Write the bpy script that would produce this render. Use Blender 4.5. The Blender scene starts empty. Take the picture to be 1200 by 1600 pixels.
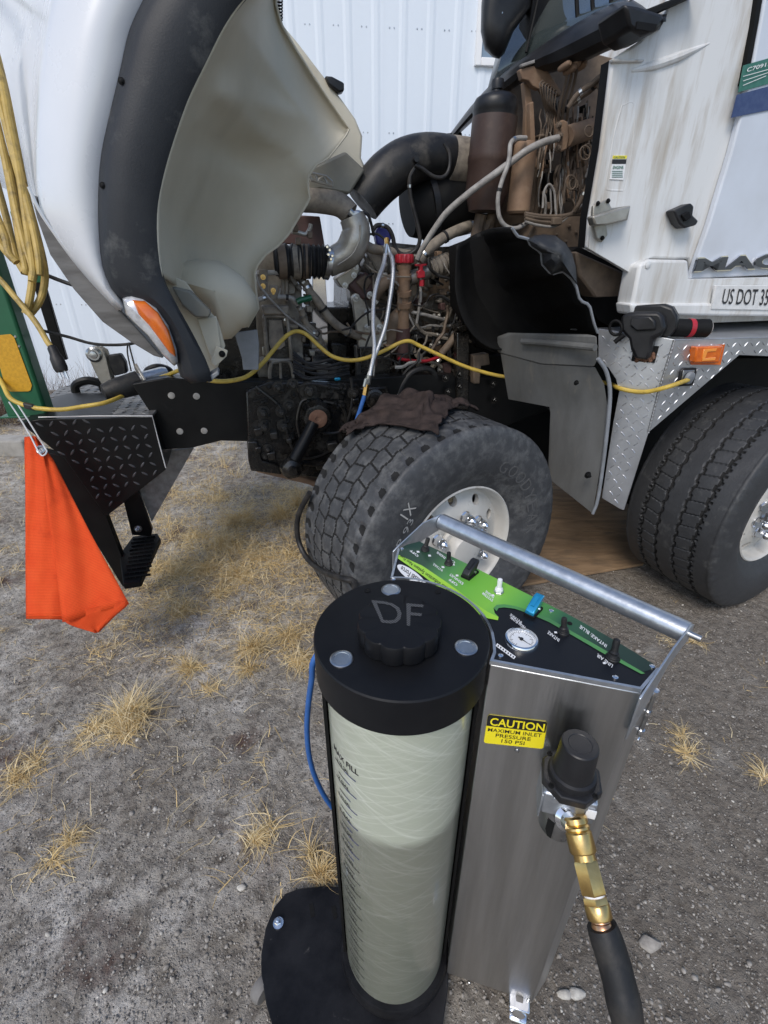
import bpy, bmesh, math, random
import numpy as np
from mathutils import Vector, Matrix
random.seed(7); rng = np.random.default_rng(7)
S = bpy.context.scene
C = S.collection
rad = math.radians

# ------------------------------------------------------------------ camera
FPX, CAMH, VPN = 740.0, 1.69, 1420.0
TH = math.atan(FPX/VPN)
FW = Vector((0, math.cos(TH), -math.sin(TH))); UP = Vector((0, math.sin(TH), math.cos(TH))); RT = Vector((1, 0, 0))
CAM = Vector((0, 0, CAMH))
cd = bpy.data.cameras.new('camera'); cam = bpy.data.objects.new('camera', cd); C.objects.link(cam)
cam.location = CAM; cam.rotation_euler = (math.pi/2-TH, 0, 0)
cd.sensor_fit = 'VERTICAL'; cd.sensor_height = 36; cd.lens = 36*FPX/1600; cd.clip_start = .02; cd.clip_end = 400
S.camera = cam
S.render.resolution_x = 768; S.render.resolution_y = 1024
# ------------------------------------------------------------------ light
SUN_EL, SUN_AZ = rad(48), rad(205)      # compass style: 0 = +Y, clockwise ; behind the camera, left
wd = bpy.data.worlds.new('World'); S.world = wd; wd.use_nodes = True
nt = wd.node_tree
sky = nt.nodes.new('ShaderNodeTexSky'); sky.sky_type = 'NISHITA'; sky.sun_disc = False
sky.sun_elevation = SUN_EL; sky.sun_rotation = SUN_AZ; sky.air_density = 1.0; sky.dust_density = 1.2; sky.ozone_density = 1.0
bg = nt.nodes['Background']; bg.inputs['Strength'].default_value = .14
nt.links.new(sky.outputs[0], bg.inputs['Color'])
sd = bpy.data.lights.new('sun', 'SUN'); sd.energy = 1.5; sd.angle = rad(22); sd.color = (1, .95, .88)
sun = bpy.data.objects.new('sun', sd); C.objects.link(sun)
sdir = Vector((math.sin(SUN_AZ)*math.cos(SUN_EL), math.cos(SUN_AZ)*math.cos(SUN_EL), math.sin(SUN_EL)))
sun.rotation_euler = sdir.to_track_quat('Z', 'Y').to_euler(); sun.location = (0, 0, 12)
S.view_settings.view_transform = 'Standard'; S.view_settings.look = 'None'
S.view_settings.exposure = 0.38; S.view_settings.gamma = 1; S.view_settings.use_curve_mapping = False

# ------------------------------------------------------------------ where photographed points lie in the place
def ray(px, py): return FW*FPX + RT*(px-600) + UP*(800-py)
def gz(px, py, z=0.0):
    r = ray(px, py); return CAM + r*((z-CAMH)/r.z)
def onpl(px, py, p0, n):
    r = ray(px, py); return CAM + r*((p0-CAM).dot(n)/r.dot(n))
def cz(px, py, d): return CAM + ray(px, py)*(d/FPX)
def dep(p): return (Vector(p)-CAM).dot(FW)
AZ = rad(16)
TR = Vector((math.cos(AZ), math.sin(AZ), 0)); TW = Vector((-math.sin(AZ), math.cos(AZ), 0)); ZZ = Vector((0, 0, 1))
C0 = Vector((.36, 1.82, .56))
G0 = Vector((.36, 1.82, 0))
def tp(px, py, w): return onpl(px, py, C0+TW*w, TW)          # on the lengthwise truck plane w metres inboard of the wheel face
def T(s, w, z): return G0+TR*s+TW*w+ZZ*z
def mpp(p): return dep(p)/FPX                                # metres per photo pixel at p

# ------------------------------------------------------------------ materials
def L(r, g, b):
    f = lambda c: (c/255/12.92 if c/255 <= .04045 else ((c/255+.055)/1.055)**2.4)
    return (f(r), f(g), f(b), 1)
MATS = {}
def mat(name, col, rough=.5, metal=0, col2=None, sc=6, lo=.35, hi=.65, bump=0, bsc=80, dirt=None, dsc=3, dlo=.5, dhi=.7, rvar=0, stretch=None, coat=0, trans=0, spec=.5, alpha=1, drough=None):
    m = bpy.data.materials.new(name); m.use_nodes = True; n = m.node_tree.nodes; l = m.node_tree.links
    b = n['Principled BSDF']; MATS[name] = m
    b.inputs['Roughness'].default_value = rough; b.inputs['Metallic'].default_value = metal
    b.inputs['Coat Weight'].default_value = coat; b.inputs['Transmission Weight'].default_value = trans
    b.inputs['Specular IOR Level'].default_value = spec; b.inputs['Alpha'].default_value = alpha
    tc = n.new('ShaderNodeTexCoord'); src = tc.outputs['Object']
    if stretch:
        mp = n.new('ShaderNodeMapping'); mp.inputs['Scale'].default_value = stretch; l.new(src, mp.inputs[0]); src = mp.outputs[0]
    def noise(s, d=6, r=.6):
        t = n.new('ShaderNodeTexNoise'); t.inputs['Scale'].default_value = s; t.inputs['Detail'].default_value = d; t.inputs['Roughness'].default_value = r
        l.new(src, t.inputs['Vector']); return t.outputs['Fac']
    def ramp(f, a, c):
        r = n.new('ShaderNodeMapRange'); r.inputs[1].default_value = a; r.inputs[2].default_value = c; l.new(f, r.inputs[0]); return r.outputs[0]
    def mix(f, a, c):
        x = n.new('ShaderNodeMix'); x.data_type = 'RGBA'; l.new(f, x.inputs[0])
        for v, i in ((a, 6), (c, 7)):
            if isinstance(v, tuple): x.inputs[i].default_value = v
            else: l.new(v, x.inputs[i])
        return x.outputs[2]
    cur = col
    if col2: cur = mix(ramp(noise(sc), lo, hi), cur, col2)
    if dirt:
        df = ramp(noise(dsc, 8, .68), dlo, dhi); cur = mix(df, cur, dirt)
        if drough is not None:
            rr = n.new('ShaderNodeMapRange'); rr.inputs[3].default_value = rough; rr.inputs[4].default_value = drough; l.new(df, rr.inputs[0]); l.new(rr.outputs[0], b.inputs['Roughness'])
            if metal:
                r2 = n.new('ShaderNodeMapRange'); r2.inputs[3].default_value = metal; r2.inputs[4].default_value = 0; l.new(df, r2.inputs[0]); l.new(r2.outputs[0], b.inputs['Metallic'])
    if isinstance(cur, tuple): b.inputs['Base Color'].default_value = cur
    else: l.new(cur, b.inputs['Base Color'])
    if rvar:
        r = n.new('ShaderNodeMapRange'); r.inputs[3].default_value = rough-rvar; r.inputs[4].default_value = rough+rvar
        l.new(noise(sc*2.3), r.inputs[0]); l.new(r.outputs[0], b.inputs['Roughness'])
    if bump:
        bp = n.new('ShaderNodeBump'); bp.inputs['Strength'].default_value = bump; bp.inputs['Distance'].default_value = .004
        l.new(noise(bsc, 5), bp.inputs['Height']); l.new(bp.outputs[0], b.inputs['Normal'])
    return m
DUST = L(150, 138, 122)
M = {}
def mk(k, *a, **kw): M[k] = mat(k, *a, **kw)
mk('white_paint', (.66,.675,.70,1), .28, col2=(.61,.625,.65,1), sc=2, coat=.3, rvar=.06, bump=.02, bsc=5)
mk('white_dirty', (.68,.685,.68,1), .38, col2=(.50,.485,.45,1), sc=3, lo=.46, hi=.78, dirt=(.38,.32,.245,1), dsc=5, dlo=.49, dhi=.78, stretch=(3,3,.4), bump=.04, bsc=12)
mk('door_paint', (.60,.64,.71,1), .33, col2=(.54,.57,.62,1), sc=3, coat=.2, bump=.05, bsc=260)
mk('flare', (.022,.024,.028,1), .5, spec=.28, col2=(.032,.034,.038,1), sc=6, lo=.4, hi=.8, dirt=(.12,.12,.115,1), dsc=9, dlo=.58, dhi=.85, bump=.15, bsc=220)
mk('liner', (.60,.55,.435,1), .48, col2=(.53,.485,.38,1), sc=3, dirt=(.36,.30,.21,1), dsc=3, dlo=.60, dhi=.9, bump=.05, bsc=30)
mk('liner_dark', (.24,.23,.19,1), .6, col2=(.17,.16,.13,1), sc=5, bump=.1, bsc=60)
mk('grey_band', (.17,.165,.16,1), .55, col2=(.10,.095,.09,1), sc=4, lo=.4, hi=.6, stretch=(1,1,5), bump=.2, bsc=40)
mk('black_paint', (.005,.005,.0055,1), .36, col2=(.009,.009,.009,1), sc=8, dirt=(.05,.046,.042,1), dsc=7, dlo=.62, dhi=.9, bump=.08, bsc=60, drough=.7, spec=.22)
mk('black_plastic', (.009,.009,.010,1), .4, spec=.35, col2=(.022,.022,.024,1), sc=10, bump=.05, bsc=200, dirt=(.07,.065,.06,1), dsc=6, dlo=.6, dhi=.9)
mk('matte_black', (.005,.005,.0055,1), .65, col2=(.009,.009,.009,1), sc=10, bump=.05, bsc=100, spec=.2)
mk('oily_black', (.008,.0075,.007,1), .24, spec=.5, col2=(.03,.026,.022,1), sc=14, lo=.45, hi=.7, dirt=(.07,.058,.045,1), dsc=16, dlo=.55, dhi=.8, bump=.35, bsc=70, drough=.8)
mk('engine_grey', (.27,.25,.22,1), .45, metal=.3, col2=(.13,.115,.095,1), sc=14, dirt=(.10,.07,.045,1), dsc=9, dlo=.5, dhi=.75, bump=.25, bsc=90, drough=.8)
mk('cast_alu', (.44,.42,.38,1), .38, metal=.6, col2=(.30,.28,.24,1), sc=10, dirt=(.16,.125,.09,1), dsc=8, dlo=.52, dhi=.8, bump=.2, bsc=120, drough=.75)
mk('hose_brown', (.15,.112,.08,1), .75, col2=(.085,.062,.045,1), sc=22, lo=.4, hi=.7, bump=.2, bsc=200)
mk('duct_black', (.012,.012,.013,1), .45, spec=.35, col2=(.03,.028,.026,1), sc=9, lo=.42, hi=.7, dirt=(.11,.10,.085,1), dsc=7, dlo=.50, dhi=.75, bump=.15, bsc=120, drough=.8)
mk('engine_brown', (.18,.13,.09,1), .65, col2=(.09,.066,.048,1), sc=12, dirt=(.21,.155,.105,1), dsc=10, dlo=.52, dhi=.8, bump=.3, bsc=90)
mk('rust_dust', (.27,.175,.11,1), .75, col2=(.17,.105,.065,1), sc=9, dirt=(.28,.21,.15,1), dsc=12, dlo=.55, dhi=.8, bump=.2, bsc=120)
mk('can_brown', (.062,.036,.028,1), .5, col2=(.045,.026,.02,1), sc=6, dirt=(.15,.10,.07,1), dsc=5, dlo=.52, dhi=.85, bump=.1, bsc=90)
mk('maroon', (.09,.045,.042,1), .6, col2=(.06,.035,.03,1), sc=14, dirt=DUST, dsc=9, dlo=.62, dhi=.95, bump=.2)
mk('hose_black', (.014,.014,.015,1), .5, spec=.35, col2=(.05,.045,.04,1), sc=20, lo=.45, hi=.75, bump=.1, bsc=200)
mk('hose_dusty', (.26,.225,.18,1), .75, col2=(.13,.11,.09,1), sc=24, lo=.4, hi=.7, bump=.2, bsc=200)
mk('hose_grey', (.36,.345,.32,1), .6, col2=(.21,.195,.18,1), sc=25, bump=.15, bsc=150)
mk('red_plastic', (.45,.02,.035,1), .4, col2=(.30,.015,.025,1), sc=20, dirt=(.2,.12,.09,1), dsc=20, dlo=.6, dhi=.9)
mk('blue_cap', (.025,.03,.22,1), .4, col2=(.02,.02,.14,1), sc=18)
mk('blue_hose', (.035,.13,.40,1), .42, col2=(.03,.11,.34,1), sc=30)
mk('brass', (.72,.50,.20,1), .28, metal=1, col2=(.58,.38,.14,1), sc=60, bump=.05, bsc=200)
mk('copper', (.72,.42,.25,1), .32, metal=1, col2=(.6,.33,.18,1), sc=60)
mk('chrome', (.82,.83,.85,1), .12, metal=1, rvar=.05, sc=20)
mk('steel', (.55,.56,.57,1), .3, metal=1, col2=(.42,.43,.44,1), sc=30, rvar=.1, bump=.05, bsc=150)
mk('braid', (.62,.63,.65,1), .4, metal=.8, col2=(.45,.46,.48,1), sc=300, lo=.4, hi=.6, bump=.3, bsc=700)
mk('galv', (.56,.59,.63,1), .34, metal=.85, col2=(.45,.48,.52,1), sc=45, lo=.4, hi=.62, rvar=.1, bump=.06, bsc=150)
mk('stainless', (.66,.66,.66,1), .34, metal=1, col2=(.50,.50,.495,1), sc=24, stretch=(1,1,.05), rvar=.09, bump=.09, bsc=220, dirt=(.68,.68,.68,1), dsc=50, dlo=.68, dhi=.8)
mk('alu_plate', (.60,.615,.64,1), .38, metal=.8, col2=(.46,.47,.49,1), sc=7, dirt=(.19,.175,.15,1), dsc=7, dlo=.6, dhi=.9, rvar=.08, bump=.06, bsc=140, drough=.75)
mk('alu_lug', (.68,.69,.71,1), .40, metal=.85, col2=(.42,.43,.45,1), sc=20)
mk('black_lug', (.10,.10,.105,1), .28, metal=.5, col2=(.2,.2,.2,1), sc=30, lo=.55, hi=.8)
mk('scuffed', (.10,.10,.10,1), .4, metal=.4, col2=(.26,.255,.25,1), sc=22, lo=.4, hi=.62, stretch=(1,3,1), dirt=(.02,.02,.02,1), dsc=14, dlo=.5, dhi=.7, bump=.2, bsc=120)
mk('weld', (.45,.45,.46,1), .45, metal=.8, col2=(.28,.28,.28,1), sc=60, bump=.5, bsc=200)
mk('wheel_white', (.60,.585,.545,1), .42, col2=(.50,.48,.44,1), sc=5, dirt=(.26,.225,.18,1), dsc=14, dlo=.58, dhi=.82, bump=.06, bsc=80)
mk('grey_plastic', (.15,.152,.15,1), .55, col2=(.11,.11,.105,1), sc=5, dirt=(.22,.20,.17,1), dsc=9, dlo=.58, dhi=.85, bump=.1, bsc=90, stretch=(2,2,.6))
mk('grey_lip', (.25,.265,.29,1), .45, col2=(.17,.18,.19,1), sc=9)
mk('amber', (.75,.17,.012,1), .15, col2=(.60,.11,.008,1), sc=30, coat=.8)
mk('amber_light', (.9,.32,.05,1), .15, coat=.8)
mk('clear_lens', (.72,.73,.74,1), .08, col2=(.4,.4,.41,1), sc=30, coat=1, metal=.3)
mk('green_paint', (.012,.115,.05,1), .4, col2=(.010,.085,.038,1), sc=5, dirt=(.02,.05,.03,1), dsc=8, dlo=.6, dhi=.9, coat=.15, bump=.08, bsc=40)
mk('reflector', (.62,.33,.02,1), .4, col2=(.52,.27,.015,1), sc=90, lo=.4, hi=.6, bump=.2, bsc=300)
mk('cord_yellow', (.60,.42,.07,1), .5, col2=(.45,.31,.06,1), sc=22, lo=.4, hi=.65, dirt=(.12,.085,.045,1), dsc=28, dlo=.56, dhi=.8, bump=.15, bsc=200)
mk('cord_coil', (.46,.32,.085,1), .55, col2=(.34,.235,.06,1), sc=22, lo=.4, hi=.65, dirt=(.07,.05,.03,1), dsc=24, dlo=.52, dhi=.78, bump=.2, bsc=160)
mk('rag', (.060,.044,.040,1), .95, col2=(.028,.022,.021,1), sc=20, bump=.9, bsc=240, spec=.1)
mk('plywood', (.34,.225,.13,1), .75, col2=(.21,.135,.075,1), sc=3, stretch=(1.2,5,1), lo=.35, hi=.65, dirt=(.12,.09,.065,1), dsc=4, dlo=.5, dhi=.75, bump=.1)
mk('lid_black', (.006,.0063,.0078,1), .42, spec=.22, col2=(.009,.0095,.011,1), sc=12, rvar=.06, bump=.03, bsc=300, dirt=(.05,.05,.05,1), dsc=16, dlo=.7, dhi=.95)
mk('lid_edge', (.03,.031,.034,1), .3, metal=.3)
mk('engraved', (.10,.10,.10,1), .6, col2=(.02,.02,.022,1), sc=1, lo=.49, hi=.51)
n_ = M['engraved'].node_tree.nodes; l_ = M['engraved'].node_tree.links
wv = n_.new('ShaderNodeTexWave'); wv.inputs['Scale'].default_value = 140; wv.bands_direction = 'DIAGONAL'; l_.new(n_['Texture Coordinate'].outputs['Object'], wv.inputs[0]); mr_ = [x for x in n_ if x.type == 'MAP_RANGE'][0]; l_.new(wv.outputs['Fac'], mr_.inputs[0])
mk('base_black', (.005,.005,.006,1), .36, spec=.22, col2=(.016,.016,.018,1), sc=10, dirt=(.10,.095,.09,1), dsc=24, dlo=.66, dhi=.8, bump=.05, bsc=200, drough=.8)
mk('label_yellow', (.85,.72,.02,1), .35)
mk('label_black', (.012,.012,.012,1), .4)
mk('print_white', (.78,.78,.78,1), .5)
mk('print_black', (.02,.02,.022,1), .6)
mk('print_blue', (.03,.035,.16,1), .5)
mk('plate_white', (.70,.70,.69,1), .5, col2=(.62,.62,.61,1), sc=40, bump=.3, bsc=260)
mk('pebble_dirt', (.36,.33,.295,1), .9, col2=(.20,.18,.155,1), sc=60)
mk('chalk', (.42,.41,.39,1), .9)
mk('decal_green', (.03,.14,.10,1), .4, col2=(.05,.17,.13,1), sc=60)
mk('decal_blue', (.03,.05,.14,1), .35, col2=(.05,.075,.17,1), sc=50)
mk('dial_white', (.75,.76,.76,1), .3, coat=1)
mk('panel_black', (.009,.010,.013,1), .4, spec=.3, rvar=.06, sc=12, dirt=(.045,.045,.045,1), dsc=20, dlo=.68, dhi=.9)
mk('cover_blue', (.02,.36,.62,1), .12, metal=.6, coat=1)
mk('glass', (.045,.055,.055,1), .04, col2=(.03,.04,.04,1), sc=2, coat=1, spec=.8)
mk('window_glass', (.18,.24,.30,1), .05, coat=1)
mk('wall_white', (.69,.745,.81,1), .5, col2=(.66,.715,.78,1), sc=1.2, dirt=(.55,.54,.52,1), dsc=1.3, dlo=.62, dhi=.95, stretch=(1,1,.35))
mk('frame_white', (.8,.8,.8,1), .4)
mk('concrete', (.36,.34,.31,1), .9, col2=(.26,.245,.22,1), sc=9, bump=.4, bsc=60)
mk('stone', (.40,.37,.33,1), .8, col2=(.20,.18,.16,1), sc=45, lo=.3, hi=.7, bump=.2, bsc=150)
mk('stone_pale', (.58,.55,.49,1), .75, col2=(.36,.33,.29,1), sc=70, bump=.4, bsc=200)
mk('straw', (.66,.49,.23,1), .7, col2=(.52,.36,.15,1), sc=18, lo=.3, hi=.7)
mk('straw_pale', (.78,.67,.43,1), .7, col2=(.60,.46,.25,1), sc=18, lo=.3, hi=.7)
mk('weed_brown', (.16,.11,.075,1), .85, col2=(.10,.065,.045,1), sc=18, lo=.3, hi=.7)
mk('caster_rubber', (.20,.19,.18,1), .7, col2=(.14,.13,.12,1), sc=20)
mk('wire_white', (.7,.7,.7,1), .35, metal=.4)
mk('rust', (.13,.06,.035,1), .85, col2=(.20,.11,.07,1), sc=30, bump=.5, bsc=90)
def tyre_mat(name, dusty):
    m = mat(name, (.040,.0415,.045,1), .55, col2=(.066,.068,.072,1) if dusty > .5 else (.026,.027,.029,1), sc=30, lo=.3, hi=.8, dirt=(.17,.17,.166,1), dsc=15, dlo=.58-.10*dusty, dhi=.98-.12*dusty, bump=.35, bsc=140, rvar=.0)
    return m
mk('tyre_letter', (.085,.085,.086,1), .7)
mk('greasy', (.05,.046,.041,1), .3, col2=(.022,.02,.018,1), sc=30, lo=.4, hi=.7, bump=.3, bsc=120, metal=.3)
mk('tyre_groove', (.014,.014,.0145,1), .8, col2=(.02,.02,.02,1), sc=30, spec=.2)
M['tyre_dusty'] = tyre_mat('tyre_dusty', 1); M['tyre_clean'] = tyre_mat('tyre_clean', .1)
# orange mesh flag
def flag_mat():
    m = mat('flag_orange', (.95,.13,.03,1), .75, col2=(.88,.10,.022,1), sc=14, spec=.2, dirt=(.50,.06,.015,1), dsc=7, dlo=.56, dhi=.85)
    n = m.node_tree.nodes; l = m.node_tree.links; b = n['Principled BSDF']
    tc = n.new('ShaderNodeTexCoord'); mp = n.new('ShaderNodeMapping'); mp.inputs['Rotation'].default_value = (0, 0, 0); l.new(tc.outputs['UV'], mp.inputs[0])
    v = n.new('ShaderNodeTexVoronoi'); v.inputs['Scale'].default_value = 120; v.inputs['Randomness'].default_value = .15; l.new(mp.outputs[0], v.inputs['Vector'])
    bp = n.new('ShaderNodeBump'); bp.inputs['Strength'].default_value = .8; bp.inputs['Distance'].default_value = .002; l.new(v.outputs['Distance'], bp.inputs['Height']); l.new(bp.outputs[0], b.inputs['Normal'])
    wu = n.new('ShaderNodeTexWave'); wu.inputs['Scale'].default_value = 40; wu.bands_direction = 'X'; l.new(tc.outputs['UV'], wu.inputs[0])
    wv_ = n.new('ShaderNodeTexWave'); wv_.inputs['Scale'].default_value = 40; wv_.bands_direction = 'Y'; l.new(tc.outputs['UV'], wv_.inputs[0])
    mm = n.new('ShaderNodeMath'); mm.operation = 'MULTIPLY'; l.new(wu.outputs['Fac'], mm.inputs[0]); l.new(wv_.outputs['Fac'], mm.inputs[1])
    gm = n.new('ShaderNodeMapRange'); gm.inputs[1].default_value = .35; gm.inputs[2].default_value = .8; l.new(mm.outputs[0], gm.inputs[0])
    old = b.inputs['Base Color'].links[0].from_socket; xm = n.new('ShaderNodeMix'); xm.data_type = 'RGBA'; xm.inputs[7].default_value = (.45,.045,.012,1); l.new(old, xm.inputs[6]); l.new(gm.outputs[0], xm.inputs[0]); l.new(xm.outputs[2], b.inputs['Base Color'])
    tr = n.new('ShaderNodeBsdfTranslucent'); tr.inputs[0].default_value = (.9,.10,.02,1)
    mx = n.new('ShaderNodeMixShader'); mx.inputs[0].default_value = .3; out = n['Material Output']
    l.new(b.outputs[0], mx.inputs[1]); l.new(tr.outputs[0], mx.inputs[2]); l.new(mx.outputs[0], out.inputs[0])
    M['flag_orange'] = m
flag_mat()
# fibreglass tube: wound strands + translucent fill
def tube_mat(name, base, base2, strand, amt):
    m = bpy.data.materials.new(name); m.use_nodes = True; n = m.node_tree.nodes; l = m.node_tree.links; b = n['Principled BSDF']
    b.inputs['Roughness'].default_value = .28; b.inputs['Coat Weight'].default_value = .5; b.inputs['Subsurface Weight'].default_value = .25; b.inputs['Subsurface Radius'].default_value = (.02,.025,.018)
    tc = n.new('ShaderNodeTexCoord'); uv = tc.outputs['UV']
    def wave(rot, sx, dist, ds):
        mp = n.new('ShaderNodeMapping'); mp.inputs['Rotation'].default_value = (0, 0, rot); mp.inputs['Scale'].default_value = (sx, sx, 1); l.new(uv, mp.inputs[0])
        st = n.new('ShaderNodeMapping'); st.inputs['Scale'].default_value = (.035, 1, 1); l.new(mp.outputs[0], st.inputs[0])
        t = n.new('ShaderNodeTexNoise'); t.inputs['Scale'].default_value = dist; t.inputs['Detail'].default_value = 4; t.inputs['Roughness'].default_value = .7; l.new(st.outputs[0], t.inputs['Vector'])
        r = n.new('ShaderNodeMapRange'); r.inputs[1].default_value = .54; r.inputs[2].default_value = .72; l.new(t.outputs['Fac'], r.inputs[0]); return r.outputs[0]
    a = wave(rad(24), 1, 110, 0); c = wave(rad(-24), 1, 110, 0); d = wave(rad(38), 1, 60, 0); e = wave(rad(-12), 1, 75, 0)
    def op(o, x, y):
        q = n.new('ShaderNodeMath'); q.operation = o
        for i, v in enumerate((x, y)):
            if isinstance(v, float): q.inputs[i].default_value = v
            else: l.new(v, q.inputs[i])
        return q.outputs[0]
    f = op('MULTIPLY', op('ADD', op('MAXIMUM', a, c), op('MAXIMUM', d, e)), amt)
    t = n.new('ShaderNodeTexNoise'); t.inputs['Scale'].default_value = 9; t.inputs['Detail'].default_value = 5; l.new(tc.outputs['Object'], t.inputs['Vector'])
    x = n.new('ShaderNodeMix'); x.data_type = 'RGBA'; x.inputs[6].default_value = base; x.inputs[7].default_value = base2; l.new(t.outputs['Fac'], x.inputs[0])
    y = n.new('ShaderNodeMix'); y.data_type = 'RGBA'; y.inputs[7].default_value = strand; l.new(x.outputs[2], y.inputs[6]); l.new(f, y.inputs[0])
    l.new(y.outputs[2], b.inputs['Base Color'])
    bp = n.new('ShaderNodeBump'); bp.inputs['Strength'].default_value = .12; bp.inputs['Distance'].default_value = .001; l.new(f, bp.inputs['Height']); l.new(bp.outputs[0], b.inputs['Normal'])
    M[name] = m
tube_mat('tube_empty', (.47,.495,.40,1), (.39,.415,.33,1), (.76,.78,.70,1), .45)
tube_mat('tube_full', (.22,.235,.20,1), (.17,.185,.165,1), (.42,.45,.39,1), .38)
def green_mat():
    m = bpy.data.materials.new('graphic_green'); m.use_nodes = True; n = m.node_tree.nodes; l = m.node_tree.links; b = n['Principled BSDF']
    b.inputs['Roughness'].default_value = .3
    tc = n.new('ShaderNodeTexCoord'); sp = n.new('ShaderNodeSeparateXYZ'); l.new(tc.outputs['UV'], sp.inputs[0])
    r = n.new('ShaderNodeValToRGB'); e = r.color_ramp.elements
    cols = [(0, (.018,.045,.028)), (.15, (.03,.075,.04)), (.25, (.09,.27,.08)), (.36, (.16,.45,.05)), (.47, (.22,.52,.06)), (.58, (.10,.36,.07)), (.70, (.025,.11,.05)), (.85, (.016,.045,.03)), (1, (.012,.03,.022))]
    while len(e) < len(cols): e.new(.5)
    for el, (p, c) in zip(e, cols): el.position = p; el.color = c+(1,)
    l.new(sp.outputs[0], r.inputs[0]); l.new(r.outputs[0], b.inputs['Base Color']); M['graphic_green'] = m
green_mat()
mk('graphic_lime', (.26,.60,.06,1), .3, col2=(.40,.68,.05,1), sc=5)
mk('graphic_edge', (.10,.33,.09,1), .3, col2=(.05,.16,.06,1), sc=7)
# dirt ground
def ground_mat():
    m = bpy.data.materials.new('dirt'); m.use_nodes = True; n = m.node_tree.nodes; l = m.node_tree.links; b = n['Principled BSDF']; b.inputs['Roughness'].default_value = .93; b.inputs['Specular IOR Level'].default_value = .2
    tc = n.new('ShaderNodeTexCoord'); P = tc.outputs['Object']
    def noise(s, d=8, r=.62, vec=P):
        t = n.new('ShaderNodeTexNoise'); t.inputs['Scale'].default_value = s; t.inputs['Detail'].default_value = d; t.inputs['Roughness'].default_value = r; l.new(vec, t.inputs['Vector']); return t.outputs['Fac']
    def rmp(f, a, c):
        r = n.new('ShaderNodeMapRange'); r.inputs[1].default_value = a; r.inputs[2].default_value = c; l.new(f, r.inputs[0]); return r.outputs[0]
    def mix(f, a, c):
        x = n.new('ShaderNodeMix'); x.data_type = 'RGBA'; l.new(f, x.inputs[0])
        for v, i in ((a, 6), (c, 7)):
            if isinstance(v, tuple): x.inputs[i].default_value = v
            else: l.new(v, x.inputs[i])
        return x.outputs[2]
    c = mix(rmp(noise(2.2), .35, .65), (.33,.29,.24,1), (.45,.408,.352,1))
    c = mix(rmp(noise(24), .42, .68), c, (.15,.13,.11,1))
    pale = n.new('ShaderNodeMath'); pale.operation = 'MULTIPLY'; l.new(rmp(noise(1.3, 6), .40, .60), pale.inputs[0]); l.new(rmp(noise(9), .40, .62), pale.inputs[1])
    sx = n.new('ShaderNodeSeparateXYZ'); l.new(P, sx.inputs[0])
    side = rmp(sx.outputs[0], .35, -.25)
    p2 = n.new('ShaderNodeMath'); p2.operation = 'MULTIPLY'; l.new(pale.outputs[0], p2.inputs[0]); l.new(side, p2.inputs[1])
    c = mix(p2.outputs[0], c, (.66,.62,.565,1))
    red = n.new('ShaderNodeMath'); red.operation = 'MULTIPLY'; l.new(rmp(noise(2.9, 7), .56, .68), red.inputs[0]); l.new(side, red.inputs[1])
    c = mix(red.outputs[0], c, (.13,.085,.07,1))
    right_dark = n.new('ShaderNodeMath'); right_dark.operation = 'ADD'; l.new(sx.outputs[0], right_dark.inputs[0]); l.new(noise(1.7, 5), right_dark.inputs[1])  # ground colour darkens towards the right, broken up by noise
    wf = n.new('ShaderNodeMath'); wf.operation = 'MULTIPLY'; wf.inputs[1].default_value = .62; l.new(rmp(right_dark.outputs[0], .45, 1.15), wf.inputs[0])
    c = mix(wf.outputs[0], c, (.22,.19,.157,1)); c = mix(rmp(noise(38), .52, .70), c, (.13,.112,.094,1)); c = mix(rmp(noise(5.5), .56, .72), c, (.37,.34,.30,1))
    v = n.new('ShaderNodeTexVoronoi'); v.inputs['Scale'].default_value = 110; l.new(P, v.inputs['Vector'])
    g = n.new('ShaderNodeSeparateColor'); l.new(v.outputs['Color'], g.inputs[0])
    spk = n.new('ShaderNodeMath'); spk.operation = 'MULTIPLY'; l.new(rmp(g.outputs[0], .72, .80), spk.inputs[0]); l.new(rmp(v.outputs['Distance'], .38, .25), spk.inputs[1])
    spc = mix(g.outputs[1], (.20,.175,.155,1), (.56,.53,.48,1))
    c = mix(spk.outputs[0], c, spc)
    l.new(c, b.inputs['Base Color'])
    h = n.new('ShaderNodeMath'); h.operation = 'ADD'; l.new(noise(60, 8, .7), h.inputs[0]); l.new(spk.outputs[0], h.inputs[1])
    h2 = n.new('ShaderNodeMath'); h2.operation = 'ADD'; l.new(h.outputs[0], h2.inputs[0]); l.new(noise(14, 6), h2.inputs[1])
    bp = n.new('ShaderNodeBump'); bp.inputs['Strength'].default_value = 1.0; bp.inputs['Distance'].default_value = .022; l.new(h2.outputs[0], bp.inputs['Height']); l.new(bp.outputs[0], b.inputs['Normal'])
    M['dirt'] = m
ground_mat()

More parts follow.
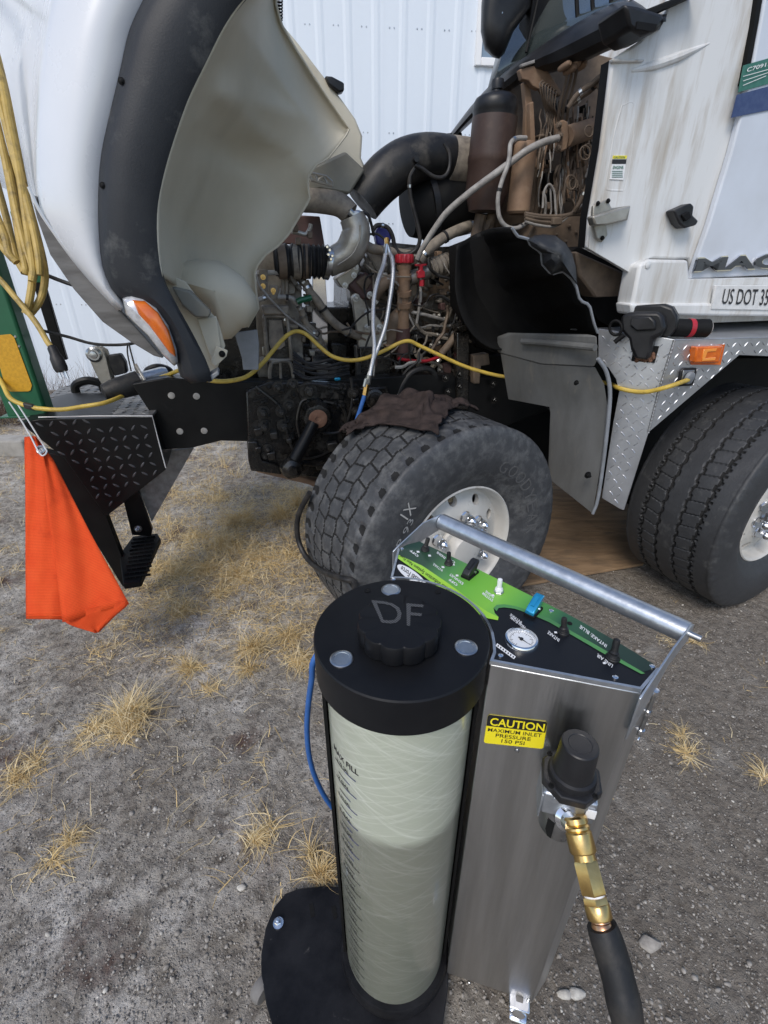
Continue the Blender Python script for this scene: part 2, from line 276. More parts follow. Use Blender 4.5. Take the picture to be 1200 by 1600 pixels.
# ------------------------------------------------------------------ object helpers
def thing(name, label, cat, loc=(0, 0, 0), group=None):
    o = bpy.data.objects.new(name, None); C.objects.link(o); o.location = loc; o.empty_display_size = .1
    o['label'] = label; o['category'] = cat
    if group: o['group'] = group
    return o
def tag(o, label=None, cat=None, group=None, kind=None):
    for k, v in (('label', label), ('category', cat), ('group', group), ('kind', kind)):
        if v: o[k] = v
    return o
def root_loc(o):
    v = Vector((0, 0, 0))
    while o is not None: v += o.location; o = o.parent
    return v
def mesh_obj(name, me, m, parent=None, bevel=0, solid=0, sharp=35, smooth=True, label=None, soff=-1):
    if m and not me.materials: me.materials.append(M[m] if isinstance(m, str) else m)
    if smooth:
        me.polygons.foreach_set('use_smooth', [True]*len(me.polygons)); me.set_sharp_from_angle(angle=rad(sharp))
    o = bpy.data.objects.new(name, me); C.objects.link(o)
    if parent is not None: o.parent = parent
    if solid:
        md = o.modifiers.new('thick', 'SOLIDIFY'); md.thickness = solid; md.offset = soff
    if bevel:
        md = o.modifiers.new('round', 'BEVEL'); md.width = bevel; md.segments = 2; md.limit_method = 'ANGLE'; md.angle_limit = rad(38)
        md.harden_normals = False
    if label: o['label'] = label
    return o
def fin(name, bm, m, parent=None, fix=True, **kw):
    """world-space bmesh -> object (or part of parent)"""
    off = root_loc(parent)
    if fix: bmesh.ops.recalc_face_normals(bm, faces=bm.faces)
    if parent is None:
        lo = [min(v.co[i] for v in bm.verts) for i in range(3)]; hi = [max(v.co[i] for v in bm.verts) for i in range(3)]
        off = Vector(((lo[0]+hi[0])/2, (lo[1]+hi[1])/2, lo[2]))
    bmesh.ops.translate(bm, verts=bm.verts, vec=-off)
    me = bpy.data.meshes.new(name); bm.to_mesh(me); bm.free()
    o = mesh_obj(name, me, m, parent, **kw)
    if parent is None: o.location = off
    return o
def inst(name, me, mw, parent):
    """another object sharing mesh data, placed by world matrix"""
    o = bpy.data.objects.new(name, me); C.objects.link(o)
    o.parent = parent; o.matrix_local = Matrix.Translation(-root_loc(parent)) @ mw
    return o
def np_obj(name, V, F, m, parent=None, smooth=False, mats=None, mi=None):
    me = bpy.data.meshes.new(name); V = np.asarray(V, dtype=np.float32); F = np.asarray(F, dtype=np.int32)
    me.vertices.add(len(V)); me.vertices.foreach_set('co', V.ravel())
    k = F.shape[1]; me.loops.add(F.size); me.loops.foreach_set('vertex_index', F.ravel())
    me.polygons.add(len(F)); me.polygons.foreach_set('loop_start', np.arange(0, F.size, k, dtype=np.int32))
    if smooth: me.polygons.foreach_set('use_smooth', np.ones(len(F), dtype=bool))
    for x in (mats or [m]): me.materials.append(M[x])
    if mi is not None: me.polygons.foreach_set('material_index', np.asarray(mi, dtype=np.int32))
    me.update(); me.validate()
    o = bpy.data.objects.new(name, me); C.objects.link(o)
    if parent is not None: o.parent = parent
    return o
# ---- shapes
def add_prism(bm, pts, vec):
    pts = [Vector(p) for p in pts]; vec = Vector(vec)
    a = [bm.verts.new(p) for p in pts]; b = [bm.verts.new(p+vec) for p in pts]; n = len(pts)
    f = [bm.faces.new(a), bm.faces.new(b[::-1])]
    for i in range(n): bm.faces.new((a[i], b[i], b[(i+1) % n], a[(i+1) % n]))
    for x in f: x.normal_update()
    bmesh.ops.triangulate(bm, faces=[x for x in f if len(x.verts) > 4])
def prism(name, pts, vec, m, parent=None, **kw):
    bm = bmesh.new(); add_prism(bm, pts, vec); return fin(name, bm, m, parent, **kw)
def plate(name, pix, w, th, m, parent, **kw):
    """traced plate standing on the truck's lengthwise plane w, th thick; pix entries may carry their own w"""
    pts = [tp(p[0], p[1], p[2] if len(p) > 2 else w) for p in pix]
    return prism(name, pts, TW*th, m, parent, **kw)
def add_box(bm, c, sx, sy, sz, X=Vector((1, 0, 0)), Y=Vector((0, 1, 0)), Z=Vector((0, 0, 1))):
    c = Vector(c)
    p = [c+X*(sx/2*i)+Y*(sy/2*j)-Z*(sz/2) for i, j in ((-1, -1), (1, -1), (1, 1), (-1, 1))]
    add_prism(bm, p, Z*sz)
def box(name, c, size, m, parent=None, X=Vector((1, 0, 0)), Y=Vector((0, 1, 0)), Z=Vector((0, 0, 1)), **kw):
    bm = bmesh.new(); add_box(bm, c, *size, X=X, Y=Y, Z=Z); return fin(name, bm, m, parent, **kw)
def spline(P, k=6):
    P = [Vector(p) for p in P]
    if len(P) < 3: return P
    out = []; Q = [P[0]*2-P[1]]+P+[P[-1]*2-P[-2]]
    for i in range(1, len(Q)-2):
        a, b, c, d = Q[i-1:i+3]
        for j in range(k):
            t = j/k
            out.append(.5*((2*b)+(c-a)*t+(2*a-5*b+4*c-d)*t*t+(3*b-a-3*c+d)*t**3))
    out.append(P[-1]); return out
def add_tube(bm, P, r, seg=10, k=6, smooth=True, caps=True, rfun=None):
    n0 = len(P); R = r if isinstance(r, (list, tuple)) else None
    Q = spline(P, k) if smooth else [Vector(p) for p in P]
    rows = []; up = None
    for i, p in enumerate(Q):
        t = (Q[min(i+1, len(Q)-1)]-Q[max(i-1, 0)]).normalized()
        if up is None:
            up = t.orthogonal().normalized()
        up = (up-t*up.dot(t)).normalized(); s = t.cross(up)
        if R:
            x = i/(len(Q)-1)*(n0-1); j = min(int(x), n0-2); rr = R[j]+(R[j+1]-R[j])*(x-j)
        else: rr = r
        if rfun: rr *= rfun(i/(len(Q)-1), i)
        rows.append([bm.verts.new(p+(up*math.cos(a)+s*math.sin(a))*rr) for a in [2*math.pi*q/seg for q in range(seg)]])
    for a, b in zip(rows, rows[1:]):
        for i in range(seg): bm.faces.new((a[i], a[(i+1) % seg], b[(i+1) % seg], b[i]))
    if caps: bm.faces.new(rows[0][::-1]); bm.faces.new(rows[-1])
def tube(name, P, r, m, parent=None, seg=10, k=6, smooth=True, rfun=None, **kw):
    bm = bmesh.new(); add_tube(bm, P, r, seg, k, smooth, rfun=rfun); return fin(name, bm, m, parent, fix=False, **kw)
def pipe(name, pix, rpx, m, parent, seg=10, k=6, smooth=True, rfun=None, **kw):
    """pipe through photographed points (px,py,w); radius given in photo pixels"""
    P = [tp(*p) for p in pix]
    r = [q*mpp(P[i]) for i, q in enumerate(rpx)] if isinstance(rpx, (list, tuple)) else rpx*mpp(P[len(P)//2])
    o = tube(name, P, r, m, parent, seg, k, smooth, rfun, **kw)
    if smooth and len(P) > 4 and not isinstance(rpx, (list, tuple)) and 3.1 <= rpx < 9 and 'hose' in m:
        Q = spline(P, 12); cl = .006
        for f in (.13, .5, .87):
            i = int(f*(len(Q)-1)); d = (Q[i+1]-Q[i]).normalized()
            tube('hose_clamp', [Q[i]-d*cl, Q[i], Q[i]+d*cl], r*1.18, 'steel' if f != .5 else 'hose_black', o, max(seg, 10), 1, False)
    return o
def add_lathe(bm, o, ax, prof, seg=32, x=None, fn=None, cap=True):
    o = Vector(o); ax = Vector(ax).normalized(); x = Vector(x).normalized() if x else ax.orthogonal().normalized(); x = (x-ax*x.dot(ax)).normalized(); y = ax.cross(x)
    rows = []
    for j, (r, h) in enumerate(prof):
        rows.append([bm.verts.new(o+ax*h+(x*math.cos(a)+y*math.sin(a))*(r*(fn(a, j) if fn else 1))) for a in [2*math.pi*q/seg for q in range(seg)]])
    for a, b in zip(rows, rows[1:]):
        for i in range(seg): bm.faces.new((a[i], a[(i+1) % seg], b[(i+1) % seg], b[i]))
    if cap: bm.faces.new(rows[0][::-1]); bm.faces.new(rows[-1])
def lathe(name, o, ax, prof, m, parent=None, seg=32, x=None, fn=None, cap=True, **kw):
    bm = bmesh.new(); add_lathe(bm, o, ax, prof, seg, x, fn, cap); return fin(name, bm, m, parent, **kw)
def cyl(name, a, b, prof, m, parent, seg=28, **kw):
    """lathe between two points, prof = [(radius, 0..1 along)]"""
    a = Vector(a); b = Vector(b); n = (b-a).length
    return lathe(name, a, b-a, [(r, t*n) for r, t in prof], m, parent, seg, **kw)
def loft(name, rows, m, parent, **kw):
    bm = bmesh.new(); R = [[bm.verts.new(p) for p in r] for r in rows]
    for a, b in zip(R, R[1:]):
        for i in range(len(a)-1): bm.faces.new((a[i], a[i+1], b[i+1], b[i]))
    return fin(name, bm, m, parent, **kw)
def resample(P, n):
    P = [Vector(p) for p in P]; d = [0]
    for a, b in zip(P, P[1:]): d.append(d[-1]+(b-a).length)
    out = []
    for i in range(n):
        x = d[-1]*i/(n-1); j = 0
        while j < len(P)-2 and d[j+1] < x: j += 1
        t = (x-d[j])/max(d[j+1]-d[j], 1e-9); out.append(P[j].lerp(P[j+1], min(t, 1)))
    return out
def pxr(P, n, sm=True):
    """resample a 2-D traced curve"""
    Q = [Vector((p[0], p[1], 0)) for p in P]
    return resample(spline(Q, 8) if sm else Q, n)
BOLT = {}
def bolt_mesh(r, h, m):
    k = (round(r, 4), round(h, 4), m)
    if k not in BOLT:
        bm = bmesh.new(); add_lathe(bm, (0, 0, 0), (0, 0, 1), [(r*1.45, 0), (r*1.45, h*.22)], 16)
        add_lathe(bm, (0, 0, h*.22), (0, 0, 1), [(r, 0), (r, h*.6), (r*.82, h*.72)], 6)
        add_lathe(bm, (0, 0, h*.9), (0, 0, 1), [(r*.55, 0), (r*.55, h*.45), (r*.4, h*.55)], 10)
        bmesh.ops.recalc_face_normals(bm, faces=bm.faces); me = bpy.data.meshes.new('bolt'); bm.to_mesh(me); bm.free(); me.materials.append(M[m])
        me.set_sharp_from_angle(angle=rad(35)); BOLT[k] = me
    return BOLT[k]
def frame(o, z, x=None):
    z = Vector(z).normalized(); x = Vector(x) if x is not None else z.orthogonal(); x = (x-z*x.dot(z)).normalized(); y = z.cross(x)
    m = Matrix((x, y, z)).transposed().to_4x4(); m.translation = Vector(o); return m
def bolts(pixs, w, rpx, m, parent, name='bolt', hr=1.3):
    for p in pixs:
        q = tp(p[0], p[1], p[2] if len(p) > 2 else w); r = (p[3] if len(p) > 3 else rpx)*mpp(q)
        r = round(r/.002)*.002 or .002
        inst(name, bolt_mesh(r, r*hr, m), frame(q, -TW, TR), parent)
# ---- lettering: meshes made once from the built-in font
TXT = {}
def prep_text(items):
    obs = []
    for key, (s, bold) in items.items():
        cu = bpy.data.curves.new('t', 'FONT'); cu.body = s; cu.offset = bold; cu.resolution_u = 3; cu.size = 1
        o = bpy.data.objects.new('t', cu); C.objects.link(o); obs.append((key, o, cu))
    dg = bpy.context.evaluated_depsgraph_get()
    for key, o, cu in obs:
        me = bpy.data.meshes.new_from_object(o.evaluated_get(dg))
        V = np.array([v.co[:] for v in me.vertices]); F = [tuple(p.vertices) for p in me.polygons]
        lo, hi = V.min(0), V.max(0); V = (V-lo)/np.maximum(hi-lo, 1e-6)
        TXT[key] = (V[:, :2], F, (hi-lo)[0]/(hi-lo)[1]); bpy.data.objects.remove(o); bpy.data.curves.remove(cu); bpy.data.meshes.remove(me)
def add_text(bm, key, q, off=.0008, thick=0):
    """letters mapped into the quad q = bottom-left, bottom-right, top-right, top-left (as read)"""
    V, F, _ = TXT[key]; a, b, c, d = [Vector(x) for x in q]; n = (b-a).cross(d-a).normalized()
    vs = [bm.verts.new(a*(1-x)*(1-y)+b*x*(1-y)+c*x*y+d*(1-x)*y+n*(off+thick)) for x, y in V]
    fs = []
    for f in F:
        try: fs.append(bm.faces.new([vs[i] for i in f]))
        except ValueError: pass
    if thick:
        r = bmesh.ops.extrude_face_region(bm, geom=fs); bmesh.ops.translate(bm, verts=[e for e in r['geom'] if isinstance(e, bmesh.types.BMVert)], vec=-n*thick)
def text(name, key, q, m, parent, off=.0008, thick=0, **kw):
    bm = bmesh.new(); add_text(bm, key, q, off, thick)
    if thick: bmesh.ops.recalc_face_normals(bm, faces=bm.faces)
    return fin(name, bm, m, parent, fix=False, smooth=False, **kw)
def quad_at(o, x, y, w, h): # centred quad
    o = Vector(o); x = Vector(x).normalized(); y = Vector(y).normalized(); return [o-x*w/2-y*h/2, o+x*w/2-y*h/2, o+x*w/2+y*h/2, o-x*w/2+y*h/2]
prep_text({'mack': ('MACK', .035), 'dot': ('US DOT 357', .005), 'caution': ('CAUTION', .02), 'c1': ('MAXIMUM INLET', .004), 'c2': ('PRESSURE', .004), 'c3': ('150 PSI', .004),
  'df': ('DF', 0), 'maxfill': ('MAX FILL', .02), 'intake': ('INTAKE', .008), 'intakeblue': ('INTAKE: BLUE', .008), 'lineair': ('LINE AIR', .008), 'system': ('SYSTEM', .02), 'hiflow': ('HIGH FLOW', .02),
  'oval': ('Diesel Force', .01), 'strip': ('Diesel Induction System Not Fuel', .01), 'p93': ('P 93', 0), 'm': ('M', .01), 'air': ('ENGINE', .02), 'caut2': ('CAUTION', .02), 'danger': ('OFF', .02), 'hiflow2':('EXHAUST', .02),
  'g': ('G', 0), 'o': ('O', 0), 'd': ('D', 0), 'y': ('Y', 0), 'e': ('E', 0), 'a': ('A', 0), 'r': ('R', 0), 'half': ('2 1/2 GAL', .02), 'gal': ('2 GAL', .02), 'gal1': ('1 GAL', .02), 'gal15': ('1 1/2 GAL', .02), 'cert': ('C70917 202', .01), 'x': ('1X', 0)})

# ------------------------------------------------------------------ ground
def gnoise(x, y):
    h = np.zeros_like(x)
    for f, a, p in ((.9, .012, .3), (2.3, .007, 1.7), (5.1, .004, 4.1), (11.3, .0022, 2.2), (23.7, .0013, 5.5)):
        h += a*(np.sin(f*(x*1.0+y*.35)+p+1.3*np.sin(f*.6*y+p*2))*np.sin(f*(y*.92-x*.41)+p*1.7+1.1*np.sin(f*.7*x+p)))
    return h
def gh(x, y): return float(gnoise(np.array([x]), np.array([y]))[0])
def make_ground():
    xs = np.concatenate([np.linspace(-80, -9, 16), np.linspace(-8.6, -3.1, 40), np.linspace(-3, 3, 420), np.linspace(3.1, 8.6, 36), np.linspace(9, 80, 16)])
    ys = np.concatenate([np.linspace(-60, -1, 14), np.linspace(-.8, .1, 14), np.linspace(.12, 4, 300), np.linspace(4.05, 8.6, 110), np.linspace(9, 80, 16)])
    X, Y = np.meshgrid(xs, ys); Z = gnoise(X, Y); n = len(xs)
    r = np.random.default_rng(3); k = np.where((np.abs(X) < 3) & (Y > .1) & (Y < 4), .0022, 0); Z += r.normal(size=Z.shape)*k
    V = np.stack([X.ravel(), Y.ravel(), Z.ravel()], 1)
    i = np.arange((len(ys)-1)*n).reshape(-1, n)[:, :-1].ravel()
    F = np.stack([i, i+1, i+n+1, i+n], 1)
    tag(np_obj('ground', V, F, 'dirt', smooth=True), kind='structure')
make_ground()

# ------------------------------------------------------------------ white metal building behind
WD = Vector((1, .10, 0)).normalized(); WN = Vector((.10, -1, 0)).normalized(); W0 = Vector((0, 6.9, 0))
def wp(px, py, off=0): return onpl(px, py, W0+WN*off, WN)
bld = thing('metal_building', 'white ribbed metal building wall behind the truck with a small window', 'building', W0)
def wall_panel():
    bm = bmesh.new(); n = .9; prof = []
    for k in range(3):
        x = k*.3
        prof += [(x, 0), (x+.16, 0), (x+.190, .006), (x+.230, .006), (x+.26, 0)]
    prof.append((.9, 0))
    lo = [bm.verts.new(WD*x+WN*d+ZZ*.12) for x, d in prof]; hi = [bm.verts.new(WD*x+WN*d+ZZ*6.4) for x, d in prof]
    for i in range(len(prof)-1): bm.faces.new((lo[i], lo[i+1], hi[i+1], hi[i]))
    me = bpy.data.meshes.new('wall_panel'); bm.to_mesh(me); bm.free(); me.materials.append(M['wall_white']); return me
wpm = wall_panel()
for k in range(-11, 11):
    inst('wall_panel', wpm, Matrix.Translation(W0+WD*(k*.9)+WN*(.0015*(k % 2))), bld)
bm = bmesh.new(); add_box(bm, W0-WN*.16+ZZ*3.25, 19.8, .3, 6.5, X=WD, Y=-WN); fin('wall_core', bm, 'wall_white', bld)
bm = bmesh.new(); add_box(bm, W0-WN*.10+ZZ*.06, 19.9, .3, .26, X=WD, Y=-WN); fin('plinth', bm, 'concrete', bld)
bm = bmesh.new()
for z in (1.25, 2.15, 3.05, 3.95):
    for k in range(-33, 33):
        for dx in (.06, .11):
            add_lathe(bm, W0+WD*(k*.3+dx)+WN*.001+ZZ*(z+.004*math.sin(k*3)), WN, [(.009, 0), (.006, .005)], 6)
tag(fin('screws', bm, 'steel', bld), kind='stuff')
def window():
    a = wp(741, 103, .02); b = wp(777, 103, .02); wdt = 1.0; hgt = 1.5
    org = Vector((a.x, a.y, a.z)); f = .07
    bm = bmesh.new()
    for c, sx, sz in ((org+WD*f/2+ZZ*hgt/2, f, hgt), (org+WD*(wdt-f/2)+ZZ*hgt/2, f, hgt), (org+WD*wdt/2+ZZ*f/2, wdt-2*f, f), (org+WD*wdt/2+ZZ*(hgt-f/2), wdt-2*f, f), (org+WD*wdt/2+ZZ*hgt*.55, wdt-2*f, .04)):
        add_box(bm, c, sx, .05, sz, X=WD, Y=-WN)
    fr = fin('window_frame', bm, 'frame_white', bld, bevel=.006)
    bm = bmesh.new(); add_box(bm, org+WD*wdt/2+ZZ*hgt/2-WN*.004, wdt-2*f, .012, hgt-2*f, X=WD, Y=-WN); fin('pane', bm, 'window_glass', fr)
window()

# ------------------------------------------------------------------ the truck
truck = thing('truck', 'white heavy truck with its hood tilted open showing the dusty engine', 'truck', G0)
def sub_empty(name, loc, parent):
    o = bpy.data.objects.new(name, None); C.objects.link(o); o.parent = parent; o.location = Vector(loc)-root_loc(parent); o.empty_display_size = .05; return o
# ---- wheels
TWD = .222
def tyre_mesh(R, kind):
    """y across the tread (positive outward), real tread grooves cut in"""
    N = 1100; tw = TWD; NC = 104
    ys = np.linspace(-tw, tw, NC)
    side = [(R-.006, tw+.008), (R-.016, tw+.017), (R-.032, tw+.024), (R-.055, tw+.03), (R-.085, tw+.035), (R-.12, tw+.037), (R-.155, tw+.034), (R-.19, tw+.026), (R-.22, tw+.012), (R-.245, tw-.006), (.292, tw-.016), (.285, tw-.03)]
    prof = [(r, -y) for r, y in side[::-1]]+[(R-.010*(abs(y)/tw)**2.4, y) for y in ys]+side
    pr = np.array(prof); a = np.linspace(0, 2*np.pi, N, endpoint=False)
    A, Rr = np.meshgrid(a, pr[:, 0], indexing='ij'); Y = np.broadcast_to(pr[:, 1], A.shape).copy(); Rr = Rr.copy()
    n0 = len(side); tr = np.zeros_like(A, bool); tr[:, n0:n0+NC] = True
    arc = A*R; g = np.zeros_like(A)
    gro = lambda d, w: np.clip(2.4*(1.15-np.abs(d)/w), 0, 1)
    if kind == 'lug':
        per = 2*np.pi*R/44; z = lambda ph: (np.abs(((arc/per+ph) % 1)-.5)*4-1)
        lines = (-.125, -.043, .043, .125)
        for i, c in enumerate(lines): g = np.maximum(g, gro(Y-c-.0055*z(i*.5), .0040))
        edges = (-.24,)+lines+(.24,)
        for i in range(5):
            inn = (Y > edges[i]+.000) & (Y < edges[i+1])
            d = ((arc/per+(.5 if i % 2 else 0)+Y*(2.6 if i != 2 else -2.0)) % 1)-.5
            mid = i in (1, 2, 3)
            g = np.maximum(g, np.where(inn, gro(d*per, .0034)*(.9 if mid else .7), 0))
            if not mid:   # scooped shoulder notches
                rr = np.sqrt((d*per/1.3)**2+((np.abs(Y)-.206)/1.8)**2); g = np.maximum(g, np.where(inn, np.clip(1.4-rr/.017, 0, 1)*1.3, 0))
        depth = .0075
    else:
        per = 2*np.pi*R/54; z = lambda ph: np.sign(np.sin(2*np.pi*(arc/per+ph)))*.5+np.sin(2*np.pi*(arc/per+ph))*.5
        lines = (-.138, -.050, .050, .138)
        for i, c in enumerate(lines): g = np.maximum(g, gro(Y-c-.0045*z(i*.33), .0055))
        for i, (lo, hi) in enumerate(((-.138, -.05), (.05, .138))):
            inn = (Y > lo) & (Y < hi); d = ((arc/per+.25+Y*2.5*(-1 if i else 1)) % 1)-.5; g = np.maximum(g, np.where(inn, gro(d*per, .0026)*.8, 0))
        for c in (-.148, .148):
            d = ((arc/(per/2)) % 1)-.5; g = np.maximum(g, np.where(np.abs(Y-c) < .006, gro(d*per/2, .006), 0))
        depth = .012
    wear = .0012*np.sin(A*7+Y*30)+.0008*np.sin(A*19-Y*55)
    Rr = np.where(tr, Rr-g*depth+wear*.6, Rr)
    rings = np.exp(-((Rr-(R-.062))/.0025)**2)+np.exp(-((Rr-(R-.205))/.003)**2)+.7*np.exp(-((Rr-(R-.03))/.004)**2)
    Yo = np.where(~tr, Y+np.sign(Y)*(.0016*rings+.0008*np.sin(A*60)*(Rr > R-.05)), Y)
    X1 = Rr*np.cos(A); Z1 = Rr*np.sin(A); V = np.stack([X1, Yo, Z1], -1).reshape(-1, 3); m = len(prof)
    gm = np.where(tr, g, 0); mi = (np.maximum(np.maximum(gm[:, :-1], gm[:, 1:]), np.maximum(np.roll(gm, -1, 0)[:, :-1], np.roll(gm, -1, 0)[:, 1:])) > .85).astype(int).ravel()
    i, j = np.meshgrid(np.arange(N), np.arange(m-1), indexing='ij'); i2 = (i+1) % N
    F = np.stack([i*m+j, i*m+j+1, i2*m+j+1, i2*m+j], -1).reshape(-1, 4)
    return V, F, mi
def rim_mesh(name, mname):
    bm = bmesh.new(); y0 = TWD-.013
    prof = [(.294, y0-.012), (.296, y0), (.290, y0+.004), (.282, y0-.002), (.276, y0-.02), (.270, y0-.05), (.262, y0-.062), (.245, y0-.062), (.215, y0-.048), (.19, y0-.034), (.165, y0-.028), (.11, y0-.026), (.10, y0-.03), (.10, y0-.06), (.19, y0-.06), (.24, y0-.085), (.268, y0-.085), (.280, y0-.05)]
    add_lathe(bm, (0, 0, 0), (0, 1, 0), prof+[prof[0]], 96, cap=False)
    bmesh.ops.remove_doubles(bm, verts=bm.verts, dist=1e-5); bmesh.ops.recalc_face_normals(bm, faces=bm.faces)
    me = bpy.data.meshes.new(name); bm.to_mesh(me); bm.free(); me.materials.append(M[mname])
    cb = bmesh.new()
    for k in range(10):
        a = 2*math.pi*(k+.5)/10; add_lathe(cb, (.222*math.cos(a), y0-.2, .222*math.sin(a)), (0, 1, 0), [(.0235, 0), (.0235, .3)], 20)
    bmesh.ops.recalc_face_normals(cb, faces=cb.faces); cm = bpy.data.meshes.new('c'); cb.to_mesh(cm); cb.free()
    o = bpy.data.objects.new('a', me); c = bpy.data.objects.new('b', cm); C.objects.link(o); C.objects.link(c)
    md = o.modifiers.new('b', 'BOOLEAN'); md.object = c; md.solver = 'EXACT'
    r = bpy.data.meshes.new_from_object(o.evaluated_get(bpy.context.evaluated_depsgraph_get()))
    bpy.data.objects.remove(o); bpy.data.objects.remove(c)
    r.polygons.foreach_set('use_smooth', [True]*len(r.polygons)); r.set_sharp_from_angle(angle=rad(35)); r.name = name
    return r
RIM = rim_mesh('rim', 'wheel_white')
def nut_mesh():
    bm = bmesh.new(); add_lathe(bm, (0, 0, 0), (0, 1, 0), [(.028, 0), (.028, .006)], 18)
    add_lathe(bm, (0, .006, 0), (0, 1, 0), [(.0245, 0), (.0245, .034)], 6)
    add_lathe(bm, (0, .040, 0), (0, 1, 0), [(.0215, 0), (.0205, .010), (.016, .022), (.008, .032), (.001, .036)], 16)
    bmesh.ops.recalc_face_normals(bm, faces=bm.faces); me = bpy.data.meshes.new('lug_nut'); bm.to_mesh(me); bm.free(); me.materials.append(M['chrome'])
    me.polygons.foreach_set('use_smooth', [True]*len(me.polygons)); me.set_sharp_from_angle(angle=rad(30)); return me
NUT = nut_mesh()
def wheel(rimc, az, R, kind, tmat, spin=0):
    n = Vector((math.sin(-az), -math.cos(az), 0)) if False else Vector((-math.sin(az), -math.cos(az), 0))
    c = Vector(rimc)-n*(TWD-.013)
    ax = ZZ.cross(n)*-1         # n × ... right-handed: X = forward-ish, Y = n, Z = up
    X = n.cross(ZZ); mw = Matrix((X, n, ZZ)).transposed().to_4x4(); mw.translation = c
    wl = sub_empty('wheel', c, truck)
    V, F, mi = tyre_mesh(R, kind); cs, sn = math.cos(spin), math.sin(spin)
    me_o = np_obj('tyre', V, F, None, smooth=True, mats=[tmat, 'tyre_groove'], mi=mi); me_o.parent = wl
    rot = mw.to_3x3().to_4x4() @ Matrix.Rotation(spin, 4, 'Y')
    me_o.matrix_local = rot
    q = bpy.data.objects.new('rim', RIM); C.objects.link(q); q.parent = wl; q.matrix_local = rot
    for k in range(10):
        a = 2*math.pi*k/10
        o = bpy.data.objects.new('lug_nut', NUT); C.objects.link(o); o.parent = wl
        o.matrix_local = rot @ Matrix.Translation((.1425*math.cos(a), .165-.027+TWD-.178, .1425*math.sin(a)))
    bm = bmesh.new(); add_lathe(bm, (0, 0, 0), (0, 1, 0), [(.112, .10), (.112, .146), (.105, .155), (.088, .160), (.082, .195), (.074, .208), (.05, .214), (.004, .215)], 40)
    bmesh.ops.translate(bm, verts=bm.verts, vec=(0, TWD-.178, 0))
    for v in bm.verts: v.co = rot @ v.co
    bmesh.ops.translate(bm, verts=bm.verts, vec=c); fin('hub_cap', bm, 'wheel_white' if kind == 'lug' else 'steel', wl)
    return wl, mw
WAZ = rad(-32)
wheel1, MW1 = wheel(C0-Vector((.012, 0, 0)), WAZ, .572, 'lug', 'tyre_dusty', .12)
W2C = Vector((2.03, 2.16, .57))
wheel2, MW2 = wheel(W2C, rad(-27), .57, 'rib', 'tyre_clean', .3)
def side_pt(mw, r, a, lift=.0):   # point on the outer sidewall at radius r, angle a (0 = right as seen, pi/2 = up)
    R = .572; tw = TWD
    t = [(R-.055, tw+.03), (R-.085, tw+.035), (R-.12, tw+.037), (R-.155, tw+.034), (R-.19, tw+.026), (R-.22, tw+.012)]
    y = np.interp(-r, [-q[0] for q in t], [q[1] for q in t])
    return mw @ Vector((-r*math.cos(a), y+lift, r*math.sin(a)))
def arc_letters(name, mw, keys, r, h, a0, da, mname, w_, parent, thick=.0022):
    bm = bmesh.new()
    for i, k in enumerate(keys):
        a = a0-da*i; d = w_/r/2
        add_text(bm, k, [side_pt(mw, r-h/2, a+d, .0006), side_pt(mw, r-h/2, a-d, .0006), side_pt(mw, r+h/2, a-d, .0006), side_pt(mw, r+h/2, a+d, .0006)], 0, thick)
    bmesh.ops.recalc_face_normals(bm, faces=bm.faces)
    return fin(name, bm, mname, parent, fix=False, smooth=False)
arc_letters('sidewall_lettering', MW1, ['g', 'o', 'o', 'd', 'y', 'e', 'a', 'r'], .405, .055, rad(66), rad(9.5), 'tyre_letter', .052, wheel1)
bm = bmesh.new()
for key, a, r, w_, h_ in (('p93', 149, .40, .12, .036), ('x', 138, .45, .06, .05)):
    a = rad(a); c = side_pt(MW1, r, a, .002)
    ex = (side_pt(MW1, r, a-.1)-side_pt(MW1, r, a+.1)).normalized(); er = (side_pt(MW1, r+.03, a)-side_pt(MW1, r-.03, a)).normalized()
    add_text(bm, key, quad_at(c, ex, er, w_, h_), .001)
fin('chalk_marks', bm, 'chalk', wheel1, fix=False, smooth=False)

# ---- hood, tilted forward
FO = pxr([(252, -60), (240, -25), (228, 0), (205, 50), (190, 115), (172, 190), (160, 250), (156, 320), (158, 380), (163, 420), (180, 458), (205, 470), (232, 478), (258, 502), (274, 540), (284, 585), (300, 597)], 40)
FI = pxr([(440, -60), (410, -30), (378, 0), (350, 40), (322, 95), (295, 150), (275, 205), (258, 260), (247, 310), (244, 350), (247, 400), (255, 440), (275, 480), (300, 525), (322, 570), (329, 596)], 40)
def prow(A, B, f, w): return [tp(a.x+(b.x-a.x)*f, a.y+(b.y-a.y)*f, w) for a, b in zip(A, B)]
fl = loft('fender_flare', [prow(FO, FI, -.02, .15), prow(FO, FI, -.01, .105), prow(FO, FI, .05, .062), prow(FO, FI, .16, .040), prow(FO, FI, .45, .028), prow(FO, FI, .85, .036), prow(FO, FI, .97, .045), prow(FO, FI, 1.0, .06), prow(FO, FI, 1.0, .12)], 'flare', truck, solid=.006)
bm = bmesh.new(); add_tube(bm, prow(FO, FI, 1.008, .062)[27:], .0035, 6, 1, False); fin('flare_edge_strip', bm, 'wire_white', truck)
for px, py in ((190, 127), (161, 290)):
    q = tp(px, py, .05); d = bolt_mesh(.006, .004, 'matte_black'); inst('flare_bolt', d, frame(q, -TW), truck)
